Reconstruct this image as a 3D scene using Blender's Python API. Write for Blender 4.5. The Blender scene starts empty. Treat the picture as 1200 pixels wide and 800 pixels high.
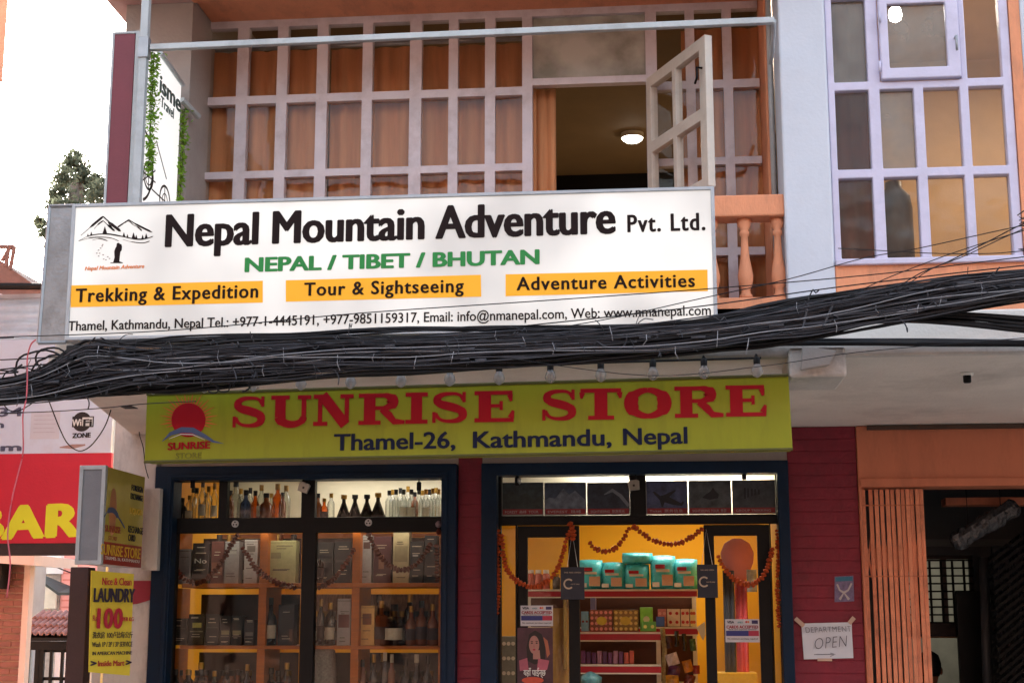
import bpy, bmesh, math, random
from mathutils import Vector, Matrix, noise
rnd = random.Random(7)
S = bpy.context.scene
COL = S.collection
# ------------------------------------------------------------------ camera
PITCH, YAW, CAMP = math.radians(10.7), math.radians(5.6), Vector((0, -8.6, 1.6))
cd = bpy.data.cameras.new('camera'); cam = bpy.data.objects.new('camera', cd); COL.objects.link(cam)
cd.sensor_width = 36; cd.lens = 1733 / 1200 * 36; cd.clip_start = 0.05; cd.clip_end = 2000
cam.location = CAMP; cam.rotation_euler = (math.pi / 2 + PITCH, 0, YAW)
S.camera = cam
# ------------------------------------------------------------------ sky, sun, exposure
SUN_EL, SUN_AZ = math.radians(16), math.radians(325)      # azimuth clockwise from +Y: low behind the shop, to the left
w = bpy.data.worlds.new('World'); S.world = w; w.use_nodes = True
nt = w.node_tree; bg = nt.nodes['Background']
sk = nt.nodes.new('ShaderNodeTexSky'); sk.sky_type = 'NISHITA'; sk.sun_disc = False
sk.sun_elevation = SUN_EL; sk.sun_rotation = SUN_AZ; sk.dust_density = 4.0; sk.air_density = 1.0; sk.ozone_density = 1.0
hs = nt.nodes.new('ShaderNodeHueSaturation'); hs.inputs['Saturation'].default_value = 0.45   # thin overcast
nt.links.new(sk.outputs[0], hs.inputs['Color']); nt.links.new(hs.outputs[0], bg.inputs[0])
bg.inputs[1].default_value = 0.15
sl = bpy.data.lights.new('sun', 'SUN'); sl.energy = 0.5; sl.angle = math.radians(25); sl.color = (1.0, 0.97, 0.94)
so = bpy.data.objects.new('sun', sl); COL.objects.link(so)
sd = Vector((math.sin(SUN_AZ) * math.cos(SUN_EL), math.cos(SUN_AZ) * math.cos(SUN_EL), math.sin(SUN_EL)))
so.rotation_euler = sd.to_track_quat('Z', 'Y').to_euler()
S.view_settings.view_transform = 'Standard'; S.view_settings.look = 'None'
S.view_settings.exposure = 2.62; S.view_settings.gamma = 1.0
S.render.engine = 'CYCLES'
try:
    S.cycles.use_denoising = True; S.cycles.max_bounces = 8; S.cycles.transparent_max_bounces = 24
    S.cycles.sample_clamp_indirect = 4.0; S.cycles.caustics_refractive = False; S.cycles.caustics_reflective = False
except Exception: pass

def lamp(name, loc, sx, sy, watts, col, rot=(0, 0, 0)):
    l = bpy.data.lights.new(name, 'AREA'); l.shape = 'RECTANGLE'; l.size = sx; l.size_y = sy; l.energy = watts; l.color = col
    o = bpy.data.objects.new(name, l); COL.objects.link(o); o.location = loc; o.rotation_euler = rot; return o

# ------------------------------------------------------------------ from the photograph's pixels to places on real planes
F = 1733.0
FW = Vector((-math.sin(YAW) * math.cos(PITCH), math.cos(YAW) * math.cos(PITCH), math.sin(PITCH)))
RT = Vector((math.cos(YAW), math.sin(YAW), 0)); UP = RT.cross(FW)
def ray(u, v): return FW + RT * ((u - 600) / F) + UP * ((400 - v) / F)
def aty(u, v, Y): d = ray(u, v); return CAMP + d * ((Y - CAMP.y) / d.y)
def atz(u, v, Z): d = ray(u, v); return CAMP + d * ((Z - CAMP.z) / d.z)
def atx(u, v, X): d = ray(u, v); return CAMP + d * ((X - CAMP.x) / d.x)
def rect(u0, v0, u1, v1, Y):
    um, vm = (u0 + u1) / 2, (v0 + v1) / 2
    return aty(u0, vm, Y).x, aty(u1, vm, Y).x, aty(um, v1, Y).z, aty(um, v0, Y).z
def lin(c):
    c = c / 255.0
    return c / 12.92 if c <= 0.04045 else ((c + 0.055) / 1.055) ** 2.4
def rgb(r, g, b): return (lin(r), lin(g), lin(b), 1)

# ------------------------------------------------------------------ materials
MATS = {}
def mat(name, col, rough=0.6, var=0.12, bump=0.15, scale=6.0, metal=0.0, spec=0.4, dirt=None, dirt_amt=0.5, dirt_scale=1.5, stretch=(1, 1, 1), fine=60, coat=0.0):
    if name in MATS: return MATS[name]
    m = bpy.data.materials.new(name); m.use_nodes = True; n = m.node_tree; N = n.nodes; L = n.links
    b = N['Principled BSDF']; b.inputs['Roughness'].default_value = rough; b.inputs['Metallic'].default_value = metal
    b.inputs['Specular IOR Level'].default_value = spec; b.inputs['Coat Weight'].default_value = coat
    g = N.new('ShaderNodeNewGeometry'); mp = N.new('ShaderNodeMapping'); mp.inputs['Scale'].default_value = stretch
    L.new(g.outputs['Position'], mp.inputs[0])
    t = N.new('ShaderNodeTexNoise'); t.inputs['Scale'].default_value = scale; t.inputs['Detail'].default_value = 6; t.inputs['Roughness'].default_value = 0.65
    L.new(mp.outputs[0], t.inputs[0])
    r = N.new('ShaderNodeMapRange'); r.inputs[1].default_value = 0.3; r.inputs[2].default_value = 0.7
    r.inputs[3].default_value = 1 - var; r.inputs[4].default_value = 1 + var
    L.new(t.outputs[0], r.inputs[0])
    mx = N.new('ShaderNodeMix'); mx.data_type = 'RGBA'; mx.blend_type = 'MULTIPLY'; mx.inputs[0].default_value = 1
    mx.inputs[6].default_value = col; L.new(r.outputs[0], mx.inputs[7]); out = mx.outputs[2]
    if dirt:
        t2 = N.new('ShaderNodeTexNoise'); t2.inputs['Scale'].default_value = dirt_scale; t2.inputs['Detail'].default_value = 8; t2.inputs['Roughness'].default_value = 0.7
        L.new(mp.outputs[0], t2.inputs[0])
        r2 = N.new('ShaderNodeMapRange'); r2.inputs[1].default_value = 0.5; r2.inputs[2].default_value = 0.72; r2.inputs[3].default_value = 0; r2.inputs[4].default_value = dirt_amt
        L.new(t2.outputs[0], r2.inputs[0])
        m2 = N.new('ShaderNodeMix'); m2.data_type = 'RGBA'; L.new(r2.outputs[0], m2.inputs[0]); L.new(out, m2.inputs[6]); m2.inputs[7].default_value = dirt; out = m2.outputs[2]
    L.new(out, b.inputs['Base Color'])
    if bump:
        t3 = N.new('ShaderNodeTexNoise'); t3.inputs['Scale'].default_value = fine; t3.inputs['Detail'].default_value = 4; L.new(mp.outputs[0], t3.inputs[0])
        bp = N.new('ShaderNodeBump'); bp.inputs['Strength'].default_value = bump; bp.inputs['Distance'].default_value = 0.01
        L.new(t3.outputs[0], bp.inputs['Height']); L.new(bp.outputs[0], b.inputs['Normal'])
        r3 = N.new('ShaderNodeMapRange'); r3.inputs[3].default_value = max(0, rough - 0.1); r3.inputs[4].default_value = min(1, rough + 0.1)
        L.new(t.outputs[0], r3.inputs[0]); L.new(r3.outputs[0], b.inputs['Roughness'])
    MATS[name] = m; return m
def leaf(name, col, var=.35, tr=.5):
    m = mat(name, col, .8, var, 0, 5, spec=.08)
    if 'tl' in m: return m
    m['tl'] = 1; N = m.node_tree.nodes; L = m.node_tree.links; t = N.new('ShaderNodeBsdfTranslucent'); x = N.new('ShaderNodeMixShader'); x.inputs[0].default_value = tr
    b = N['Principled BSDF']; L.new(b.inputs['Base Color'].links[0].from_socket, t.inputs[0]); L.new(b.outputs[0], x.inputs[1]); L.new(t.outputs[0], x.inputs[2]); L.new(x.outputs[0], N['Material Output'].inputs[0]); return m
def emis(name, col, s, base=None):
    if name in MATS: return MATS[name]
    m = bpy.data.materials.new(name); m.use_nodes = True; b = m.node_tree.nodes['Principled BSDF']
    b.inputs['Base Color'].default_value = base or col; b.inputs['Emission Color'].default_value = col; b.inputs['Emission Strength'].default_value = s
    b.inputs['Roughness'].default_value = 0.4; MATS[name] = m; return m
def glass(name, tint=(1, 1, 1, 1), ior=1.5, rough=0.01, gain=1.0, wav=0.0, haze=0.0, hazecol=(0.5, 0.5, 0.5, 1), edge=0.0):
    if name in MATS: return MATS[name]
    m = bpy.data.materials.new(name); m.use_nodes = True; N = m.node_tree.nodes; L = m.node_tree.links
    N.remove(N['Principled BSDF']); out = N['Material Output']
    t = N.new('ShaderNodeBsdfTransparent'); t.inputs[0].default_value = tint
    g = N.new('ShaderNodeBsdfGlossy'); g.inputs['Roughness'].default_value = rough
    fr = N.new('ShaderNodeFresnel'); fr.inputs[0].default_value = ior
    mu = N.new('ShaderNodeMath'); mu.operation = 'MULTIPLY'; mu.use_clamp = True; mu.inputs[1].default_value = gain; L.new(fr.outputs[0], mu.inputs[0])
    x = N.new('ShaderNodeMixShader'); gb = N.new('ShaderNodeNewGeometry'); ib = N.new('ShaderNodeMath'); ib.operation = 'SUBTRACT'; ib.inputs[0].default_value = 1; L.new(gb.outputs['Backfacing'], ib.inputs[1]); mb_ = N.new('ShaderNodeMath'); mb_.operation = 'MULTIPLY'; L.new(mu.outputs[0], mb_.inputs[0]); L.new(ib.outputs[0], mb_.inputs[1]); L.new(mb_.outputs[0], x.inputs[0])
    src = t.outputs[0]
    if edge:       # thick curved glass swallows light towards its outline
        lw = N.new('ShaderNodeLayerWeight'); lw.inputs[0].default_value = .35; em = N.new('ShaderNodeMix'); em.data_type = 'RGBA'
        L.new(lw.outputs['Facing'], em.inputs[0]); em.inputs[6].default_value = tint; em.inputs[7].default_value = (tint[0] * edge, tint[1] * edge, tint[2] * edge, 1); L.new(em.outputs[2], t.inputs[0])
    if haze:
        d = N.new('ShaderNodeBsdfDiffuse'); d.inputs[0].default_value = hazecol
        ge = N.new('ShaderNodeNewGeometry'); nz = N.new('ShaderNodeTexNoise'); nz.inputs['Scale'].default_value = 5; nz.inputs['Detail'].default_value = 6; L.new(ge.outputs['Position'], nz.inputs[0])
        mr = N.new('ShaderNodeMapRange'); mr.inputs[1].default_value = 0.35; mr.inputs[2].default_value = 0.7; mr.inputs[3].default_value = haze * 0.5; mr.inputs[4].default_value = haze * 1.4; L.new(nz.outputs[0], mr.inputs[0])
        h = N.new('ShaderNodeMixShader'); L.new(mr.outputs[0], h.inputs[0]); L.new(t.outputs[0], h.inputs[1]); L.new(d.outputs[0], h.inputs[2]); src = h.outputs[0]
    L.new(src, x.inputs[1]); L.new(g.outputs[0], x.inputs[2]); L.new(x.outputs[0], out.inputs[0])
    if wav:
        ge = N.new('ShaderNodeNewGeometry'); nz = N.new('ShaderNodeTexNoise'); nz.inputs['Scale'].default_value = 4; L.new(ge.outputs['Position'], nz.inputs[0])
        bp = N.new('ShaderNodeBump'); bp.inputs['Strength'].default_value = wav; bp.inputs['Distance'].default_value = 0.02
        L.new(nz.outputs[0], bp.inputs['Height']); L.new(bp.outputs[0], g.inputs['Normal']); L.new(bp.outputs[0], fr.inputs['Normal'])
    MATS[name] = m; return m

GRIME = rgb(70, 62, 55)
M_ORANGE = mat('orange_wall_paint', rgb(224, 152, 114), 0.75, 0.1, 0.25, 5, dirt=rgb(140, 100, 84), dirt_amt=0.5, dirt_scale=3, stretch=(2, 1, .7))
M_BEAM = mat('orange_beam_paint', rgb(204, 122, 90), 0.55, 0.07, 0.2, 5, dirt=rgb(120, 70, 50), dirt_amt=0.4, dirt_scale=3, stretch=(1, 1, 0.3))
M_BLUEWALL = mat('pale_blue_wall_paint', rgb(202, 210, 222), 0.75, 0.06, 0.12, 4, dirt=rgb(150, 155, 165), dirt_amt=0.35, dirt_scale=2)
M_LILAC = mat('lilac_window_paint', rgb(200, 198, 222), 0.42, 0.06, 0.12, 8, dirt=rgb(150, 140, 160), dirt_amt=0.3, dirt_scale=5)
M_MAUVE = mat('mauve_grey_window_paint', rgb(206, 200, 208), 0.4, 0.08, 0.12, 8, dirt=rgb(130, 105, 100), dirt_amt=0.35, dirt_scale=6)
M_CONC = mat('whitewashed_concrete', rgb(205, 200, 195), 0.85, 0.12, 0.5, 4, dirt=GRIME, dirt_amt=0.5, dirt_scale=2.5, fine=35)
M_SOFFIT = mat('soffit_plaster', rgb(232, 224, 216), 0.85, 0.08, 0.3, 2.5, dirt=rgb(130, 118, 110), dirt_amt=0.35, dirt_scale=1.6)
M_GREYWALL = mat('grey_plaster', rgb(168, 162, 158), 0.85, 0.07, 0.3, 4, dirt=GRIME, dirt_amt=0.25)
M_MAROON = mat('maroon_brick_paint', rgb(128, 28, 48), 0.55, 0.14, 0.35, 9, dirt=rgb(70, 15, 28), dirt_amt=0.5, dirt_scale=5, fine=45)
M_NAVY = mat('navy_blue_paint', rgb(5, 32, 56), 0.5, 0.15, 0.15, 7, spec=.2, dirt=rgb(8, 18, 32), dirt_amt=0.5, dirt_scale=4)
M_BLACKF = mat('black_metal_frame', rgb(14, 12, 13), 0.5, 0.15, 0.1, 10, spec=.2)
M_STEEL = mat('galvanised_steel', rgb(160, 166, 172), 0.45, 0.15, 0.15, 9, metal=0.5)
M_POLE = mat('pale_painted_pipe', rgb(176, 184, 188), 0.4, 0.1, 0.1, 9, dirt=rgb(110, 105, 100), dirt_amt=0.4, dirt_scale=6)
M_CABLE = mat('black_cable_rubber', rgb(22, 23, 27), 0.55, 0.3, 0.0, 12, spec=0.3)
M_CABLE2 = mat('dusty_cable_rubber', rgb(56, 57, 64), 0.5, 0.3, 0.0, 12)
M_CABLE3 = mat('pale_cable_sheath', rgb(140, 142, 148), 0.4, 0.2, 0.0, 12)
M_GLASS = glass('window_glass', (0.95, 0.94, 0.92, 1), 1.5, 0.01, 0.7, 0.12)
M_SHOPGLASS = glass('shop_glass', (0.86, 0.86, 0.84, 1), 1.4, 0.01, 0.8, 0.1)
M_GREYGLASS = glass('grey_film_glass', (0.8, 0.8, 0.76, 1), 1.5, 0.02, 1.3, 0.2, 0.8, rgb(186, 188, 180))  # pale grey diffuse layer mixed over the clear glass
M_FROST = glass('streaky_glass', (0.92, 0.88, 0.82, 1), 1.5, 0.08, 0.5, 0.3, 0.08, rgb(150, 140, 130))
M_STREAK = glass('streaky_reflection_glass', (0.8, 0.78, 0.74, 1), 1.5, 0.1, 0.8, 0.5, 0.42, rgb(150, 142, 130))  # streaky sky reflection painted in as a grey diffuse haze
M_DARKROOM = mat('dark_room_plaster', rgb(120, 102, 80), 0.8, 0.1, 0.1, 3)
M_BLACK = mat('black_print', rgb(38, 32, 32), 0.5, 0.05, 0)
M_BROWNINK = mat('dark_brown_print', rgb(34, 24, 24), 0.6, 0.05, 0, spec=.1)
M_GREENINK = mat('green_print', rgb(26, 132, 58), 0.5, 0.05, 0)
M_WHITE = mat('white_print', rgb(225, 225, 222), 0.5, 0.04, 0)

# ------------------------------------------------------------------ mesh helpers
class MB:
    def __init__(s): s.v = []; s.f = []
    def add(s, vs, fs):
        k = len(s.v); s.v += [tuple(v) for v in vs]; s.f += [tuple(i + k for i in f) for f in fs]; return s
    def box(s, x0, x1, y0, y1, z0, z1):
        return s.add([(x0, y0, z0), (x1, y0, z0), (x1, y1, z0), (x0, y1, z0), (x0, y0, z1), (x1, y0, z1), (x1, y1, z1), (x0, y1, z1)],
                     [(0, 3, 2, 1), (4, 5, 6, 7), (0, 1, 5, 4), (1, 2, 6, 5), (2, 3, 7, 6), (3, 0, 4, 7)])
    def hexa(s, p):            # eight corners: bottom ring then top ring
        return s.add(p, [(0, 3, 2, 1), (4, 5, 6, 7), (0, 1, 5, 4), (1, 2, 6, 5), (2, 3, 7, 6), (3, 0, 4, 7)])
    def prism(s, pts, d):      # closed outline extruded by vector d
        n = len(pts); P = [Vector(p) for p in pts]; d = Vector(d)
        s.add(P + [p + d for p in P], [tuple(range(n))[::-1], tuple(range(n, 2 * n))] + [(i, (i + 1) % n, n + (i + 1) % n, n + i) for i in range(n)])
        return s
    def slab4(s, a, b, c, d, th):   # quad a b c d with thickness vector th
        return s.prism([a, b, c, d], th)
    def tube(s, pts, r, n=6, cap=True):
        pts = [Vector(p) for p in pts]; rings = []; up = Vector((0.03, 0.02, 1)).normalized()
        for i, p in enumerate(pts):
            t = (pts[min(i + 1, len(pts) - 1)] - pts[max(i - 1, 0)]).normalized()
            a = t.cross(up)
            if a.length < 0.1: a = t.cross(Vector((1, 0, 0)))
            a.normalize(); b = t.cross(a); rr = r[i] if isinstance(r, (list, tuple)) else r
            rings.append([p + (a * math.cos(2 * math.pi * k / n) + b * math.sin(2 * math.pi * k / n)) * rr for k in range(n)])
        vs = [v for q in rings for v in q]; fs = []
        for i in range(len(rings) - 1):
            for k in range(n): fs.append((i * n + k, i * n + (k + 1) % n, (i + 1) * n + (k + 1) % n, (i + 1) * n + k))
        if cap: fs += [tuple(range(n))[::-1], tuple(range((len(rings) - 1) * n, len(rings) * n))]
        return s.add(vs, fs)
    def lathe(s, prof, c=(0, 0, 0), n=14):
        c = Vector(c); vs = []; fs = []
        for (r, z) in prof:
            for k in range(n): vs.append(c + Vector((r * math.cos(2 * math.pi * k / n), r * math.sin(2 * math.pi * k / n), z)))
        for i in range(len(prof) - 1):
            for k in range(n): fs.append((i * n + k, i * n + (k + 1) % n, (i + 1) * n + (k + 1) % n, (i + 1) * n + k))
        fs += [tuple(range(n))[::-1], tuple(range((len(prof) - 1) * n, len(prof) * n))]
        return s.add(vs, fs)
    def plate(s, x0, x1, z0, z1, yf, d, holes):   # one seamless sheet with openings, front face at yf, back at yf+d
        xs = sorted({round(q, 5) for q in [x0, x1] + [h[0] for h in holes] + [h[1] for h in holes] if x0 - 1e-6 <= q <= x1 + 1e-6})
        zs = sorted({round(q, 5) for q in [z0, z1] + [h[2] for h in holes] + [h[3] for h in holes] if z0 - 1e-6 <= q <= z1 + 1e-6})
        nx, nz = len(xs) - 1, len(zs) - 1
        def solid(i, j):
            if i < 0 or j < 0 or i >= nx or j >= nz: return False
            cx, cz = (xs[i] + xs[i + 1]) / 2, (zs[j] + zs[j + 1]) / 2
            return not any(h[0] < cx < h[1] and h[2] < cz < h[3] for h in holes)
        idx = {}; vs = []; fs = []
        def V(i, j, k):
            if (i, j, k) not in idx: idx[(i, j, k)] = len(vs); vs.append((xs[i], yf + (d if k else 0), zs[j]))
            return idx[(i, j, k)]
        for i in range(nx):
            for j in range(nz):
                if not solid(i, j): continue
                fs.append((V(i, j, 0), V(i + 1, j, 0), V(i + 1, j + 1, 0), V(i, j + 1, 0)))
                fs.append((V(i, j, 1), V(i, j + 1, 1), V(i + 1, j + 1, 1), V(i + 1, j, 1)))
                if not solid(i - 1, j): fs.append((V(i, j, 1), V(i, j, 0), V(i, j + 1, 0), V(i, j + 1, 1)))
                if not solid(i + 1, j): fs.append((V(i + 1, j, 0), V(i + 1, j, 1), V(i + 1, j + 1, 1), V(i + 1, j + 1, 0)))
                if not solid(i, j - 1): fs.append((V(i, j, 1), V(i + 1, j, 1), V(i + 1, j, 0), V(i, j, 0)))
                if not solid(i, j + 1): fs.append((V(i, j + 1, 0), V(i + 1, j + 1, 0), V(i + 1, j + 1, 1), V(i, j + 1, 1)))
        return s.add(vs, fs)
    def mesh(s, name, off=Vector((0, 0, 0))):
        me = bpy.data.meshes.new(name); me.from_pydata([(v[0] - off.x, v[1] - off.y, v[2] - off.z) for v in s.v], [], s.f); me.update(); return me

ORG = {}
def origin(p):
    o = Vector((0, 0, 0))
    while p is not None: o = o + ORG.get(p.name, Vector(p.location)); p = p.parent
    return o
def put(name, me, m, parent=None, bev=0, smooth=False, kind=None):
    if m is not None and not me.materials: me.materials.append(m)
    o = bpy.data.objects.new(name, me); COL.objects.link(o)
    if parent is not None: o.parent = parent
    ORG[o.name] = Vector((0, 0, 0))
    if bev:
        b = o.modifiers.new('bevel', 'BEVEL'); b.width = bev; b.segments = 2; b.limit_method = 'ANGLE'; b.angle_limit = math.radians(50)
    if smooth: me.polygons.foreach_set('use_smooth', [True] * len(me.polygons))
    if kind: o['kind'] = kind
    return o
def part(name, mb, m, parent=None, **k): return put(name, mb.mesh(name, origin(parent)), m, parent, **k)
def thing(name, label, cat, loc=(0, 0, 0), group=None):
    o = bpy.data.objects.new(name, None); COL.objects.link(o); o.location = loc; o.empty_display_size = 0.1; ORG[o.name] = Vector(loc)
    o['label'] = label; o['category'] = cat
    if group: o['group'] = group
    return o
def solo(name, mb, m, label, cat, group=None, **k):
    o = part(name, mb, m, None, **k); o['label'] = label; o['category'] = cat
    if group: o['group'] = group
    return o
UX, UZ = Vector((1, 0, 0)), Vector((0, 0, 1))
_fc = {}
def glyphs(body, bold=0.0, shear=0.0, space=1.0, depth=0.01):
    k = (body, bold, shear, space)
    if k in _fc: return _fc[k]
    c = bpy.data.curves.new('t', 'FONT'); c.body = body; c.offset = bold; c.shear = shear; c.space_character = space; c.extrude = 0.5; c.resolution_u = 3
    o = bpy.data.objects.new('t', c); COL.objects.link(o)
    me = bpy.data.meshes.new_from_object(o.evaluated_get(bpy.context.evaluated_depsgraph_get()))
    vs = [v.co.copy() for v in me.vertices]; fs = [tuple(p.vertices) for p in me.polygons]
    bpy.data.objects.remove(o); bpy.data.curves.remove(c); bpy.data.meshes.remove(me)
    _fc[k] = (vs, fs); return _fc[k]
def text(body, P, ux, uz, width, cap, m, parent, bold=0.0, name='lettering', depth=0.003, shear=0.0, space=1.0, lift=0.0):
    heavy = max(0.0, bold) * 1.15; bold = min(bold, 0.0)
    vs, fs = glyphs(body, bold, shear, space)
    x0 = min(v.x for v in vs); x1 = max(v.x for v in vs); n = ux.cross(uz)
    capf = 0.71 + 2 * bold; k = width / (x1 - x0)
    mb = MB(); hs_ = heavy * width / (x1 - x0)
    for j, (dx, dz) in enumerate([(0, 0)] if heavy == 0 else [(0, 0), (-hs_, 0), (hs_, 0), (-hs_ * .6, hs_ * .5), (hs_ * .6, -hs_ * .5), (-hs_ * .6, -hs_ * .5), (hs_ * .6, hs_ * .5)]):   # heavier faces: the same outline struck again beside itself
        mb.add([P + ux * ((v.x - x0) * k + dx) + uz * (v.y * cap / capf + dz * .8) + n * ((v.z + 0.5) * depth + lift + j * .00012) for v in vs], fs)
    return part(name, mb, m, parent)
def ptext(body, u0, u1, vb, vt, Y, m, parent, **k):
    P = aty(u0, vb, Y); Q = aty(u0, vt, Y); R = aty(u1, vb, Y)
    return text(body, P, UX, UZ, R.x - P.x, Q.z - P.z, m, parent, **k)
def copytree(o, loc, label=None):
    c = o.copy(); COL.objects.link(c); c.location = loc; ORG[c.name] = Vector(loc)
    if label: c['label'] = label
    for ch in o.children:
        d = ch.copy(); COL.objects.link(d); d.parent = c
        for g in ch.children:
            e = g.copy(); COL.objects.link(e); e.parent = d
    return c
def strip(pts, wid, P, ux, uz, d, mb):   # variable-width ribbon; pts in 2-D units, extruded by vector d
    pts = [Vector((p[0], p[1])) for p in pts]; L = []; R = []
    for i, p in enumerate(pts):
        t = (pts[min(i + 1, len(pts) - 1)] - pts[max(i - 1, 0)]).normalized(); nn = Vector((-t.y, t.x))
        ww = wid[i] if isinstance(wid, (list, tuple)) else wid
        L.append(p + nn * ww / 2); R.append(p - nn * ww / 2)
    def W3(q): return P + ux * q.x + uz * q.y
    n = len(pts); vs = [W3(q) for q in L] + [W3(q) for q in R]; vs += [v + d for v in vs]; fs = []
    for i in range(n - 1):
        a, b, c, e = i, i + 1, n + i + 1, n + i
        fs += [(a, e, c, b), (a + 2 * n, b + 2 * n, c + 2 * n, e + 2 * n), (a, b, b + 2 * n, a + 2 * n), (e, e + 2 * n, c + 2 * n, c)]
    fs += [(0, 2 * n, 3 * n, n), (n - 1, 2 * n - 1, 4 * n - 1, 3 * n - 1)]
    mb.add(vs, fs)
def bez(pts, n=10):
    o = []
    for i in range(0, len(pts) - 3, 3):
        a, b, c, d = pts[i:i + 4]
        for k in range(n + (i + 3 >= len(pts) - 1)):
            t = k / n; o.append(tuple((1 - t) ** 3 * a[j] + 3 * (1 - t) ** 2 * t * b[j] + 3 * (1 - t) * t * t * c[j] + t ** 3 * d[j] for j in range(len(a))))
    return o
def smooth_path(pts, n=6):
    P = [Vector(p) for p in pts]; out = []
    for i in range(len(P) - 1):
        a, b, c, d = P[max(i - 1, 0)], P[i], P[i + 1], P[min(i + 2, len(P) - 1)]
        for k in range(n):
            t = k / n
            out.append(0.5 * ((2 * b) + (c - a) * t + (2 * a - 5 * b + 4 * c - d) * t * t + (3 * b - a - 3 * c + d) * t ** 3))
    out.append(P[-1]); return out
ORD = ['first', 'second', 'third', 'fourth', 'fifth', 'sixth', 'seventh', 'eighth', 'ninth', 'tenth', 'eleventh', 'twelfth', 'thirteenth', 'fourteenth', 'fifteenth', 'sixteenth', 'seventeenth', 'eighteenth', 'nineteenth', 'twentieth', 'twenty-first', 'twenty-second', 'twenty-third', 'twenty-fourth', 'twenty-fifth', 'twenty-sixth']

# ================================================================== THE SETTING
part('ground', MB().box(-200, 200, -200, 200, -0.4, -0.15), mat('earth', rgb(110, 100, 88), 0.95, 0.2, 0.5, 1), kind='structure')
part('road', MB().box(-60, 60, -16, -3.2, -0.15, -0.12), mat('asphalt', rgb(92, 90, 88), 0.9, 0.25, 0.5, 3), kind='structure')
part('pavement', MB().box(-60, 60, -3.05, 9, -0.15, 0.0), mat('pavement_concrete', rgb(176, 170, 160), 0.9, 0.15, 0.4, 3), kind='structure')
part('kerb', MB().box(-60, 60, -3.2, -3.05, -0.15, 0.012), M_CONC, kind='structure')

# ================================================================== THE SHOP BUILDING
ZS = aty(1000, 499, 0).z                       # soffit height
YF = atz(1000, 419, ZS).y                      # fascia plane
Z1 = ZS + 0.2                                  # top of the canopy slab
YU = -2.0                                      # wall plane of the upper storey
YR = -1.6                                      # wall plane round the balcony window
YW = -1.3                                      # the balcony window
B = thing('shop_building', 'orange and pale blue shop building with a balcony above the store front', 'building')

# --- canopy slab (soffit below, fascia in front)
xl0, xl1 = atz(100, 462, ZS).x + 0.12, atz(170, 515, ZS).x
cp = MB(); cp.prism([(xl0, YF, ZS), (6, YF, ZS), (6, 0.31, ZS), (xl1, 0.31, ZS), (xl1, 0.0, ZS)][::-1], (0, 0, 0.2))
part('canopy', cp, M_SOFFIT, B, bev=0.01)
fz = aty(1000, 404, YF - 0.04).z
part('canopy_edge', MB().box(xl0 - 0.01, 6, YF - 0.045, YF - 0.002, ZS - 0.002, fz + 0.02), M_CONC, B, bev=0.012)
part('canopy_ledge', MB().box(0.9, 6, YF + 0.002, YU - 0.002, Z1 + 0.002, aty(1100, 391, YU).z), M_CONC, B, bev=0.02)
bx = rect(924, 411, 991, 443, YF - 0.06)
part('beam_end', MB().box(bx[0], bx[1], YF - 0.09, YF + 0.28, bx[2], bx[3] + 0.01), M_CONC, B, bev=0.012)
bx = rect(938, 405, 972, 433, YF - 0.12)
part('bracket_plate', MB().prism([(bx[0], YF - .1, bx[2]), (bx[1], YF - .1, bx[2] + .02), (bx[1] + .03, YF - .1, bx[3] - .02), (bx[0] + .01, YF - .1, bx[3])], (0, -0.02, 0)), M_GREYWALL, B, bev=0.004)

# --- ground floor walls: openings read from the photograph
X_BL0, X_BL1 = aty(181, 680, 0).x, aty(536, 680, 0).x       # left shop window with its blue surround
X_BR0, X_BR1 = aty(565, 680, 0).x, aty(927, 680, 0).x       # door opening with its blue surround
X_M1 = aty(1009, 650, 0).x                                   # end of the maroon wall
X_COL0 = aty(128, 680, 0).x
ZT = aty(560, 544, 0).z                                      # top of the blue surrounds
# brick courses, each brick its own piece
brick_mesh = {}
def brick_wall(x0, x1, z0, z1, y, parent, per, h=0.07, m=M_MAROON, th=0.05, jz=0.0024, jit=0.0015):
    n = int(round((z1 - z0) / h)); h = (z1 - z0) / n; w = (x1 - x0) / per
    for r in range(n):
        off = (w / 2 if r % 2 else 0) if per > 1 else 0
        xs = [x0] + [x0 + off + w * k for k in range(0 if off else 1, per)] + [x1]
        xs = sorted(set(round(q, 4) for q in xs))
        for a, b in zip(xs[:-1], xs[1:]):
            if b - a < 0.02: continue
            key = (round(b - a, 3), round(h, 4), m.name, th)
            if key not in brick_mesh:
                hw, hh, e = (b - a) / 2 - 0.0008, h / 2 - jz / 2, 0.0018
                q = MB(); q.add([(-hw, th, -hh), (hw, th, -hh), (hw, th, hh), (-hw, th, hh), (-hw, e, -hh), (hw, e, -hh), (hw, e, hh), (-hw, e, hh), (-hw + e, 0, -hh + e), (hw - e, 0, -hh + e), (hw - e, 0, hh - e), (-hw + e, 0, hh - e)],
                                [(0, 1, 2, 3), (8, 9, 10, 11)[::1], (4, 5, 9, 8), (5, 6, 10, 9), (6, 7, 11, 10), (7, 4, 8, 11), (0, 4, 7, 3), (1, 2, 6, 5), (3, 7, 6, 2), (0, 1, 5, 4)])
                me = q.mesh('brick'); me.materials.append(m); brick_mesh[key] = me
            o = put('brick', brick_mesh[key], None, parent)
            o.location = Vector(((a + b) / 2, y + rnd.uniform(-jit, 0), z0 + (r + 0.5) * h)) - origin(parent)
mw = part('maroon_wall', MB().box(X_BR1 + 0.002, X_M1 - 0.002, 0.003, 0.25, 0, ZS - 0.002), M_MAROON, B)
brick_wall(X_BR1 + 0.002, X_M1 - 0.003, 0, ZS - 0.004, 0.0, mw, 1)
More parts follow.
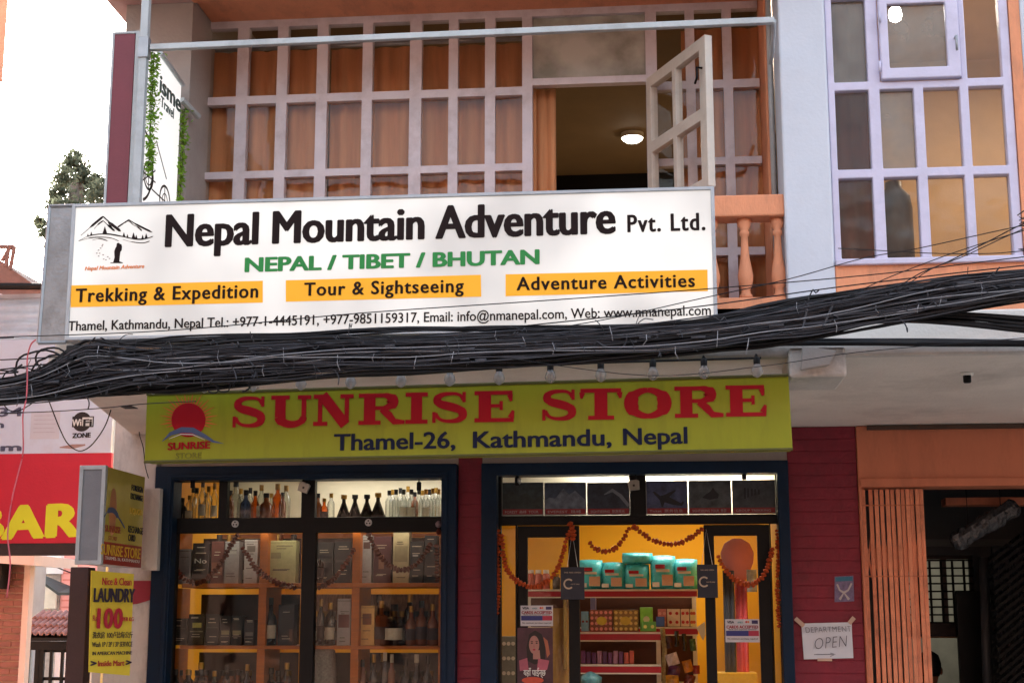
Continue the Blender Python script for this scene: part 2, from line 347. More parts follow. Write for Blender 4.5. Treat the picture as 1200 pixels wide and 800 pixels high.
mp_ = part('maroon_pillar', MB().box(X_BL1 + 0.002, X_BR0 - 0.002, 0.003, 0.25, 0, ZT + 0.05), M_MAROON, B)
brick_wall(X_BL1 + 0.002, X_BR0 - 0.002, 0, ZT + 0.05, 0.0, mp_, 1)
M_PLASTER = mat('peeling_white_plaster', rgb(206, 200, 194), 0.85, 0.12, 0.5, 3, dirt=rgb(110, 98, 90), dirt_amt=0.7, dirt_scale=3.5, stretch=(1, 1, 0.5))
part('corner_pillar', MB().box(X_COL0, X_BL0 - 0.002, -0.04, 0.45, 0, ZS + 0.35), M_PLASTER, B, bev=0.012)
bz = rect(140, 680, 183, 707, -0.043)
part('red_paint_patch', MB().prism([(bz[0], -0.042, bz[3]), (bz[1] - .004, -0.042, bz[3]), (bz[1] - .004, -0.042, bz[2] + .03), ((bz[0] + bz[1]) / 2, -0.042, bz[2]), (bz[0], -0.042, bz[2] - .01)][::-1], (0, -0.003, 0)), mat('red_wall_paint', rgb(150, 45, 62), 0.6, 0.1, 0.2), B)
part('upper_lintel', MB().box(X_COL0 + .1, X_M1 - 0.004, 0.012, 0.125, ZT - .03, ZS - 0.002), M_GREYWALL, B)

# --- blue surrounds and shop frames
def surround(x0, x1, wl, wr, zl):
    return MB().plate(x0, x1, 0.0, ZT, -0.07, 0.16, [(x0 + wl, x1 - wr, -1, zl)])
zl_L = aty(362, 561, -0.07).z
L0 = aty(202, 680, -0.02).x; L1 = aty(518, 680, -0.02).x
part('window_surround', surround(X_BL0, X_BL1 - 0.001, L0 - X_BL0, X_BL1 - L1, zl_L), M_NAVY, B, bev=0.006)
zl_R = aty(745, 555, -0.07).z
R0 = aty(583, 680, -0.02).x; R1 = aty(914, 680, -0.02).x
part('door_surround', surround(X_BR0, X_BR1, R0 - X_BR0, X_BR1 - R1, zl_R), M_NAVY, B, bev=0.006)
part('surround_bead', MB().plate(L0 - .035, L1 + .035, 0.0, zl_L + .035, -0.082, 0.012, [(L0 + .002 - .012, L1 + .01, -1, zl_L + .012)]), M_NAVY, B, bev=0.003)

def frame_with_panes(name, x0, x1, z0, z1, yf, d, holes, m, parent, gm, bev=0.004, panes=True, bead=0.0, skip=()):
    f = part(name, MB().plate(x0, x1, z0, z1, yf, d, holes), m, parent, bev=bev)
    if panes:
        for i, h in enumerate(holes):
            if i in skip: continue
            g = gm[i] if isinstance(gm, (list, tuple)) else gm
            part('pane', MB().box(h[0] + 0.001, h[1] - 0.001, yf + d * 0.55, yf + d * 0.55 + 0.004, h[2] + 0.001, h[3] - 0.001), g, f)
    return f
YG = 0.02
def R_(u0, v0, u1, v1, Y=YG): return rect(u0, v0, u1, v1, Y)
holesL = [R_(206, 564, 256, 607), R_(266, 563, 353, 606), R_(369, 562, 517, 605), R_(204, 625, 352, 800), R_(368, 622, 517, 800)]
zt_ = aty(362, 562, YG).z
zr0 = (holesL[0][2] + holesL[1][2] + holesL[2][2]) / 3; zr1 = aty(360, 561.5, YG).z
z2 = (holesL[3][3] + holesL[4][3]) / 2
hl = [(holesL[0][0], holesL[0][1], zr0, zr1), (holesL[1][0], holesL[1][1], zr0, zr1), (holesL[2][0], holesL[2][1], zr0, zr1),
      (holesL[3][0], holesL[3][1], 0.35, z2), (holesL[4][0], holesL[4][1], 0.35, z2)]
swin = frame_with_panes('shop_window_frame', L0 - .02, L1 + .02, 0.0, zl_L + .03, YG, 0.06, hl, M_BLACKF, B, M_SHOPGLASS)
# door side
trans = [R_(588, 556, 738, 604), R_(757, 553, 909, 602)]
zt0 = (trans[0][2] + trans[1][2]) / 2; zt1 = aty(745, 553.5, YG).z; zt1 = zl_R + .004
zd1 = aty(750, 614, YG).z
hd = [(trans[0][0], trans[0][1], zt0, zt1), (trans[1][0], trans[1][1], zt0, zt1),
      (aty(587, 680, YG).x, aty(604, 680, YG).x, 0.1, zd1),
      (aty(606, 680, YG).x, aty(904, 680, YG).x, 0.0, zd1),
      (aty(905, 680, YG).x, aty(913, 680, YG).x, 0.1, zd1)]
dfr = frame_with_panes('shop_door_frame', R0 - .02, R1 + .02, 0.0, zl_R + .03, YG, 0.06, hd, M_BLACKF, B, M_SHOPGLASS, skip=(3,))
# door leaves
a, b_ = aty(606, 680, YG).x + .003, aty(679, 680, YG).x
gl = (aty(618, 680, YG).x, aty(666, 680, YG).x, 0.15, aty(640, 629, YG).z)
frame_with_panes('door_leaf', a, b_, 0.01, zd1 - .004, 0.03, 0.04, [gl], M_BLACKF, B, M_SHOPGLASS)
a, b_ = aty(826, 680, YG).x, aty(904, 680, YG).x - .003
gr_ = (aty(838, 680, YG).x, aty(889, 680, YG).x, 0.15, aty(863, 627, YG).z)
frame_with_panes('door_leaf', a, b_, 0.01, zd1 - .004, 0.03, 0.04, [gr_], M_BLACKF, B, M_SHOPGLASS)

# --- orange entrance on the right with its folding gate
zo = aty(1100, 570, 0).z
X_E = 3.6
part('entrance_surround', MB().plate(X_M1, X_E, 0, ZS - 0.003, -0.02, 0.22, [(aty(1015, 700, 0).x, X_E - 0.25, -1, zo)]), M_BEAM, B, bev=0.006)
zo2 = aty(1100, 560, -0.02).z
part('beam_moulding', MB().box(X_M1 + .01, X_E, -0.032, -0.021, zo + 0.001, zo2), M_BEAM, B, bev=0.003)
part('soffit_batten', MB().box(X_M1 + .06, X_E, -0.05, -0.022, ZS - 0.028, ZS - 0.004), mat('dark_batten', rgb(80, 62, 52), 0.8), B)

# --- upper storey walls
zc = 6.2
X_C0 = aty(915, 120, YU).x; X_W0 = aty(972, 150, YU).x
w_out = R_(970, -60, 1190, 308, YU)
XW1 = aty(1191, 150, YU).x
ZWB = aty(1085, 306, YU).z
zorg = aty(1100, 309, YU).z
part('blue_column', MB().box(X_C0, X_W0 - 0.0, YU, YU + .3, Z1 + 0.004, zc), M_BLUEWALL, B, bev=0.01)
part('blue_wall', MB().box(XW1 + .05, 6, YU, YU + .2, Z1 + 0.004, zc), M_BLUEWALL, B, bev=0.01)
part('orange_panel', MB().box(X_W0 + .001, XW1 + .049, YU + .004, YU + .2, Z1 + 0.004, ZWB - 0.002), M_ORANGE, B, bev=0.006)
part('orange_reveal', MB().box(XW1 + .002, XW1 + .049, YU + .006, YU + .25, ZWB, zc), M_ORANGE, B)
# right hand window: lilac grid
def colx(us, v, Y): return [aty(u, v, Y).x for u in us]
r1 = colx([979, 1018, 1041, 1109, 1130.5, 1175], 50, YU)
r2 = colx([980.5, 1020.5, 1033.5, 1073.5, 1085, 1128, 1138.5, 1180], 150, YU)
zA = (aty(1080, 92, YU).z, 5.05); zB = (aty(1080, 195, YU).z, aty(1080, 102, YU).z); zC = (aty(1080, 300, YU).z, aty(1080, 205.5, YU).z)
zA = (zA[0] - .0, aty(1080, -6, YU).z)
hw = [(r2[0], r2[1], zA[0], zA[1]), (r2[6], r2[7], zA[0], zA[1])]
for zz in (zB, zC):
    for k in (0, 2, 4, 6): hw.append((r2[k], r2[k + 1], zz[0], zz[1]))
cas = (aty(1030, 50, YU).x, aty(1125, 50, YU).x, zA[0] - .005, zA[1] + .01)
hw_all = hw + [cas]
zD = (zA[1] + .07, zA[1] + .45)
for k in (0, 2, 4, 6): hw_all.append((r2[k], r2[k + 1], zD[0], zD[1]))
side = frame_with_panes('lilac_window_frame', X_W0 + .002, XW1, ZWB, zc, YU + .015, 0.06, hw_all, M_LILAC, B, [M_STREAK if i_ in (3, 0) else M_FROST for i_ in range(15)], bev=0.006, skip=(len(hw),))
ci = (r1[2], r1[3], aty(1075, 79.5, YU).z, aty(1075, 5, YU).z)
frame_with_panes('casement_sash', cas[0] + .003, cas[1] - .003, cas[2] + .004, cas[3] - .003, YU - .012, 0.045, [ci], M_LILAC, B, M_STREAK, bev=0.006)
for hu, hv in ((1031, 20), (1031, 78)):
    q = aty(hu, hv, YU - .02); part('hinge', MB().tube([q - Vector((0, 0, .025)), q + Vector((0, 0, .025))], .006, 8), M_LILAC, B, smooth=True)
q = aty(1119, 45, YU - .02); part('casement_handle', MB().tube([q, q + Vector((0, -.03, 0)), q + Vector((0, -.03, -.07))], .006, 8), M_STEEL, B, smooth=True)
part('window_sill', MB().box(X_W0 + .002, XW1 + .01, YU - .02, YU + .014, ZWB - .012, ZWB + .012), M_LILAC, B, bev=0.004)

# --- balcony: back wall, head, window
XJ0 = aty(222, 120, YR).x; XJ1 = aty(236, 120, YW).x
XR1 = aty(905, 120, YW).x
zh = aty(430, 26.5 - 5, YW).z + .012
XL = aty(152, 34, YR).x
part('balcony_wall', MB().plate(XJ0, X_C0 - .002, Z1 + .004, zc, YR, 0.4, [(XJ0 + .06 if 0 else XJ1, X_C0 - .035, 3.05, zh)]), M_ORANGE, B, bev=0.006)
part('grey_end_wall', MB().box(XL - .02, XJ0 - .001, YR - .003, YR + 3, Z1 + .004, zc), M_GREYWALL, B)
zsof = aty(200, 5, YR).z
XS0 = atz(126, 0, zsof).x
part('upper_slab', MB().prism([(XS0, -2.5, zsof), (X_C0 - .004, -2.5, zsof), (X_C0 - .004, YR - .004, zsof), (XL - .022, YR - .004, zsof), (XL - .022, -0.9, zsof), (XS0 - .02, -0.9, zsof)], (0, 0, 0.16)), mat('pinkish_soffit', rgb(190, 160, 158), 0.8, 0.06, 0.2, 3), B, bev=0.005)
part('upper_head_band', MB().box(XJ0 + .0, X_C0 - .004, YR - .05, YR - .002, aty(500, -14, YR).z, zsof - .002), M_ORANGE, B, bev=0.004)
# frame columns (pixels at mid height of the middle row)
cu = [(240.5, 274.5), (288, 322), (334.5, 369), (382, 423), (435, 479), (493, 525), (536, 568), (580, 612)]
cx = [(aty(a, 162, YW).x, aty(b, 162, YW).x) for a, b in cu]
big = (aty(624, 160, YW).x, aty(758, 160, YW).x)
cr = [(aty(a, 140, YW).x, aty(b, 140, YW).x) for a, b in [(771, 805), (816, 849), (860, 894)]]
def zrow(u, v): return aty(u, v, YW).z
zr_ = [(zrow(426, 108), zrow(426, 27.5)), (zrow(426, 196.5), zrow(426, 117.5)), (zrow(426, 300), zrow(426, 205)), (zrow(426, 420), zrow(426, 309))]
zr_[3] = (3.12, zr_[3][1])
hb = []; gm = []
for c in cx:
    for z in zr_: hb.append((c[0], c[1], z[0], z[1])); gm.append(M_GLASS)
hb.append((big[0], big[1], zrow(690, 90), zrow(690, 17))); gm.append(M_GREYGLASS)
hb.append((big[0], big[1], zr_[2][0], zrow(690, 98))); gm.append(M_GLASS)
open_i = len(hb) - 1
hb.append((big[0], big[1], zr_[3][0], zr_[3][1])); gm.append(M_GLASS)
for c in cr:
    for z in zr_: hb.append((c[0], c[1], z[0], z[1])); gm.append(M_GLASS)
frame_with_panes('balcony_window_frame', XJ1 - .03, X_C0 - .04, 3.06, zh + .02, YW, 0.05, hb, M_MAUVE, B, gm, bev=0.006, skip=(open_i,))
part('drain_pipe', MB().tube([(X_C0 - .012, YR - .03, 3.2), (X_C0 - .012, YR - .03, 5.3)], 0.014, 10), M_POLE, B, smooth=True)
# open casement sash, hinged on the left, swung out
hx, hy = aty(762, 150, YW - .01).x, YW - .012
zs1 = aty(762, 93, hy).z; zs0 = hb[open_i][2] + .15
d1 = atz(830, 41, zs1)
e = Vector((d1.x - hx, d1.y - hy, 0)); sw = e.length; e.normalize(); nn = Vector((-e.y, e.x, 0))
def sash_pt(a, z, k): return Vector((hx, hy, 0)) + e * a + nn * k + Vector((0, 0, z))
sm = MB(); zmid = aty(762, 176, hy).z
sh = [(.05, sw * .47 - .012, zmid + .03, zs1 - .06), (sw * .47 + .025, sw - .065, zmid + .03, zs1 - .06), (.05, sw * .47 - .012, zs0 + .05, zmid - .03), (sw * .47 + .025, sw - .065, zs0 + .05, zmid - .03)]
tmp = MB().plate(0, sw, zs0, zs1, -0.02, 0.04, sh)
sm.add([sash_pt(v[0], v[2], v[1]) for v in tmp.v], tmp.f)
M_CREAM = mat('cream_sash_paint', rgb(206, 200, 190), 0.4, 0.08, 0.1, 8, dirt=rgb(130, 115, 105), dirt_amt=0.3, dirt_scale=6)
sash = part('open_sash', sm, M_CREAM, B, bev=0.004)
for h in sh:
    q = MB().box(h[0], h[1], -.002, .002, h[2], h[3]); q.v = [tuple(sash_pt(v[0], v[2], v[1])) for v in q.v]
    part('pane', q, M_GLASS, sash)
for zz in (zs1 - .16, zmid - .42):
    q = MB().tube([sash_pt(sw - .03, zz, -.022), sash_pt(sw - .03, zz, -.05), sash_pt(sw - .03, zz - .05, -.05), sash_pt(sw - .06, zz - .07, -.045)], 0.006, 6)
    part('latch', q, M_BLACKF, sash)

# balustrade of the balcony
YB = -1.95
bl0 = aty(838, 300, YB).x; bl1 = aty(920, 243, YB).x
zt_b = aty(880, 230, YB).z; zb_b = aty(880, 255, YB).z; zbase = aty(880, 349, YB).z
X_BA0 = XL + .05
ba = part('balustrade', MB().box(X_BA0, X_C0 + .002, YB - .03, YB + .1, zb_b, zt_b).box(X_BA0, X_C0 - .002, YB - .02, YB + .09, Z1 + .004, zbase), M_ORANGE, B, bev=0.008)
bp_ = aty(912, 300, YB + .03).x - aty(873, 300, YB + .03).x
bh = zb_b - zbase
prof = [(0.036, 0), (0.036, .05), (.026, .07), (.024, .12), (.034, .16), (.042, .24), (.043, .30), (.036, .38), (.026, .52), (.021, .66), (.019, .78), (.027, .8), (.027, .84), (.021, .86), (.038, .93), (.038, 1.0)]
bm_ = MB().lathe([(r * .82, z * bh) for r, z in prof], n=16); bme = bm_.mesh('baluster'); bme.materials.append(M_ORANGE); bme.polygons.foreach_set('use_smooth', [True] * len(bme.polygons))
xb = aty(912, 300, YB + .03).x
k = 0
while xb - k * bp_ > X_BA0 + .05:
    o = put('baluster', bme, None, ba); o.location = (xb - k * bp_, YB + .03, zbase); k += 1
part('balcony_floor', MB().box(XL, X_C0 - .002, YB - .02, YR - .002, Z1 + .0035, Z1 + .09), M_CONC, B)

# --- room behind the balcony window and room behind the lilac window
YI = YW + .045
zf1, zce = 2.95, aty(690, 40, YW).z
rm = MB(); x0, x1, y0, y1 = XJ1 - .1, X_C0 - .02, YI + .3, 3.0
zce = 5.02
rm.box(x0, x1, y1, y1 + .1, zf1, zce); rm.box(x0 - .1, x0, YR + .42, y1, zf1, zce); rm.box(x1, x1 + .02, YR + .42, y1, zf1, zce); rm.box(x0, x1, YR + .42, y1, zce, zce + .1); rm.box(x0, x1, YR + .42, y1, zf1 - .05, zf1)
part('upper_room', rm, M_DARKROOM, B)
part('ceiling_beam', MB().box(x0, x1, 2.5, 2.7, zce - .3, zce - .002), M_BLACKF, B)
x0, x1 = X_W0 + .0, 3.5
rm = MB(); rm.box(x0, x1, 1.2, 1.3, zf1, zc); rm.box(x0 - .05, x0 - .002, YU + .31, 1.2, zf1, zc); rm.box(x0, x1, YU + .26, 1.2, 5.35, 5.4)
rm.box(x1, x1 + .1, YU + .26, 1.2, zf1, zc)
part('side_room', rm, mat('cream_room_plaster', rgb(206, 178, 144), 0.8, 0.06, 0.1, 3), B)
p = aty(741, 161, 0.6)
lampz = zce - .03
pl = atz(741, 161, lampz)
cl = thing('ceiling_lamp', 'lit oval ceiling lamp seen through the open balcony window', 'lamp', pl)
part('diffuser', MB().lathe([(.02, -.035), (.05, -.032), (.07, -.018), (.07, 0)], pl, 20), emis('warm_white_lamp', (1, .93, .78, 1), 3), cl, smooth=True)
part('housing', MB().lathe([(.08, -.008), (.08, .028)], pl, 20), M_WHITE, cl)
lamp('room_light', (pl.x, pl.y, lampz - .08), .25, .25, 15, (1, .87, .66))
pl = aty(1049, 16, -1.0)
cl = thing('ceiling_lamp', 'bright bare bulb glowing behind the upper lilac casement pane', 'lamp', pl)
part('bulb', MB().lathe([(.005, -.05), (.03, -.035), (.036, -.01), (.03, .02), (.014, .045), (.014, .08)], pl, 14), emis('bare_bulb', (1, .95, .85, 1), 25), cl, smooth=True)
part('cord', MB().tube([pl + Vector((0, 0, .08)), Vector((pl.x, pl.y, 5.35))], .004, 6), M_BLACKF, cl)
lamp('side_room_light', (2.5, -0.1, 5.2), .6, .6, 5, (1, .84, .66))

# --- curtains
M_CURT = mat('orange_brown_curtain', rgb(206, 146, 102), 0.85, 0.12, 0.2, 5, stretch=(6, 6, .6))
M_CURTD = mat('maroon_curtain', rgb(110, 58, 52), 0.85, 0.12, 0.2, 5, stretch=(6, 6, .6))
def curtain(x0, x1, y, z0, z1, label, m=M_CURT, amp=.016, pitch=.11, seed=1):
    r = random.Random(seed); n = max(8, int((x1 - x0) / .012)); vs = []; fs = []; ph = 0
    for i in range(n + 1):
        x = x0 + (x1 - x0) * i / n; ph += (x1 - x0) / n / pitch * 6.28 * r.uniform(.7, 1.3)
        for zz in (z0, (z0 + z1) / 2, z1): vs.append((x + .3 * amp * math.cos(ph), y + amp * math.sin(ph) * (1.1 if zz < z1 else .6), zz))
    for i in range(n):
        for j in range(2): a = i * 3 + j; fs.append((a, a + 3, a + 4, a + 1))
    o = solo('curtain', MB().add(vs, fs), m, label, 'curtain', 'curtains behind the upper windows', smooth=True)
    sl_ = o.modifiers.new('solid', 'SOLIDIFY'); sl_.thickness = .003
    return o
ztop_c = aty(426, 52, YI).z
xe = [cx[0][0] - .05, (cx[3][0] + cx[2][1]) / 2 + .02, (cx[4][1] + cx[5][0]) / 2, big[0] + .02]
lb = ['orange brown curtain behind the far left panes of the balcony window', 'orange brown curtain behind the widest panes above the word Mountain', 'orange brown curtain just left of the open balcony casement']
for i in range(3): curtain(xe[i], xe[i + 1] - .01, YI + .05 + .01 * i, 3.1, ztop_c, lb[i], seed=i + 3)
curtain(big[0] - .0, aty(650, 160, YI + .03).x, YI + .075, 3.1, zrow(690, 100) + .03, 'narrow gathered curtain inside the open balcony casement', pitch=.06, seed=9)
curtain(aty(800, 160, YI + .03).x, XR1 + .02, YI + .05, 3.1, aty(840, 30, YI).z, 'orange brown curtain behind the panes right of the open casement', seed=12)
rail_ = solo('curtain_rail', MB().tube([(XJ1, YI + .06, ztop_c + .02), (big[0], YI + .06, ztop_c + .02)], .012, 8), M_STEEL, 'steel curtain rail along the top panes of the balcony window', 'curtain rail', smooth=True)
curtain(X_W0 + .02, r2[1] - .0 + .02, YU + .22, 3.0, zc, 'maroon curtain behind the first column of lilac window panes', M_CURTD, seed=15)
# dark cylinder-like bag on the sill behind the lilac window
q = R_(1036, 222, 1066, 302, YU + .3)
solo('water_jar', MB().lathe([(.07, 0), (.085, .03), (.085, .3), (.075, .36), (.04, .4), (.04, .43)], (( q[0] + q[1]) / 2, YU + .35, q[2] - .05), 18), mat('dark_jar_plastic', rgb(58, 66, 74), 0.3, .15), 'dark round jar standing behind the bottom row of lilac panes', 'jar', smooth=True)
solo('inner_sill_shelf', MB().box(X_W0 + .03, XW1, YU + .24, YU + .5, q[2] - .09, q[2] - .055), M_WHITE, 'white inner sill shelf under the lilac window', 'shelf')

# ================================================================== SIGNS
def ltext(body, p0, p1, cap, Y, m, parent, **k):
    P, Q = aty(p0[0], p0[1], Y), aty(p1[0], p1[1], Y); T = aty(p0[0], p0[1] - cap, Y)
    ux = Q - P; wd = ux.length; ux.normalize()
    return text(body, P, ux, UZ, wd, T.z - P.z, m, parent, **k)
def poly(pts, Y, th, m, parent, name='print'):   # flat print from an outline in photo pixels, on the plane Y
    return part(name, MB().prism([aty(u, v, Y) for u, v in pts], (0, -th, 0)), m, parent)
def stroke(pts, wpx, Y, th, mb):
    P = [aty(u, v, Y) for u, v in pts]; s = (aty(pts[0][0] + 1, pts[0][1], Y) - P[0]).length
    wd = [q * s for q in wpx] if isinstance(wpx, (list, tuple)) else wpx * s
    strip([(p.x, p.z) for p in P], wd, Vector((0, Y, 0)), UX, UZ, Vector((0, -th, 0)), mb)

# --- the large backlit sign
YN = -2.45
ns = thing('lit_travel_sign', 'large backlit white travel agency sign reading Nepal Mountain Adventure above the cables', 'sign', (aty(450, 400, YN).x, YN, aty(450, 395, YN).z))
TL, TR, BL, BR = aty(85, 241, YN), aty(836, 217, YN), aty(76, 403, YN), aty(842, 381, YN)
XN0, XN1 = (TL.x + BL.x) / 2, (TR.x + BR.x) / 2; ZN1 = (TL.z + TR.z) / 2; ZN0 = (BL.z + BR.z) / 2
fr = .016
M_LIT = bpy.data.materials.new('backlit_flex'); M_LIT.use_nodes = True
_n = M_LIT.node_tree; _b = _n.nodes['Principled BSDF']; _b.inputs['Roughness'].default_value = .45
_g = _n.nodes.new('ShaderNodeNewGeometry'); _s = _n.nodes.new('ShaderNodeSeparateXYZ'); _n.links.new(_g.outputs['Position'], _s.inputs[0])
# uneven backlight put into the emission by noise; no tubes behind the flex
_t = _n.nodes.new('ShaderNodeTexNoise'); _t.inputs['Scale'].default_value = 2.2; _t.inputs['Detail'].default_value = 2; _n.links.new(_g.outputs['Position'], _t.inputs[0])
_r = _n.nodes.new('ShaderNodeMapRange'); _r.inputs[1].default_value = .3; _r.inputs[2].default_value = .7; _r.inputs[3].default_value = .05; _r.inputs[4].default_value = .115; _n.links.new(_t.outputs[0], _r.inputs[0])
_b.inputs['Base Color'].default_value = (.42, .405, .39, 1); _b.inputs['Emission Color'].default_value = (1, .97, .92, 1); _n.links.new(_r.outputs[0], _b.inputs['Emission Strength'])
part('lit_face', MB().box(XN0 + fr, XN1 - fr, YN, YN + .02, ZN0 + fr, ZN1 - fr), M_LIT, ns)
part('sign_frame', MB().plate(XN0, XN1, ZN0, ZN1, YN - .008, .16, [(XN0 + fr, XN1 - fr, ZN0 + fr, ZN1 - fr)]), M_STEEL, ns, bev=.003)
part('back_panel', MB().box(XN0 + fr, XN1 - fr, YN + .13, YN + .14, ZN0 + fr, ZN1 - fr), M_STEEL, ns)
pa, pb = aty(59, 243, YN + .02), aty(46, 402, YN + .02)
def side_outline(e): return [(pb.x - e, YN + .02, ZN0 - e), (XN0 - .002, YN + .02, ZN0 - e), (XN0 - .002, YN + .02, ZN1 - .004 + e), (pa.x - e, YN + .02, ZN1 - .004 + e)]
part('side_panel', MB().prism(side_outline(0), (0, .04, 0)), mat('weathered_zinc_sheet', rgb(130, 134, 138), .35, .25, .2, 5, metal=.6, dirt=rgb(70, 72, 74), dirt_amt=.5, dirt_scale=6), ns, bev=.003)
sp_ = side_outline(.004); rim = MB()
for i_ in (2, 3, 0): rim.tube([Vector(sp_[i_]) + Vector((0, -.002, 0)), Vector(sp_[(i_ + 1) % 4]) + Vector((0, -.002, 0))], .008, 4)
part('side_panel_rim', rim, M_STEEL, ns)
for xx in (XN0 + .25, (XN0 + XN1) / 2, XN1 - .25):
    part('wall_bracket', MB().box(xx - .015, xx + .015, YN + .152, YB - .022, ZN1 - .12, ZN1 - .09), M_STEEL, ns)
M_YBAR = bpy.data.materials.new('backlit_yellow_bar'); M_YBAR.use_nodes = True
_b = M_YBAR.node_tree.nodes['Principled BSDF']; _b.inputs['Base Color'].default_value = rgb(216, 150, 14); _b.inputs['Emission Color'].default_value = rgb(250, 180, 18); _b.inputs['Emission Strength'].default_value = .06; _b.inputs['Roughness'].default_value = .5
yl = YN - .0005
ltext('Nepal Mountain Adventure', (195, 289), (720, 273), 38, yl, M_BROWNINK, ns, bold=.035)
ltext('Pvt. Ltd.', (736, 272), (826, 269.5), 20.5, yl, M_BROWNINK, ns, bold=.03, space=1.15)
ltext('NEPAL / TIBET / BHUTAN', (288, 318.5), (631, 309), 16.5, yl, M_GREENINK, ns, bold=.04)
for q in ([(83, 334.5), (308, 329), (308, 354.5), (83, 360)], [(335, 328.5), (563.5, 322), (564, 347.5), (335, 353.5)], [(592.5, 321.5), (829, 316), (829.5, 341), (592.5, 347)]):
    poly(q[::-1], yl, .0015, M_YBAR, ns, 'yellow_bar')
yt = yl - .0015
ltext('Trekking & Expedition', (89, 354), (302, 348.5), 16, yt, M_BROWNINK, ns, bold=.022, space=1.12)
ltext('Tour & Sightseeing', (357, 346.5), (543, 342), 15.5, yt, M_BROWNINK, ns, bold=.022, space=1.12)
ltext('Adventure Activities', (606, 340), (814, 336), 15.5, yt, M_BROWNINK, ns, bold=.022, space=1.12)
ltext('Thamel, Kathmandu, Nepal Tel.: +977-1-4445191, +977-9851159317, Email: info@nmanepal.com, Web: www.nmanepal.com', (80, 387.5), (833, 369), 11.5, yl, M_BROWNINK, ns, bold=.012)
lg = MB()   # mountains, path and walker of the logo
def lp(x, y): return (80 + x * 120 / 1011, 235 + y * 95 / 800)
for pts, wd in [([(125, 345), (240, 245), (345, 158)], [.4, 2.6, 1.6]), ([(345, 158), (430, 235), (520, 305)], [1.4, 3.2, .4]), ([(490, 262), (545, 225), (598, 190)], [1.6, 1.2, 1.2]),
                ([(598, 190), (680, 240), (830, 315)], [1.2, 2.2, .4]), ([(255, 280), (300, 232), (345, 200)], [.3, 1.5, .8]), ([(345, 200), (400, 250), (460, 302)], [.8, 2.2, .3]),
                ([(560, 222), (598, 203), (640, 240)], [.4, 1, .4]), ([(640, 240), (690, 265), (728, 300)], [.6, 1.6, .3]), ([(395, 215), (415, 250), (440, 290)], [1, 2, .3]),
                ([(100, 400), (220, 345), (380, 330), (520, 352), (660, 380), (760, 378), (840, 352)], [.3, 1.1, 1.6, 1.2, 1.6, 1, .3]),
                ([(110, 398), (220, 368), (340, 362), (430, 372), (500, 400)], [.3, 1.1, .9, .7, .3]), ([(540, 385), (640, 410), (740, 418), (805, 400)], [.3, .9, .9, .3]), ([(240, 392), (310, 376), (390, 398)], [.3, 1, .3])]:
    stroke([lp(*p) for p in smooth_path([(a, b) for a, b in pts], 4)], [wd[min(int(i / 4), len(wd) - 1)] for i in range(4 * (len(pts) - 1) + 1)], yl, .0015, lg)
for tx, ty, th_ in [(195, 355, 28), (228, 348, 40), (362, 330, 75), (550, 355, 42), (585, 362, 30), (645, 375, 60), (672, 378, 40), (735, 378, 40), (770, 374, 50)]:
    a, b, c = lp(tx - th_ * .32, ty), lp(tx + th_ * .32, ty), lp(tx, ty - th_)
    lg.prism([aty(*a, yl), aty(*b, yl), aty(*c, yl)], (0, -.0018, 0))
part('mountain_emblem', lg, M_BROWNINK, ns)
wk = [(480, 425), (492, 417), (505, 420), (510, 428), (525, 432), (531, 455), (528, 490), (515, 505), (508, 560), (505, 600), (538, 612), (538, 618), (415, 618), (420, 612), (445, 610), (458, 560), (455, 500), (466, 470), (476, 455)]
poly([lp(*p) for p in wk][::-1], yl, .0017, M_BROWNINK, ns, 'walker_emblem')
ftp = MB()
for (x, y) in [(282, 520), (310, 520), (300, 548), (345, 535), (350, 578), (390, 555), (372, 585), (408, 572), (300, 490), (320, 470), (335, 450), (340, 435)]:
    u, v = lp(x, y); ftp.box(aty(u, v, yl).x - .003, aty(u, v, yl).x + .003, yl - .0015, yl, aty(u, v, yl).z - .0018, aty(u, v, yl).z + .0018)
part('footprints_emblem', ftp, mat('grey_print', rgb(120, 112, 108), .5, .05, 0), ns)
ltext('Nepal Mountain Adventure', lp(165, 690) , lp(750, 665), 4.5, yl, mat('orange_print', rgb(225, 130, 70), .5, .05, 0), ns, bold=.02, shear=.25)

# --- the green-yellow store sign under the canopy edge
YS = -2.36
ss = thing('store_sign', 'olive yellow fascia sign reading SUNRISE STORE in red letters above the shop', 'sign', (aty(550, 540, YS).x, YS, aty(550, 534, YS).z))
q = [aty(172, 462, YS), aty(924, 439.5, YS), aty(929, 526, YS), aty(169, 541, YS)]
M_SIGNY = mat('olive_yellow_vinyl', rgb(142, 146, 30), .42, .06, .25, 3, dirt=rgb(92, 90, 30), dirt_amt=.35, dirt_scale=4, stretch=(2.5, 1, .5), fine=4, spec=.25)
M_SIGNR = mat('red_vinyl', rgb(158, 12, 30), .5, .08, 0, spec=.15)
M_SIGNB = mat('navy_vinyl', rgb(8, 20, 50), .5, .05, 0, spec=.15)
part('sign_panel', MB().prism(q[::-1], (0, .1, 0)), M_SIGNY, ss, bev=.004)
tr = MB()
for a, b in ((q[0], q[1]), (q[3], q[2])):
    tr.tube([a + Vector((0, .0, 0)), b + Vector((0, .0, 0))], .007, 6)
part('edge_trim', tr, mat('sign_edge_trim', rgb(90, 88, 40), .5), ss)
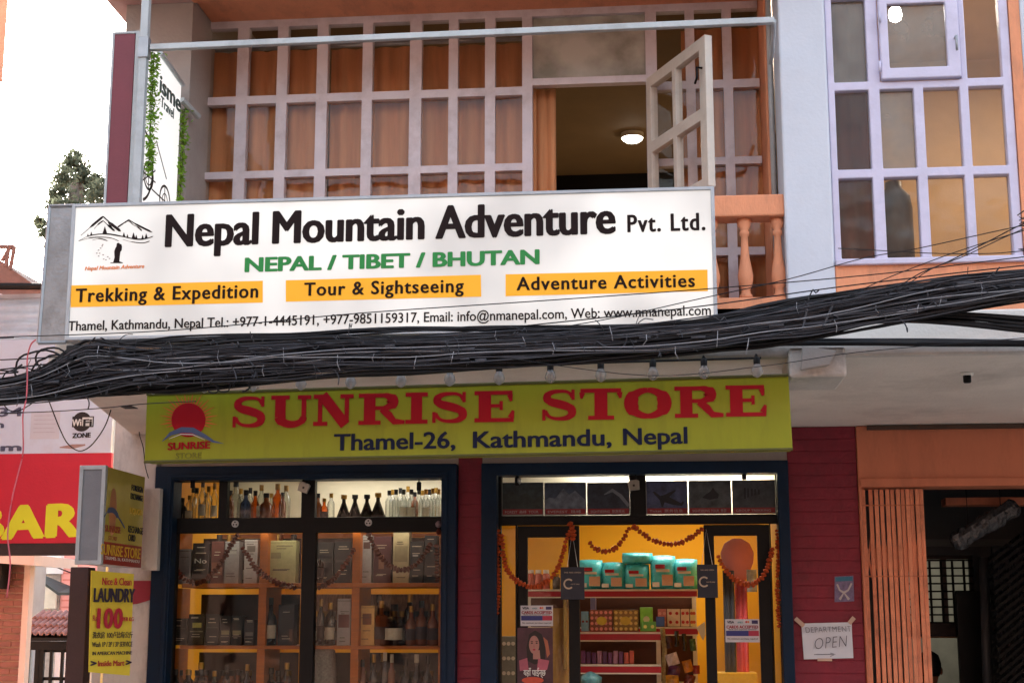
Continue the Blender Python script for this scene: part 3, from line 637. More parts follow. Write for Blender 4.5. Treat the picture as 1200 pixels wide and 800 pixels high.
# slab serif capitals drawn as strokes in a 1 x 1 box
def slab(ch):
    o = []; T = .30; t = .17; s = .13
    def bar(x0, y0, x1, y1, w): o.append(([(x0, y0), (x1, y1)], w))
    if ch in 'IT':
        cx_ = .5
        bar(cx_, s, cx_, 1 - s, T if ch == 'T' else .5)
        if ch == 'I': bar(0, s / 2, 1, s / 2, s); bar(0, 1 - s / 2, 1, 1 - s / 2, s)
        else:
            bar(.2, s / 2, .8, s / 2, s); bar(.03, 1 - s / 2, .97, 1 - s / 2, s)
            o.append(([(.07, 1 - s), (.05, .68)], [.14, .05])); o.append(([(.93, 1 - s), (.95, .68)], [.14, .05]))
    if ch == 'E':
        bar(.27, s, .27, 1 - s, T); bar(.02, s / 2, .96, s / 2, s); bar(.02, 1 - s / 2, .93, 1 - s / 2, s)
        bar(.42, .52, .64, .52, .11); bar(.66, .38, .66, .67, .08)
        o.append(([(.87, 1 - s), (.9, .66)], [.14, .06])); o.append(([(.89, s), (.95, .36)], [.16, .06]))
    if ch == 'N':
        bar(.17, s, .17, 1 - s, .11); bar(.85, 0.16, .85, 1 - s, .11)
        bar(.0, s / 2, .36, s / 2, s); bar(0.0, 1 - s / 2, .3, 1 - s / 2, s); bar(.68, 1 - s / 2, 1.02, 1 - s / 2, s)
        o.append(([(.22, .98), (.82, .02)], [.27, .27]))
    if ch == 'U':
        bar(.24, .3, .24, 1 - s, .27); bar(.0, 1 - s / 2, .47, 1 - s / 2, s); bar(.84, .3, .84, 1 - s, .12); bar(.68, 1 - s / 2, 1.02, 1 - s / 2, s)
        pts = [(.24 + .3 - .3 * math.cos(a), .31 - .24 * math.sin(a)) for a in [math.pi * k / 12 for k in range(13)]]
        o.append((pts, [.27 - .13 * k / 12 + .02 for k in range(13)]))
    if ch == 'O':
        pts = [(.5 + .36 * math.cos(a), .5 + .415 * math.sin(a)) for a in [math.pi / 2 + 2 * math.pi * k / 32 for k in range(33)]]
        o.append((pts, [.15 + .15 * abs(math.cos(math.pi / 2 + 2 * math.pi * k / 32)) for k in range(33)]))
    if ch == 'R':
        bar(.24, s, .24, 1 - s, .25); bar(.0, s / 2, .48, s / 2, s); bar(.0, 1 - s / 2, .55, 1 - s / 2, s)
        pts = [(.53 + .2 * math.sin(a), .735 + .205 * math.cos(a)) for a in [math.pi * k / 12 for k in range(13)]]
        pts = [(.36, .935)] + pts + [(.36, .53)]
        o.append((pts, [.12] + [.12 + .15 * math.sin(math.pi * k / 12) for k in range(13)] + [.12]))
        o.append(([(.5, .5), (.66, .3), (.78, .09), (1.0, .07)], [.2, .25, .2, .12]))
    if ch == 'S':
        pts = bez([(.86, .74), (.80, .97), (.6, .94), (.5, .94), (.26, .94), (.17, .83), (.17, .74), (.17, .60), (.34, .58), (.5, .53), (.68, .47), (.86, .42), (.85, .27), (.84, .1), (.66, .06), (.5, .06), (.3, .06), (.17, .12), (.12, .32)], 7)
        n = len(pts); wd = []
        for i in range(n):
            f = i / (n - 1); wd.append(.10 + .17 * math.exp(-((f - .5) / .17) ** 2) + .07 * math.exp(-((f - .3) / .1) ** 2) + .07 * math.exp(-((f - .7) / .1) ** 2))
        o.append((pts, wd)); bar(.88, .66, .88, .99, .09); bar(.08, .01, .08, .36, .09)
    return o
def slabword(chars, spans, base, cap, Y, parent):
    for ch, (a, b) in zip(chars, spans):
        f = (a - 271) / 629; vb = base[0] + (base[1] - base[0]) * f; P = aty(a, vb, Y); Wd = aty(b, vb, Y).x - P.x; H = aty(a, vb - cap, Y).z - P.z
        mb = MB()
        for i, (pts, wd) in enumerate(slab(ch)):
            # widths are drawn in the stretched box: build in unit space then scale
            t = MB(); pz = Vector((0, 0, 0)); kx = Wd; kz = H
            strip([(p[0] * kx, p[1] * kz) for p in pts], [wv * ((kx if abs(pts[min(j + 1, len(pts) - 1)][0] - pts[max(j - 1, 0)][0]) * kx < abs(pts[min(j + 1, len(pts) - 1)][1] - pts[max(j - 1, 0)][1]) * kz else kz)) for j, wv in enumerate(wd if isinstance(wd, (list, tuple)) else [wd] * len(pts))],
                  P, UX, UZ, Vector((0, -.002 - .0003 * i, 0)), mb)
        part('letter', mb, M_SIGNR, parent)
slabword('SUNRISE', [(271, 312), (317, 363), (367, 413), (420, 474), (475, 501), (505, 549), (555, 604)], (501, 487), 36.5, YS - .001, ss)
slabword('STORE', [(634, 677), (679, 730), (732, 787), (791, 848), (850, 900)], (501, 487), 36.5, YS - .001, ss)
ltext('Thamel-26,', (392, 527.5), (533, 524.5), 19.5, YS - .001, M_SIGNB, ss, bold=.022)
ltext('Kathmandu,', (555, 524.5), (716, 521.3), 19.5, YS - .001, M_SIGNB, ss, bold=.022)
ltext('Nepal', (731, 521), (805, 519), 19.5, YS - .001, M_SIGNB, ss, bold=.022)
sr = MB()
for k in range(40):
    a = 2 * math.pi * k / 40; r0, r1_ = 20, 34 if k % 2 else 28
    c = (221, 492)
    if 200 < math.degrees(a) < 340: continue
    p0 = (c[0] + r0 * math.cos(a), c[1] - r0 * math.sin(a)); p1 = (c[0] + r1_ * math.cos(a), c[1] - r1_ * math.sin(a))
    stroke([p0, p1], [2.0, .3], YS - .001, .001, sr)
part('sun_rays', sr, mat('orange_vinyl', rgb(205, 95, 40), .45), ss)
sd_ = MB(); sd_.prism([aty(221 + 20 * math.cos(2 * math.pi * k / 32), 492 - 20 * math.sin(2 * math.pi * k / 32), YS - .001) for k in range(32)][::-1], (0, -.0016, 0))
part('sun_disc', sd_, M_SIGNR, ss)
sw_ = MB(); stroke([(190, 517), (200, 508), (213, 503.5), (226, 504), (240, 511), (250, 517), (262, 519.5)], [.5, 4, 6.5, 6.5, 4.5, 2.5, .3], YS - .003, .001, sw_)
part('swoosh', sw_, mat('steel_blue_vinyl', rgb(70, 90, 130), .45), ss)
sw2 = MB(); stroke([(198, 514), (212, 508.5), (226, 509), (240, 515)], [.3, 1.0, 1.0, .3], YS - .0045, .001, sw2); part('swoosh_line', sw2, M_WHITE, ss)
ltext('SUNRISE', (197, 527), (246, 525), 8.5, YS - .001, M_SIGNR, ss, bold=.035)
ltext('STORE', (206, 537.5), (236, 536.5), 7, YS - .001, mat('olive_print', rgb(110, 110, 20), .5), ss, bold=.0)

# --- frosted bulbs in front of the store sign
M_FBULB = glass('frosted_bulb_glass', (.8, .8, .8, 1), 1.45, .3, 1.5, 0, .35, (.6, .6, .6, 1))
yb = YS - .12
bt = None
for k, u in enumerate([180, 240, 297, 353, 411, 470, 527, 585, 645, 704, 765, 825, 887]):
    v = 448 - (u - 180) * .0285
    p = aty(u, v, yb)
    lab = 'unlit frosted bulb hanging above the store sign, %s from the logo end' % ORD[k]
    if bt is None:
        bt = thing('light_bulb', lab, 'light bulb', p, 'unlit bulbs along the top of the store sign')
        part('glass_bulb', MB().lathe([(.004, -.052), (.019, -.042), (.025, -.027), (.021, -.01), (.012, .006), (.011, .01)], p, 14), M_FBULB, bt, smooth=True)
        part('socket', MB().lathe([(.012, .0), (.014, .005), (.014, .03), (.008, .038)], p, 12), M_CABLE, bt, smooth=True)
        part('bracket', MB().tube([p + Vector((0, 0, .04)), p + Vector((0, .03, .05)), p + Vector((0, .075, .05))], .005, 6), M_CABLE, bt)
    else: copytree(bt, p, lab)
cbr = MB(); cbr.tube([aty(u, 440.5 - (u - 172) * .0295, YS - .035) for u in range(172, 925, 40)], .005, 6)
solo('lamp_wire', cbr, M_CABLE, 'thin black wire feeding the bulbs along the top edge of the store sign', 'wire', smooth=True)

# --- upright welcome sign at the left end, seen along its face
YV0 = -2.32
Xv = aty(161, 120, YV0).x
ftop = atx(213, 98, Xv); YV1 = ftop.y
zv1 = aty(161, 38, YV0).z; zv0 = 3.15
xa = aty(128, 120, YV0).x
vs_ = thing('upright_welcome_sign', 'tall white sign with bicycle drawing and a maroon end, standing at the left end', 'sign', (xa, YV0, zv0))
part('sign_box', MB().box(xa + .006, Xv, YV0 + .004, YV1, zv0, zv1), M_WHITE, vs_, bev=.003)
part('maroon_end', MB().box(xa + .008, aty(155, 120, YV0).x, YV0 - .004, YV0 + .003, zv0 + .01, zv1 - .008), mat('maroon_sheet', rgb(118, 55, 66), .5, .08, .1, 5), vs_, bev=.001)
part('edge_strip', MB().plate(xa, Xv + .003, zv0, zv1 + .004, YV0 - .008, .03, [(xa + .012, aty(156, 120, YV0).x, zv0 + .012, zv1 - .008)]), M_POLE, vs_, bev=.002)
UY = Vector((0, 1, 0)); NXf = Xv + .0015
def vtext(body, p0, p1, cap, m, **k):
    P, Q = atx(p0[0], p0[1], NXf), atx(p1[0], p1[1], NXf); T = atx(p0[0], p0[1] - cap, NXf)
    return text(body, P, UY, UZ, (Q - P).y, T.z - P.z, m, vs_, **k)
M_GRT = mat('grey_green_print', rgb(70, 88, 84), .5)
part('lit_white_face', MB().box(Xv - .0005, Xv + .001, YV0 + .02, YV1 - .01, zv0 + .01, zv1 - .01), emis('sign_face_white', (1, .98, .95, 1), .12, (.75, .75, .74, 1)), vs_)
vtext('isme', (187, 107), (211, 127), 21, M_GRT, bold=.02)
vtext('Travel', (188, 124), (203, 138), 13, M_GRT, bold=.0)
def ring(u, v, ru, wd, mb, a0=0, a1=2 * math.pi, n=28):
    c = atx(u, v, NXf); R = abs(atx(u, v + ru, NXf).z - c.z)
    strip([(c.y + R * math.cos(a0 + (a1 - a0) * k / n), c.z + R * math.sin(a0 + (a1 - a0) * k / n)) for k in range(n + 1)], wd, Vector((NXf, 0, 0)), UY, UZ, Vector((.001, 0, 0)), mb)
bk = MB()
ring(174, 206, 16, .012, bk); ring(174, 206, 11, .006, bk); ring(193, 236, 18, .012, bk); ring(193, 236, 9, .006, bk); ring(164, 190, 44, .014, bk, -1.2, 1.4)
for (u0, v0, u1, v1) in [(174, 190, 174, 222), (166, 200, 182, 214), (166, 212, 182, 200), (183, 165, 195, 210), (193, 220, 193, 240), (178, 222, 193, 236)]:
    a, b = atx(u0, v0, NXf), atx(u1, v1, NXf); strip([(a.y, a.z), (b.y, b.z)], .007, Vector((NXf, 0, 0)), UY, UZ, Vector((.0014, 0, 0)), bk)
part('bicycle_drawing', bk, M_BLACK, vs_)
part('top_rail', MB().tube([atx(188, 62, Xv + .01), atx(214, 99, Xv + .01)], .012, 8), M_POLE, vs_)
part('support_arm', MB().tube([atx(213, 117, Xv + .01), aty(233, 137, YR)], .016, 8), M_POLE, vs_)

# --- pipe frame in front of the balcony
YP = -2.5
YP = YN + .05
pf = thing('pipe_frame', 'pale metal pipe post and rail crossing in front of the balcony windows', 'pipe frame', (aty(165, 200, YP).x, YP, 3.0))
px = (aty(174, 0, YP).x + aty(158, 238, YP).x) / 2
def sq(x0, x1, y0, y1, z0, z1): return MB().box(x0, x1, y0, y1, z0, z1)
part('post', sq(px - .018, px + .018, YP - .018, YP + .018, ZN1 + .002, zc), M_POLE, pf, bev=.003)
ra, rb = aty(172, 57, YP), aty(907, 25, YP)
part('rail', MB().prism([ra + Vector((.02, -.02, -.014)), ra + Vector((.02, .01, -.014)), ra + Vector((.02, .01, .014)), ra + Vector((.02, -.02, .014))], rb - ra - Vector((.02, 0, 0))), M_POLE, pf, bev=.003)
part('end_stay', MB().tube([rb, rb + Vector((0.02, .35, 0)), rb + Vector((.02, .5 - .002, 0))], .01, 8), M_POLE, pf)
part('joint', sq(px - .022, px + .026, YP - .024, YP + .02, ra.z - .05, ra.z + .05), M_STEEL, pf, bev=.003)

# --- trailing vines beside the upright sign
def vine(u, v0, v1, wpx, Y, label, X=None, n=520):
    r = random.Random(u); mb = MB()
    for k in range(n):
        v = r.uniform(v0, v1); f = (v - v0) / (v1 - v0); uu = u + r.gauss(0, wpx * .33) * (1.1 - .5 * f) - f * 6
        p = aty(uu, v, Y + r.uniform(-.04, .04)); s = r.uniform(.008, .016)
        a = Vector((r.uniform(-1, 1), r.uniform(-1, 1), r.uniform(-.6, .4))).normalized() * s; b = Vector((r.uniform(-1, 1), r.uniform(-1, 1), r.uniform(-1, .2))).normalized() * s * .6
        mb.add([p - a, p - b, p + a, p + b], [(0, 1, 2, 3)])
    t = thing('trailing_vine', label, 'plant', aty(u, v0, Y))
    st = MB()
    for k in range(4): st.tube([aty(u + r.uniform(-3, 3), v0, Y), aty(u - 3 + r.uniform(-3, 3), (v0 + v1) / 2, Y), aty(u - 6 + r.uniform(-2, 2), v1 - 6, Y)], .002, 4)
    part('stem', st, mat('vine_stem', rgb(90, 100, 50), .8), t)
    part('foliage', mb, leaf('vine_leaf', rgb(126, 168, 62), .3, .4), t)
vine(181, 62, 206, 13, YP + .08, 'bright green vine trailing beside the pale pipe post', n=650)
vine(216, 128, 238, 10, YV1 + .02, 'green vine trailing behind the far edge of the upright white sign', n=420)

# --- hanging box sign of the store on the corner pillar
Yh1 = -.22; Xh = aty(168, 600, Yh1).x; nr = atx(122, 600, Xh); Yh0 = nr.y
zh1, zh0 = aty(122, 545, Yh0).z, aty(118, 661, Yh0).z
xh0 = aty(91, 600, Yh0).x
hsn = thing('hanging_box_sign', 'small projecting light box reading SUNRISE STORE and RECHARGE CARD on the corner pillar', 'sign', (xh0, Yh0, zh0))
part('box', MB().box(xh0 + .004, Xh - .003, Yh0 + .01, Yh1, zh0 + .004, zh1 - .004), M_STEEL, hsn, bev=.003)
part('end_mesh', MB().box(xh0 + .02, Xh - .02, Yh0 + .002, Yh0 + .009, zh0 + .02, zh1 - .02), mat('grey_end_sheet', rgb(128, 132, 138), .55, .08, .3, 12, fine=220), hsn)
part('end_frame', MB().plate(xh0, Xh, zh0, zh1, Yh0 - .006, .03, [(xh0 + .022, Xh - .022, zh0 + .022, zh1 - .022)]), M_POLE, hsn, bev=.002)
NH = Xh + .001
zr = atx(122, 634, NH).z
part('yellow_face', MB().box(Xh - .003, NH, Yh0 + .025, Yh1 - .002, zr, zh1 - .006), mat('box_sign_yellow', rgb(196, 180, 84), .25, .12, 0, 4, coat=.5), hsn)
part('red_band', MB().box(Xh - .003, NH + .0002, Yh0 + .025, Yh1 - .002, zh0 + .004, zr), mat('box_sign_red', rgb(160, 50, 38), .3, .1, 0), hsn)
def htext(body, p0, p1, cap, m, **k):
    P, Q = atx(p0[0], p0[1], NH), atx(p1[0], p1[1], NH); T = atx(p0[0], p0[1] - cap, NH)
    return text(body, P, UY, UZ, (Q - P).y, T.z - P.z, m, hsn, depth=.0015, **k)
M_YT = mat('yellow_print', rgb(226, 190, 60), .4)
htext('SUNRISE STORE', (118, 649), (164, 655), 13, M_YT, bold=.014)
htext('THAMEL-26, KATHMANDU', (123, 655), (163, 662), 4, M_WHITE)
htext('RECHARGE', (150, 623), (167, 627), 8, M_SIGNB, bold=.012, space=1.1); htext('CARD', (150, 633), (158, 636), 8, M_SIGNB, bold=.012, space=1.1)
htext('SUNRISE', (123, 622), (141, 626), 8, mat('dull_red_print', rgb(150, 62, 40), .4), bold=.02)
htext('STORE', (127, 632), (137, 635), 5, mat('dull_red_print', rgb(150, 62, 40), .4))
htext('FOREIGN', (154, 574), (167, 580), 7, M_SIGNB, bold=.02); htext('EXCHANGE', (153, 584), (167, 588), 7, M_SIGNB, bold=.02); htext('LIQUOR', (152, 601), (166, 605), 7, M_YT, bold=.02)
hb_ = MB(); c = atx(132, 602, NH)
def hstrip(pts, wd, mb): P = [atx(u, v, NH) for u, v in pts]; strip([(p.y, p.z) for p in P], wd, Vector((NH, 0, 0)), UY, UZ, Vector((.0015, 0, 0)), mb)
hstrip(smooth_path([(122, 605), (127, 598), (133, 598), (139, 606), (146, 618)], 4), [.008] * 4 + [.03] * 8 + [.01] * 5, hb_); part('swoosh', hb_, mat('steel_blue_vinyl', (0, 0, 0, 1)), hsn)
ho = MB(); ho.prism([Vector((NH, c.y + .055 * math.cos(6.283 * k / 24), c.z + .012 + .13 * math.sin(6.283 * k / 24))) for k in range(24)], (.0007, 0, 0)); part('sun_drawing', ho, mat('pale_orange_print', rgb(190, 128, 84), .4), hsn)
bz = R_(168, 572, 187, 668, -.12)
solo('white_board', MB().box(bz[0], bz[1] - .004, -.13, -.072, bz[2], bz[3]), M_PLASTER, 'narrow white board between the box sign and the blue window surround', 'board', bev=.004)

# --- laundry banner and brown post
LQ = [aty(107, 668, -.85), aty(157, 672, -.62), aty(152, 791, -.62), aty(104, 787, -.85)]
ld = thing('laundry_banner', 'yellow hanging banner reading LAUNDRY and 100 below the box sign', 'banner', LQ[3])
lux = (LQ[1] - LQ[0]); lux.z = 0; lw = lux.length; lux.normalize(); lnn = lux.cross(UZ)
part('cloth', MB().slab4(LQ[3], LQ[2], LQ[1], LQ[0], -lnn * .004), mat('yellow_banner_cloth', rgb(226, 204, 62), .6, .08, .2, 6), ld)
lh = LQ[0].z - LQ[3].z
def lt(body, x0, x1, y, cap, m, **k):    # fractions of banner width, height from the top
    P = LQ[3] + lux * (x0 * lw) + UZ * (lh * (1 - y)) + lnn * .001
    return text(body, P, lux, UZ, (x1 - x0) * lw, cap * lh, m, ld, depth=.0015, **k)
M_DKP = mat('purple_black_print', rgb(42, 26, 48), .5); M_RDP = mat('crimson_print', rgb(176, 20, 48), .5); M_RDB = mat('brick_print', rgb(170, 60, 40), .5)
lt('Nice & Clean', .2, .88, .14, .075, M_RDP, bold=.02); lt('LAUNDRY', .03, .97, .31, .14, M_DKP, bold=.05)
lt('Rs', .03, .12, .50, .06, M_RDP); lt('100', .14, .7, .57, .2, M_RDP, bold=.045, space=1.12); lt('PER KG', .72, .97, .5, .04, M_RDP, bold=.03)
lt('洗衣房 100卢比每公斤', .04, .97, .665, .05, M_DKP, bold=.01); lt('Wash 1P / 2P / 3P SERVICE', .04, .97, .755, .05, M_DKP, bold=.008); lt('IN AMERICAN MACHINE', .06, .97, .835, .035, M_DKP, bold=.01)
lt('Inside Mart', .2, .8, .945, .055, M_RDB, bold=.03); lt('>', .85, .96, .945, .06, M_DKP, bold=.06); lt('>', .04, .15, .945, .06, M_DKP, bold=.06)
bp = R_(84, 664, 108, 800, -.55)
bp0, bp1 = aty(83, 730, -.55).x, aty(105, 730, -.55).x
pt = thing('brown_post', 'dark brown metal post below the box sign left of the laundry banner', 'post', (bp0, -.55, 0))
part('shaft', MB().box(bp0, bp1, -.6, -.5, .02, zh0 - .004), mat('dark_brown_paint', rgb(62, 40, 40), .5, .12, .15), pt, bev=.006)
part('base_plate', MB().box(bp0 - .04, bp1 + .04, -.64, -.46, .001, .019), M_BLACKF, pt, bev=.003)

# --- notices on the maroon wall
dn = thing('paper_notice', 'white paper taped to the maroon wall, hand lettered DEPARTMENT OPEN', 'notice', aty(970, 772, -.01))
yn = -.012
pp = MB(); a0, a1, a2, a3 = aty(939, 730, yn), aty(998, 728.5, yn), aty(1000, 770.5, yn), aty(942, 772, yn)
g = 8; vs = []; fs = []
for i in range(g + 1):
    for j in range(g + 1):
        p = a3.lerp(a2, i / g).lerp(a0.lerp(a1, i / g), j / g); vs.append((p.x, p.y - .004 * math.sin(i * .9) * math.sin(j * .8 + .5), p.z))
for i in range(g):
    for j in range(g): k = i * (g + 1) + j; fs.append((k, k + g + 1, k + g + 2, k + 1))
po = part('paper', pp.add(vs, fs), mat('white_paper', rgb(214, 216, 226), .8, .03, .1), dn, smooth=True)
M_PEN = mat('pencil_grey', rgb(92, 92, 105), .6, .1, 0)
ltext('DEPARTMENT', (944, 741), (997, 739.5), 6.5, yn - .007, M_PEN, dn, bold=-.02, shear=-.12, space=1.1)
ltext('OPEN', (955, 760.5), (993, 757), 13, yn - .007, M_PEN, dn, bold=-.022, shear=.15, space=1.1)
ar = MB(); stroke([(954, 766.5), (977, 766)], .7, yn - .007, .001, ar); stroke([(973, 764.6), (979, 766), (973, 768.5)], .7, yn - .007, .001, ar); part('arrow', ar, M_PEN, dn)
for a, b in (((932, 724), (942, 733)), ((995, 730), (1001, 723)), ((958, 772.5), (975, 772.5))):
    tp = MB(); stroke([a, b], 5 if a[0] != 958 else 3, yn - .008, .0006, tp); part('tape', tp, mat('masking_tape', rgb(200, 168, 150), .4), dn)
fl = thing('small_sticker', 'small torn blue and white sticker on the maroon wall above the paper notice', 'sticker', aty(989, 704, -.01))
poly([(978, 705), (1001, 704), (1000, 674), (978, 675)], -.006, .001, mat('dusty_purple_paper', rgb(118, 105, 135), .7, .3, .1, 60), fl, 'paper')
poly([(979, 681), (999, 680), (999, 675), (979, 676)], -.0085, .0005, mat('teal_print', rgb(60, 110, 135), .7), fl, 'blue_band')
ef = MB(); stroke([(981, 684), (984, 691), (989, 694), (994, 691), (998, 683)], [2, 2, 3, 2, 2], -.0085, .0005, ef); stroke([(984, 702), (989, 694), (995, 702)], [3, 2, 3], -.0085, .0008, ef); part('figure_print', ef, mat('pale_print', rgb(185, 175, 175), .7), fl)

# ================================================================== INSIDE THE STORE
M_SAFF = mat('saffron_wall_paint', rgb(244, 178, 30), .7, .05, .1, 3)
M_CEIL = mat('store_ceiling', rgb(228, 222, 205), .8, .05, .1)
M_WOOD = mat('orange_wood', rgb(186, 100, 24), .5, .2, .15, 8, stretch=(.3, 1, 6))
M_NICHE = mat('cream_niche_panel', rgb(225, 215, 190), .6, .06, .05)
M_REDSH = mat('red_shelf_lip', rgb(170, 24, 40), .4, .08, 0); M_WSH = mat('white_shelf_metal', rgb(222, 212, 198), .4, .06, 0)
ZC = 2.62
xi0, xi1 = X_BL0 - .05, X_BR1 + .03
sr_ = MB(); sr_.box(xi0, xi1, 3.3, 3.4, 0, ZC); sr_.box(xi0 - .1, xi0, .3, 3.4, 0, ZC); sr_.box(xi1, xi1 + .1, .26, 3.4, 0, ZC)
part('store_walls', sr_, M_SAFF, B)
part('store_ceiling', MB().box(xi0 - .1, xi1 + .1, .305, 3.4, ZC, ZC + .06), M_CEIL, B)
part('store_floor', MB().box(xi0, xi1, .12, 3.3, 0.002, 0.01), mat('store_floor_tile', rgb(150, 130, 110), .3), B)
for i, (x0, sxx, yy, zz) in enumerate([(aty(430, 556, 1.5).x, 1.2, 1.5, ZC - .03), ((aty(790, 556, .3).x), 1.0, .34, ZC - .03)]):
    p = Vector((x0, yy, zz))
    t = thing('tube_lamp', ['lit tube lamp on the ceiling above the liquor shelves', 'lit tube lamp behind the door transom above the posters'][i], 'lamp', p)
    part('tube', MB().tube([p + Vector((-sxx / 2, 0, 0)), p + Vector((sxx / 2, 0, 0))], .014, 10), emis('tube_glow', (1, .95, .82, 1), 2.5), t, smooth=True)
    part('fitting', MB().box(p.x - sxx / 2 - .03, p.x + sxx / 2 + .03, p.y - .02, p.y + .02, ZC - .012, ZC - .001), M_WHITE, t)
    lamp('store_light', (p.x, p.y, ZC - .06), sxx, .08, 2.6 if i else 1.7, (1, .95, .84), (math.radians(38) if i else 0, 0, 0))
part('transom_backing', MB().box(aty(586, 560, .5).x, xi1 - .02, .55, .57, zt0 + .022, ZC - .001), mat('white_backing_board', rgb(232, 226, 208), .7, .05, .05), B)
lamp('transom_light', (aty(800, 556, .4).x, .3, ZC - .05), 1.0, .05, .5, (1, .93, .78), (math.radians(60), 0, 0))
lamp('store_light', (.2, 2.4, ZC - .05), .8, .3, 2.2, (1, .92, .76))

# display case in the left window
YD0, YD1 = .13, .50
xd0, xd1 = L0 + .01, L1 - .01
zA_ = aty(360, 609, .14).z; zA0 = aty(300, 688, .14).z; zB0 = aty(300, 760, .14).z; zC0 = zB0 - (zA0 - zB0) * 1.02
dc = thing('display_case', 'wooden display shelves of liquor filling the left shop window', 'shelves', ((xd0 + xd1) / 2, YD0, 0))
nx0 = aty(262, 590, YD1).x
part('niche_back', MB().box(nx0, xd1, YD1, YD1 + .015, zA_, zl_L + .08), M_NICHE, dc)
part('top_shelf', MB().box(xd0, xd1, YD0, YD1 - .001, zA_ - .025, zA_), M_WSH, dc)
part('niche_lid', MB().box(xd0, xd1, YD0, YD1 + .02, zl_L + .085, zl_L + .1), M_NICHE, dc)
for z, zt in ((zA0, aty(300, 683, .13).z), (zB0, aty(300, 756, .13).z), (zC0, zC0 + .035)):
    part('shelf', MB().box(xd0, xd1, YD0, YD1, z, zt), M_WOOD, dc, bev=.002)
SH = {'A': aty(300, 683, .13).z, 'B': aty(300, 756, .13).z, 'C': zC0 + .035, 'T': zA_}
zlow = .45
for (u0, u1) in ((303, 312), (412, 421), (195, 201), (514, 520)):
    x0, x1 = aty(u0, 700, YD0).x, aty(u1, 700, YD0).x
    zs_ = sorted([zA_ - .026, zA0, SH['A'], zB0, SH['B'], zC0, SH['C'], zlow])
    for k in range(0, 8, 2): part('upright', MB().box(x0, x1, YD0 + .002, YD1 - .01, zs_[k] + .001, zs_[k + 1] - .001), M_WOOD, dc)
part('rear_rail', MB().box(aty(255, 740, YD1).x, xd1, YD1 - .02, YD1, (SH['A'] + zA_) / 2 + .1, (SH['A'] + zA_) / 2 + .125), M_WOOD, dc)
M_BKP = mat('dark_case_back', rgb(58, 40, 34), .7, .4, .1, 14)
for (za, zb__, f_) in ((SH['A'], zA_ - .026, .82), (SH['B'], zA0, .9), (SH['C'], zB0, .92)):
    part('back_board', MB().box(xd0 + .01, aty(352, 700, YD1).x, YD1 - .008, YD1 - .001, za + .001, za + (zb__ - za) * f_), M_BKP, dc)
    part('back_board', MB().box(aty(360, 700, YD1).x, xd1 - .01, YD1 - .008, YD1 - .001, za + .001, za + (zb__ - za) * f_), M_BKP if za != SH['B'] else mat('pale_case_back', rgb(150, 118, 92), .6, .55, .1, 26, stretch=(3, 1, .7)), dc)
part('case_base', MB().box(xd0, xd1, YD0, YD1, .02, zlow), M_WOOD, dc)
lamp('niche_light', ((aty(450, 570, .3).x), .32, zl_L + .075), .9, .05, .62, (1, .97, .92))
lamp('added_goods_fill', (aty(360, 700, .12).x, .115, zA_ - .04), 1.4, .03, .3, (1, .9, .75), (math.radians(30), 0, 0))  # added fill light for the front of the goods; no fitting stands for it
lamp('niche_light', ((aty(300, 570, .3).x), .32, zl_L + .075), .3, .05, .08, (1, .9, .7))

# bottles
def gl_(n, c, t=.9): return glass(n, (c[0], c[1], c[2], 1), 1.5, .03, 1.3)
G_CLEAR = glass('clear_bottle_glass', (.93, .95, .95, 1), 1.5, .05, 2.2, edge=.12); G_AMB = glass('amber_bottle_glass', (.85, .36, .06, 1), 1.5, .05, 1.6, edge=.15)
G_DARK = mat('dark_bottle_glass', rgb(34, 24, 20), .12, .1, 0, spec=.7); G_BLUE = glass('blue_bottle_glass', (.25, .33, .55, 1), 1.5, .05, 1.5, edge=.15)
G_BROWN = mat('whisky_bottle_glass', rgb(120, 62, 30), .12, .15, 0, spec=.7); G_GREEN = mat('green_bottle_glass', rgb(26, 52, 32), .12, .1, 0, spec=.7)
M_LABW = mat('cream_bottle_label', rgb(205, 198, 178), .6, .12, 0, 60); M_LABD = mat('dark_bottle_label', rgb(60, 40, 40), .5, .2, 0, 60)
M_CAPG = mat('gold_cap', rgb(170, 130, 60), .35, .1, 0, metal=.7); M_CAPK = mat('black_cap', rgb(28, 26, 28), .4, .1, 0)
PROF = {'tall': [(.036, 0), (.038, .01), (.038, .62), (.032, .69), (.017, .76), (.016, .95)],
        'cone': [(.04, 0), (.046, .02), (.044, .2), (.016, .66), (.012, .72), (.012, .95)],
        'round': [(.04, 0), (.044, .02), (.044, .5), (.036, .6), (.017, .70), (.016, .95)],
        'square': [(.045, 0), (.047, .02), (.047, .6), (.04, .66), (.015, .70), (.015, .95)]}
bproto = {}
def bottle(p, h, rk, shape, gm, lm, cm, lab, grp):
    key = (shape, gm.name, lm.name if lm else '', cm.name, round(h, 2), round(rk, 1))
    if key in bproto: return copytree(bproto[key], p, lab)
    t = thing('bottle', lab, 'bottle', p, grp); bproto[key] = t
    kk = rk * 1.0; n = 4 if shape == 'square' else 14
    pr = [(r * kk, z * h) for r, z in PROF[shape]]
    part('glass_body', MB().lathe(pr, p, n), gm, t, smooth=(n > 4), bev=0)
    part('cap', MB().lathe([(.018 * kk, h * .84), (.0195 * kk, h * .845), (.0195 * kk, h), (.010 * kk, h)], p, 10), cm, t, smooth=False)
    if lm:
        z0, z1 = h * .14, h * (.42 if shape != 'cone' else .2)
        r = pr[2][0] * 1.02 + .001; vs = []; m_ = 8; fs = []
        for i in range(m_ + 1):
            a = math.radians(200 + 140 * i / m_)
            for z in (z0, z1): vs.append(p + Vector((r * math.cos(a), r * math.sin(a), z)))
        for i in range(m_): fs.append((2 * i, 2 * i + 2, 2 * i + 3, 2 * i + 1))
        part('label', MB().add(vs, fs), lm, t)
    return t
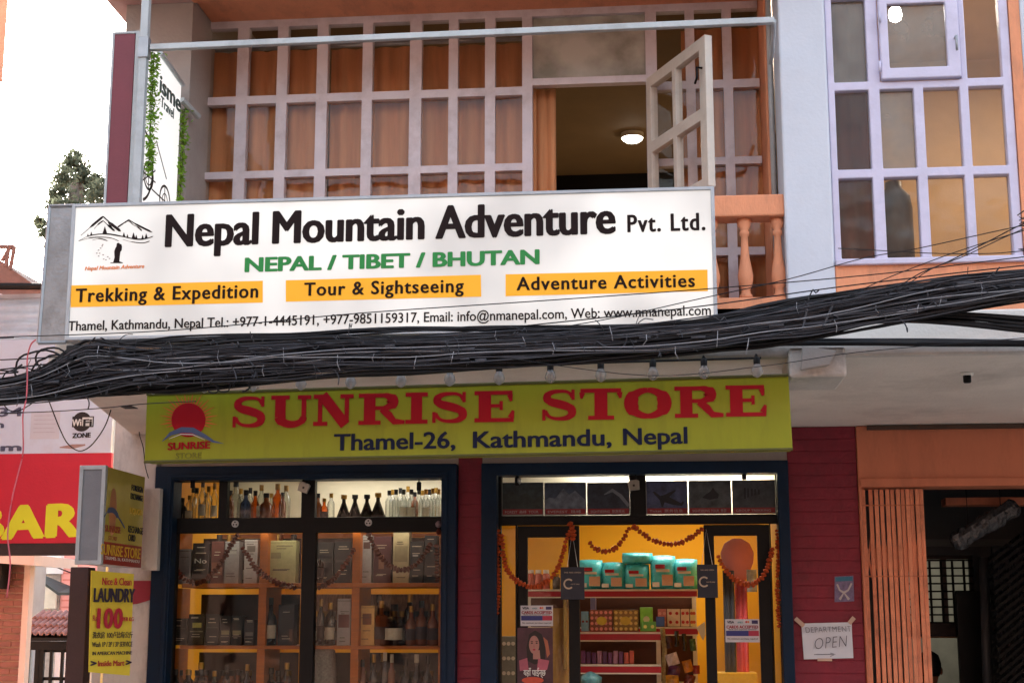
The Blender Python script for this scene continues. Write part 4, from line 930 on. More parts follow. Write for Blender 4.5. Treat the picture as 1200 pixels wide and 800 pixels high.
def at_shelf(u, v, z, Y): q = aty(u, v, Y); return Vector((q.x, Y, z))
GRPT = 'bottles in the lit niche at the top of the left shop window'
tops = [  # u, top v, width px, shape, glass, label, cap, words
 (214, 582, 10, 'round', G_DARK, None, M_CAPK, 'dark'), (222, 580, 9, 'tall', G_CLEAR, M_LABW, M_CAPG, 'clear'), (230, 572, 10, 'tall', G_CLEAR, None, M_CAPK, 'clear'), (237, 563, 9, 'tall', G_CLEAR, M_LABW, M_CAPK, 'clear'), (244, 570, 9, 'tall', G_CLEAR, None, M_CAPG, 'clear'), (251, 566, 8, 'tall', G_CLEAR, M_LABW, M_CAPG, 'clear'),
 (276, 563, 13, 'round', G_CLEAR, None, M_CAPK, 'clear'), (288, 573, 12, 'round', G_BLUE, None, M_CAPK, 'dark blue'), (299, 574, 10, 'round', G_AMB, None, M_CAPK, 'amber'), (306, 567, 10, 'tall', G_CLEAR, M_LABW, M_CAPG, 'clear'), (312, 578, 14, 'round', G_BROWN, None, M_CAPK, 'brown'), (325, 567, 12, 'tall', G_AMB, None, M_CAPG, 'bright amber'), (335, 568, 11, 'tall', G_CLEAR, None, M_CAPG, 'clear'),
 (373, 578, 8, 'round', G_BROWN, None, M_CAPK, 'brown'), (380, 583, 9, 'round', G_AMB, M_LABD, M_CAPG, 'amber'), (388, 578, 9, 'tall', G_CLEAR, None, M_CAPG, 'clear'), (403, 580, 14, 'cone', G_DARK, None, M_CAPG, 'dark conical'), (416, 580, 14, 'cone', G_DARK, None, M_CAPK, 'dark conical'), (430, 580, 14, 'cone', G_DARK, None, M_CAPK, 'dark conical'), (443, 577, 15, 'cone', G_DARK, M_LABD, M_CAPG, 'dark conical'),
 (456, 574, 9, 'tall', G_CLEAR, None, M_CAPK, 'clear'), (464, 574, 9, 'tall', G_CLEAR, None, M_CAPK, 'clear'), (473, 573.5, 9, 'tall', G_CLEAR, M_LABW, M_CAPK, 'clear'), (482, 573.5, 9, 'tall', G_CLEAR, M_LABW, M_CAPK, 'clear'), (491, 573, 9, 'tall', G_CLEAR, None, M_CAPK, 'clear'), (499, 573, 9, 'tall', G_CLEAR, M_LABW, M_CAPG, 'clear'), (507, 572.5, 8, 'tall', G_CLEAR, None, M_CAPG, 'clear'), (514, 573, 8, 'tall', G_CLEAR, None, M_CAPG, 'clear')]
tops2 = [(u_, 570 + (j * 7) % 9, 9, 'tall', [G_CLEAR, G_CLEAR, G_BROWN, G_CLEAR][j % 4] if u_ < 360 or u_ > 445 else G_CLEAR, None, [M_CAPK, M_CAPG][j % 2], 'rear row ' + ('brown' if (j % 4 == 2 and (u_ < 360 or u_ > 445)) else 'clear')) for j, u_ in enumerate([226, 241, 270, 282, 293, 318, 331, 460, 469, 478, 486, 495, 503, 511])]
cnt = {}
for (u, v, wpx, sh_, g_, l_, c_, word) in tops + tops2:
    Yb = .24 + (.05 if int(u) % 3 else 0) + (.13 if word[:4] == 'rear' else 0); zt = aty(u, v, Yb).z; h = max(.12, zt - SH['T'] - .002)
    pane = 'left' if u < 260 else 'middle' if u < 360 else 'right'
    k = cnt.get((word, pane), 0); cnt[(word, pane)] = k + 1
    bottle(at_shelf(u, 590, SH['T'] + .001, Yb), round(h, 2), wpx / 200 / .074 , sh_, g_, l_, c_, '%s bottle, %s such from the left, in the %s niche pane' % (word, ORD[k], pane), GRPT)

# cartons and bottles on the shelves behind the glass
cmats = {}
def cmat(c, r=.45):
    if c not in cmats: cmats[c] = mat('carton_%d_%d_%d' % c, rgb(*[min(235, int(q_ * 1.12)) for q_ in c]), r, .12, .05, 40)
    return cmats[c]
def carton(u0, u1, vt, zs, col, lab, Y=.2, dep=.09, lab_col=None, lab_rect=(.2, .8, .45, .62), stripe=None, yaw=0, name='carton', cat='carton', grp='boxed spirits on the shelves of the left shop window', txt=None):
    um = (u0 + u1) / 2; x0, x1 = aty(u0, (vt + 740) / 2, Y).x, aty(u1, (vt + 740) / 2, Y).x; z1 = aty(um, vt, Y).z; z0 = zs + .001
    t = thing(name, lab, cat, ((x0 + x1) / 2, Y + dep / 2, z0), grp)
    part('box_body', MB().box(x0 + .001, x1 - .001, Y, Y + dep, z0, z1), cmat(col), t, bev=.0015)
    w_, h_ = x1 - x0, z1 - z0
    if lab_col: a, b, c, d = lab_rect; part('front_label', MB().box(x0 + a * w_, x0 + b * w_, Y - .0012, Y - .0002, z0 + c * h_, z0 + d * h_), cmat(lab_col), t)
    if stripe: part('stripe', MB().box(x0 + .1 * w_, x1 - .1 * w_, Y - .001, Y - .0002, z0 + stripe[0] * h_, z0 + (stripe[0] + .04) * h_), cmat(stripe[1]), t)
    rr = random.Random(int(u0 * 13)); ink = cmat((176, 168, 150) if sum(col) < 300 else (70, 60, 56))
    for q_ in range(4):       # small print on the front
        za = z0 + h_ * rr.uniform(.08, .36) if q_ < 2 else z0 + h_ * rr.uniform(.66, .94); xa = x0 + w_ * rr.uniform(.14, .3); xb = x0 + w_ * rr.uniform(.55, .88)
        part('print_line', MB().box(xa, xb, Y - .0018, Y - .0013, za, za + .004), ink, t)
    part('lid_seam', MB().box(x0 + .002, x1 - .002, Y - .0007, Y - .0001, z1 - .014, z1 - .012), cmat((20, 16, 14)), t)
    if txt: text(txt, Vector((x0 + .15 * w_, Y - .001, z0 + .5 * h_)), UX, UZ, .7 * w_, .12 * h_, cmat((190, 188, 180)), t, depth=.001)
    if yaw: t.rotation_euler.z = yaw
    return t
A, Bs, Cs = SH['A'], SH['B'], SH['C']
cl_ = [
 (207, 222, 643, A, (105, 102, 104), 'grey carton nearest the left edge of the upper liquor shelf', None, None, None, None),
 (224, 244, 636, A, (30, 26, 28), 'black carton with faint pale lettering on the upper liquor shelf', None, None, None, 'No'),
 (246, 261, 634, A, (88, 48, 42), 'reddish brown carton beside the black lettered carton', (120, 70, 55), (.1, .9, .2, .5), None, None),
 (262, 279, 634, A, (132, 130, 130), 'pale grey carton left of the gap on the upper liquor shelf', (150, 150, 145), (.2, .8, .7, .85), None, None),
 (285, 301, 632, A, (150, 148, 146), 'light grey carton just left of the first wooden upright', (95, 90, 85), (.2, .8, .72, .86), None, None),
 (314, 346, 633, A, (150, 148, 104), 'wide olive cream carton right of the first wooden upright', (120, 116, 84), (.08, .45, .58, .72), None, None),
 (369, 390, 635, A, (34, 40, 42), 'dark green carton at the left of the right hand pane', (60, 66, 66), (.1, .9, .5, .6), None, None),
 (391, 411, 634, A, (32, 38, 42), 'dark carton touching the second wooden upright', (55, 62, 66), (.1, .9, .5, .56), None, None),
 (422, 435, 627, A, (158, 160, 162), 'white grey carton with slanted print right of the second upright', (78, 58, 56), (.25, .85, .72, .86), None, None),
 (437, 458, 628, A, (66, 30, 36), 'dark maroon carton in the middle of the right pane', (130, 90, 70), (.3, .6, .3, .6), None, None),
 (460, 479, 621, A, (152, 140, 108), 'tall cream carton behind the marigold garland', (130, 118, 90), (.1, .9, .4, .7), None, None),
 (480, 496, 634, A, (30, 34, 38), 'black carton with a small pale mark right of the tall cream one', (150, 150, 150), (.2, .6, .64, .68), None, None),
 (497, 512, 627, A, (26, 34, 40), 'black blue carton at the right end of the upper liquor shelf', None, None, None, None),
 (203, 219, 724, Bs, (36, 38, 36), 'charcoal carton at the left end of the middle liquor shelf', None, None, (.6, (60, 62, 58)), None),
 (221, 240, 719, Bs, (34, 36, 34), 'dark carton with a yellow green label on the middle liquor shelf', (176, 170, 92), (.25, .8, .56, .72), (.42, (120, 118, 100)), None),
 (241, 257, 719, Bs, (40, 44, 42), 'plain dark grey carton in the middle of the middle liquor shelf', None, None, (.55, (70, 74, 70)), None),
 (258, 270, 721, Bs, (36, 36, 34), 'dark carton with olive label, leftmost of three alike small ones', (132, 128, 96), (.15, .9, .36, .5), (.28, (110, 106, 92)), None),
 (271, 284, 721, Bs, (34, 34, 34), 'dark carton with olive label, middle one of three alike small ones', (132, 128, 96), (.15, .9, .36, .5), (.28, (110, 106, 92)), None),
 (286, 298, 725, Bs, (46, 34, 34), 'dark carton with grey label, rightmost of three alike small ones', (110, 104, 96), (.15, .9, .36, .5), (.24, (110, 106, 92)), None),
 (326, 345, 708, Bs, (38, 28, 30), 'dark brown carton beside the bottle with a shield label', (90, 62, 52), (.7, .9, .1, .4), None, None),
 (395, 411, 701, Bs, (160, 158, 158), 'white carton with a red brown badge left of the second upright', (92, 46, 46), (.1, .9, .38, .66), None, None),
 (421, 439, 709, Bs, (218, 166, 92), 'bright tan carton with a brown badge right of the second upright', (120, 70, 38), (.22, .8, .52, .8), None, None),
]
for (u0, u1, vt, z, c, lab, lc, lr, stp, tx) in cl_:
    carton(u0, u1, vt, z, c, lab, lab_col=lc, lab_rect=lr or (.2, .8, .4, .6), stripe=stp, txt=tx, Y=.19 + .02 * rnd.random())
bl_ = [(317, 700, 15, 'round', G_DARK, M_LABW, M_CAPK, Bs, 'dark bottle with a tall pale shield label by the first upright'),
 (365, 706, 11, 'round', G_BROWN, M_LABD, M_CAPG, Bs, 'brown bottle at the left edge of the right pane'), (376, 702, 10, 'tall', G_DARK, M_LABD, M_CAPG, Bs, 'thin dark bottle with a gold cap'), (387, 706, 13, 'tall', G_CLEAR, M_LABW, M_CAPG, Bs, 'clear bottle with yellow top left of the white carton'),
 (447, 704, 14, 'square', G_BROWN, M_LABD, M_CAPG, Bs, 'square amber bottle right of the tan carton'), (462, 708, 20, 'square', G_CLEAR, M_LABW, M_CAPK, Bs, 'wide square bottle with a large grey green label'), (482, 710, 13, 'round', G_BROWN, M_LABD, M_CAPG, Bs, 'first whisky bottle with a slanting label right of the square one'),
 (494, 703, 14, 'round', G_BROWN, M_LABD, M_CAPK, Bs, 'second whisky bottle with a slanting label right of the square one'), (507, 707, 13, 'round', G_BROWN, M_LABD, M_CAPG, Bs, 'third whisky bottle with a slanting label at the right end'),
 (374, 640, 12, 'round', G_DARK, M_LABD, M_CAPK, A, 'dark bottle standing before the dark green carton'),
 (209, 783, 12, 'round', G_DARK, M_LABW, M_CAPK, Cs, 'first dark bottle from the left on the lowest shelf'), (223, 784, 13, 'round', G_DARK, M_LABW, M_CAPG, Cs, 'second dark bottle from the left on the lowest shelf'), (238, 776, 15, 'square', G_CLEAR, M_LABW, M_CAPG, Cs, 'square pale labelled bottle on the lowest shelf'),
 (254, 785, 12, 'round', G_GREEN, M_LABW, M_CAPG, Cs, 'green bottle after the square one on the lowest shelf'), (268, 779, 11, 'tall', G_CLEAR, M_LABW, M_CAPK, Cs, 'clear bottle in the middle of the lowest shelf'), (281, 784, 11, 'round', G_BROWN, M_LABW, M_CAPK, Cs, 'brown bottle right of the clear one on the lowest shelf'), (292, 777, 12, 'round', G_DARK, M_LABW, M_CAPG, Cs, 'dark bottle just left of the first upright, lowest shelf'),
 (320, 781, 14, 'round', G_DARK, M_LABD, M_CAPK, Cs, 'dark bottle just right of the first upright, lowest shelf'), (338, 776, 13, 'tall', G_CLEAR, M_LABD, M_CAPG, Cs, 'clear bottle with a dark label beside the middle mullion'),
 (426, 772, 11, 'tall', G_BROWN, M_LABW, M_CAPK, Cs, 'slim brown bottle right of the second upright, lowest shelf'), (439, 765, 11, 'round', G_DARK, M_LABW, M_CAPG, Cs, 'tall dark bottle with pale label, lowest shelf'), (452, 764, 10, 'tall', G_CLEAR, None, M_LABW, Cs, 'clear bottle with a white cap, lowest shelf'), (460, 766, 10, 'tall', G_BROWN, M_LABD, M_LABW, Cs, 'brown bottle with a white cap, lowest shelf'),
 (476, 770, 13, 'round', G_BLUE, M_LABW, M_CAPK, Cs, 'first blue bottle on the lowest shelf'), (489, 765, 13, 'round', G_BLUE, M_LABW, M_LABW, Cs, 'second blue bottle on the lowest shelf'), (502, 768, 12, 'round', G_BLUE, M_LABW, M_CAPK, Cs, 'third blue bottle on the lowest shelf')]
for (u, v, wpx, sh_, g_, l_, c_, zs, lab) in bl_:
    Yb = .21; h = max(.15, aty(u, v, Yb).z - zs - .002)
    bottle(at_shelf(u, 720, zs + .001, Yb), round(h, 2), wpx / 200 / .085, sh_, g_, l_, c_, lab, 'bottles on the lower shelves of the left shop window')
rb = random.Random(5)
for lv_, zs, vt0, grp_ in (('upper', A, 636, 'second row of bottles on the upper liquor shelf'), ('middle', Bs, 708, 'second row of bottles on the middle liquor shelf'), ('lowest', Cs, 778, 'second row of bottles on the lowest liquor shelf')):
    us = list(range(372, 510, 9)) if lv_ == 'middle' else list(range(204, 298, 10)) + [316, 328, 340] + list(range(428, 510, 11)) if lv_ == 'lowest' else list(range(206, 296, 12)) + list(range(322, 350, 10)) + list(range(372, 408, 11))
    for k, u in enumerate(us):
        g_ = rb.choice([G_BROWN, G_AMB, G_CLEAR, G_DARK, G_CLEAR] if lv_ == 'middle' else [G_DARK, G_CLEAR, G_BROWN, G_GREEN] if lv_ == 'lowest' else [G_DARK, G_DARK, G_BROWN]); v = vt0 + rb.uniform(-4, 6)
        Yb = .36; h = max(.15, aty(u, v, Yb).z - zs - .002)
        bottle(at_shelf(u, 720, zs + .001, Yb), round(h, 1), .9, rb.choice(['round', 'tall', 'square']), g_, rb.choice([M_LABW, M_LABD]), rb.choice([M_CAPG, M_CAPK]), '%s bottle from the left in the half hidden second row, %s liquor shelf' % (ORD[k], lv_), grp_)
bag = MB(); p = at_shelf(376, 780, Cs + .001, .25)
bag.lathe([(.07, 0), (.1, .03), (.095, .2), (.085, .32), (.04, .36), (.01, .37)], p, 12)
solo('knitted_bag', bag, mat('pale_knit', rgb(150, 150, 145), .9, .3, .5, 80, fine=120), 'pale knitted bag bulging on the lowest shelf left of the second upright', 'bag', smooth=True)

# shelving units in the shop seen through the open door
def shelf_unit(name, lab, x0, x1, y0, y1, levels, ztop):
    t = thing(name, lab, 'shelving', ((x0 + x1) / 2, y0, 0))
    for z in levels:
        part('shelf_board', MB().box(x0 + .02, x1 - .02, y0 + .003, y1, z - .03, z), M_WSH, t)
        part('red_lip', MB().box(x0, x1, y0 - .012, y0, z - .046, z - .007), M_REDSH, t)
        part('price_rail', MB().box(x0, x1, y0 - .014, y0 - .001, z - .006, z + .006).box(x0, x1, y0 - .014, y0 - .001, z - .055, z - .047), M_WSH, t)
    for x in (x0, x1 - .03): part('upright', MB().box(x, x + .03, y1 + .002, y1 + .03, .02, ztop), M_WSH, t)
    part('back_board', MB().box(x0, x1, y1 + .031, y1 + .04, .02, ztop - .02), mat('brown_back_board', rgb(84, 46, 30), .6), t)
    return t
Y2 = 2.2; Y1 = 1.2
lv = [aty(750, 691, Y2).z, aty(750, 735, Y2).z, aty(750, 800, Y2).z, .7, .3]
xs0, xs1 = aty(612, 690, Y2).x, aty(817, 700, Y2).x
shelf_unit('back_shelving', 'tall red edged shelving with nappy packs against the saffron wall', xs0, xs1, Y2, Y2 + .35, lv, lv[0] + .03)
lv2 = [aty(725, 741, Y1).z, aty(725, 779, Y1).z, .75, .35]
xf0, xf1 = aty(640, 740, Y1).x, aty(774, 740, Y1).x
shelf_unit('front_shelving', 'lower red edged shelving nearer the shop door with chocolate boxes on top', xf0, xf1, Y1, Y1 + .3, lv2, lv2[0])
M_TEAL = mat('teal_plastic_pack', rgb(84, 205, 216), .28, .12, .3, 14, spec=.6)
def nappy(u0, u1, vt, z, yaw, lab, grp='teal nappy packs on the back shelf', flat=False, Y=Y2 + .06):
    x0, x1 = aty(u0, 670, Y).x, aty(u1, 670, Y).x; z1 = aty((u0 + u1) / 2, vt, Y).z; c = Vector(((x0 + x1) / 2, Y + .06, z + .001))
    t = thing('nappy_pack', lab, 'nappy pack', c, grp); w_, h_ = (x1 - x0) / 2, z1 - z - .001
    n = 6; vs = []; fs = []; r = random.Random(int(u0))
    for i in range(n + 1):
        for j in range(n + 1):
            a, b = i / n * 2 - 1, j / n * 2 - 1; bul = (1 - a ** 4) * (1 - b ** 4)
            vs.append(Vector((c.x + a * w_ * (1 - .03 * b * b), c.y - .02 - .055 * bul + r.uniform(-.004, .004), c.z + (b + 1) / 2 * h_ * (1 - .03 * a * a))))
    m = len(vs); vs += [Vector((v.x, 2 * c.y - v.y, v.z)) for v in vs]
    for i in range(n):
        for j in range(n): k = i * (n + 1) + j; fs.append((k, k + n + 1, k + n + 2, k + 1)); fs.append((m + k, m + k + 1, m + k + n + 2, m + k + n + 1))
    edge = [i * (n + 1) for i in range(n + 1)] + [n * (n + 1) + j for j in range(1, n + 1)] + [i * (n + 1) + n for i in range(n - 1, -1, -1)] + [j for j in range(n - 1, 0, -1)]
    for q in range(len(edge)): a, b = edge[q], edge[(q + 1) % len(edge)]; fs.append((a, m + a, m + b, b))
    part('plastic_pack', MB().add(vs, fs), M_TEAL, t, smooth=True)
    yf = c.y - .079
    def pr(a0, a1, b0, b1, m_, nm): part(nm, MB().box(c.x + a0 * w_, c.x + a1 * w_, yf - .003, yf + .012, c.z + b0 * h_, c.z + b1 * h_), m_, t)
    if not flat:
        pr(-.6, .15, .6, .72, M_REDSH, 'brand_band'); pr(-.1, .75, .1, .42, mat('skin_tone_print', rgb(205, 160, 130), .4), 'baby_print'); pr(-.85, -.3, .06, .2, M_WSH, 'size_label')
        part('white_band', MB().box(c.x - .55 * w_, c.x + .5 * w_, yf - .001, yf + .012, c.z + .5 * h_, c.z + .58 * h_), M_WSH, t)
    t.rotation_euler.z = yaw; return t
zN = lv[0] + .008
for k, (u0, u1, vt, yw_) in enumerate([(676, 706, 655, .08), (704, 733, 658, -.08), (730, 761, 660, .05), (762, 792, 650, 0), (789, 818, 654, -.1)]):
    nappy(u0, u1, vt, zN, yw_, 'teal nappy pack, %s from the left on the back shelf' % ORD[k])
zt_n = aty(745, 661, Y2 + .06).z
nappy(729, 765, 647, zt_n + .004, .1, 'teal nappy pack lying flat on top of the third pack', flat=True)
jt = ['first', 'second', 'third', 'fourth', 'fifth']
for k, u in enumerate([622, 631, 640, 652, 662]):
    p = at_shelf(u, 680, zN, Y2 + .08); h = .14 if k < 3 else .11; c_ = cmat((170, 80, 60)) if k < 3 else cmat((70, 60, 50))
    t = thing('jar', '%s jar on the shelf behind the left door glass' % jt[k], 'jar', p, 'jars behind the left door glass')
    part('glass_jar', MB().lathe([(.026, 0), (.028, .01), (.028, h * .75), (.018, h * .82)], p, 12), c_, t, smooth=True); part('lid', MB().lathe([(.021, h * .82), (.021, h)], p, 12), M_WSH if k < 3 else M_CAPG, t)
# goods on the second level
zF = lv2[0] + .008
def goods(u0, u1, vt, z, Y, col, lab, cat, name, spots=None, grp='packed groceries on the shop shelves', dep=.12, vref=None):
    x0, x1 = aty(u0, vref or vt + 12, Y).x, aty(u1, vref or vt + 12, Y).x; z1 = aty((u0 + u1) / 2, vt, Y).z
    t = thing(name, lab, cat, ((x0 + x1) / 2, Y + dep / 2, z), grp)
    part('box_body', MB().box(x0, x1, Y, Y + dep, z + .001, z1), cmat(col, .35), t, bev=.003)
    if spots:
        c, n, m, r = spots; mb = MB()
        for i in range(n):
            for j in range(m):
                cx_, cz_ = x0 + (i + .5) / n * (x1 - x0), z + (j + .5) / m * (z1 - z)
                mb.prism([(cx_ + r * math.cos(a * .785), Y - .0015, cz_ + r * math.sin(a * .785)) for a in range(8)][::-1], (0, .001, 0))
        part('printed_dots', mb, cmat(c), t)
    return t
goods(691, 718, 714, zF, Y1 + .03, (120, 66, 44), 'brown chocolate box with pink and gold rounds, left one', 'chocolate box', 'chocolate_box', ((205, 130, 110), 5, 4, .011))
goods(719, 748, 714, zF, Y1 + .03, (132, 100, 34), 'golden chocolate box with gold rounds, right one', 'chocolate box', 'chocolate_box', ((205, 175, 85), 5, 4, .011))
for uu in (705, 733): 
    q = aty(uu, 727, Y1 + .03); solo('oval_label', MB().prism([(q.x + .035 * math.cos(a * .52), Y1 + .026, q.z + .028 * math.sin(a * .52)) for a in range(12)][::-1], (0, -.002, 0)), cmat((190, 160, 50)), 'oval gold label stuck on the %s chocolate box' % ('brown' if uu == 705 else 'golden'), 'label')
goods(750, 765, 711, zF, Y1 + .05, (120, 190, 50), 'upright lime green tea packet with a cream circle', 'packet', 'tea_packet', ((220, 215, 170), 1, 1, .022))
goods(752, 769, 728, zF, Y1 + .0, (90, 160, 60), 'small green packet lying before the lime tea packet', 'packet', 'tea_packet', ((210, 210, 120), 2, 1, .012))
goods(681, 690, 716, zF, Y1 + .03, (110, 150, 175), 'pale blue packet with dark fruit print by the door post', 'packet', 'fruit_packet', ((110, 40, 40), 2, 1, .008))
goods(692, 698, 700, zF + .11, Y1 + .1, (110, 110, 150), 'small blue grey tube standing above the brown chocolate box', 'tube', 'cosmetic_tube')
zS2 = lv[1] + .008
for k, (u0, u1, c, d) in enumerate([(771, 781, (190, 120, 120), (210, 160, 150)), (782, 797, (222, 196, 180), (170, 40, 50)), (798, 808, (220, 190, 170), (180, 50, 60)), (809, 815, (226, 205, 150), (190, 90, 60))]):
    goods(u0, u1, 713, zS2, Y2 + .04, c, ['dull pink biscuit packet at the left of the wafer row', 'cream wafer pack with red dots, left one', 'cream wafer pack with red dots, right one', 'yellowish wafer pack at the right end of the shelf'][k], 'packet', 'wafer_packet', (d, 2, 2, .012))
goods(769, 779, 722, zS2 - .0, Y2 - .0, (70, 100, 180), 'bright blue packet in front of the wafer packs', 'packet', 'wafer_packet')
zG = lv2[1] + .008
for k in range(10):
    u = 681 + k * 6.3
    goods(u, u + 5.2, 762 + (k % 3), zG, Y1 + .03, [(96, 50, 100), (80, 44, 86), (150, 110, 140), (176, 84, 70)][(0, 1, 0, 2, 1, 0, 2, 0, 3, 3)[k]], '%s small jar from the left on the lower front shelf' % ORD[k], 'jar', 'sauce_jar', dep=.05, grp='small purple and red jars on the lower front shelf')
# hanging snack packets between the shelves
def packet(u, v, wpx, hpx, Y, col, lab, rot):
    c = aty(u, v, Y); k = (aty(u + 1, v, Y) - c).length; w_, h_ = wpx * k / 2, hpx * k / 2; vs = []; fs = []; n = 5
    for i in range(n + 1):
        for j in range(n + 1):
            a, b = i / n * 2 - 1, j / n * 2 - 1; x, z = a * w_, b * h_
            vs.append((c.x + x * math.cos(rot) - z * math.sin(rot), c.y - .018 * (1 - a * a) * (1 - b * b), c.z + x * math.sin(rot) + z * math.cos(rot)))
    m = len(vs); vs += [(v_[0], 2 * c.y - v_[1] + .002, v_[2]) for v_ in vs]
    for i in range(n):
        for j in range(n): q = i * (n + 1) + j; fs += [(q, q + n + 1, q + n + 2, q + 1), (m + q, m + q + 1, m + q + n + 2, m + q + n + 1)]
    solo('snack_packet', MB().add(vs, fs), mat('foil_%d_%d_%d' % col, rgb(*col), .22, .4, .6, 30, spec=.8), lab, 'snack packet', 'snack packets hanging at the end of the shelves', smooth=True)
pk = [(784, 752, 7, 14, (70, 40, 60), 'dark purple', .1), (793, 748, 5, 18, (28, 26, 30), 'black and white slim', 0), (802, 752, 5, 20, (26, 26, 30), 'black slim', .05), (812, 755, 7, 14, (60, 100, 60), 'dark green', .1),
      (788, 772, 14, 14, (215, 205, 215), 'silvery white', .3), (790, 785, 14, 12, (90, 36, 90), 'violet', -.2), (806, 780, 11, 14, (200, 130, 40), 'golden orange', .25), (788, 797, 15, 14, (214, 160, 60), 'yellow', .1), (808, 797, 12, 14, (110, 40, 36), 'dark red', -.3), (816, 784, 8, 10, (150, 40, 44), 'bright red', 0)]
for (u, v, a, b, c, nme, r_) in pk: packet(u, v, a, b, 1.5, c, '%s snack packet hanging right of the front shelving' % nme, r_)
solo('packet_strip', MB().tube([aty(u, v, 1.54) for u, v in ((776, 735), (779, 760), (777, 790), (779, 800))], .018, 6), mat('pale_strip', rgb(170, 160, 120), .6, .4, .3, 60), 'pale beaded strip hanging from the end of the front shelving', 'strip')
solo('white_bag', MB().prism([aty(*q, 1.9) for q in [(816, 735), (826, 728), (827, 742), (824, 750)]], (0, .02, 0)), M_WHITE, 'crumpled white paper bag right of the shelves', 'bag')
solo('blue_packet', MB().lathe([(.02, 0), (.07, .03), (.075, .07), (.03, .1), (.005, .11)], aty(692, 806, Y1), 10), mat('pale_blue_foil', rgb(100, 160, 175), .3, .3, .5, 30), 'pale blue crinkled bag low on the front shelving', 'bag', smooth=True)
# right door leaf: solid shapes added in place of a reflected ball and clothing
p = aty(864, 655, 1.0); solo('reflected_ball', MB().lathe([(.02, -.15), (.06, -.12), (.1, -.02), (.105, .04), (.08, .1), (.03, .13)], p, 18), mat('pink_red_cloth', rgb(226, 128, 126), .7, .08, .2), 'round pink red shape added for a reflection in the right door glass', 'reflection shape', smooth=True)
for nme, u0, u1, v0, v1, c, Y in [('dark grey', 850, 862, 668, 800, (62, 62, 70), .9), ('pink red', 864, 877, 680, 800, (214, 92, 104), .95)]:
    a0, a1, z0, z1 = rect(u0, v0, u1, v1, Y); mb = MB(); n = 8; vs = []; fs = []
    for i in range(n + 1):
        x = a0 + (a1 - a0) * i / n
        for z in (z0 - .3, (z0 + z1) / 2, z1): vs.append((x, Y + .012 * math.sin(i * 1.7), z))
    for i in range(n):
        for j in (0, 1): q = i * 3 + j; fs.append((q, q + 3, q + 4, q + 1))
    o = solo('reflected_cloth', mb.add(vs, fs), cmat(c, .8), '%s strip added for reflected clothing in the right door glass' % nme, 'cloth', smooth=True); s_ = o.modifiers.new('solid', 'SOLIDIFY'); s_.thickness = .01
packet(881, 680, 12, 26, .85, (150, 150, 150), 'clear plastic wrapped packet behind the right door glass', 0)
goods(840, 888, 788, .75, .75, (220, 160, 40), 'yellow counter box low behind the right door glass', 'box', 'yellow_box', dep=.3)
goods(660, 664, 700, 1.3, .9, (130, 100, 50), 'olive brown carton behind the left door glass', 'carton', 'tall_carton', dep=.2)
goods(645, 666, 712, .9, .95, (150, 112, 50), 'tall mustard carton behind the left door glass', 'carton', 'tall_carton', dep=.2)
goods(588, 604, 745, .9, .5, (110, 110, 90), 'stack of pale magazines behind the narrow side pane', 'magazines', 'magazine_stack', ((200, 190, 160), 3, 7, .012), dep=.1)

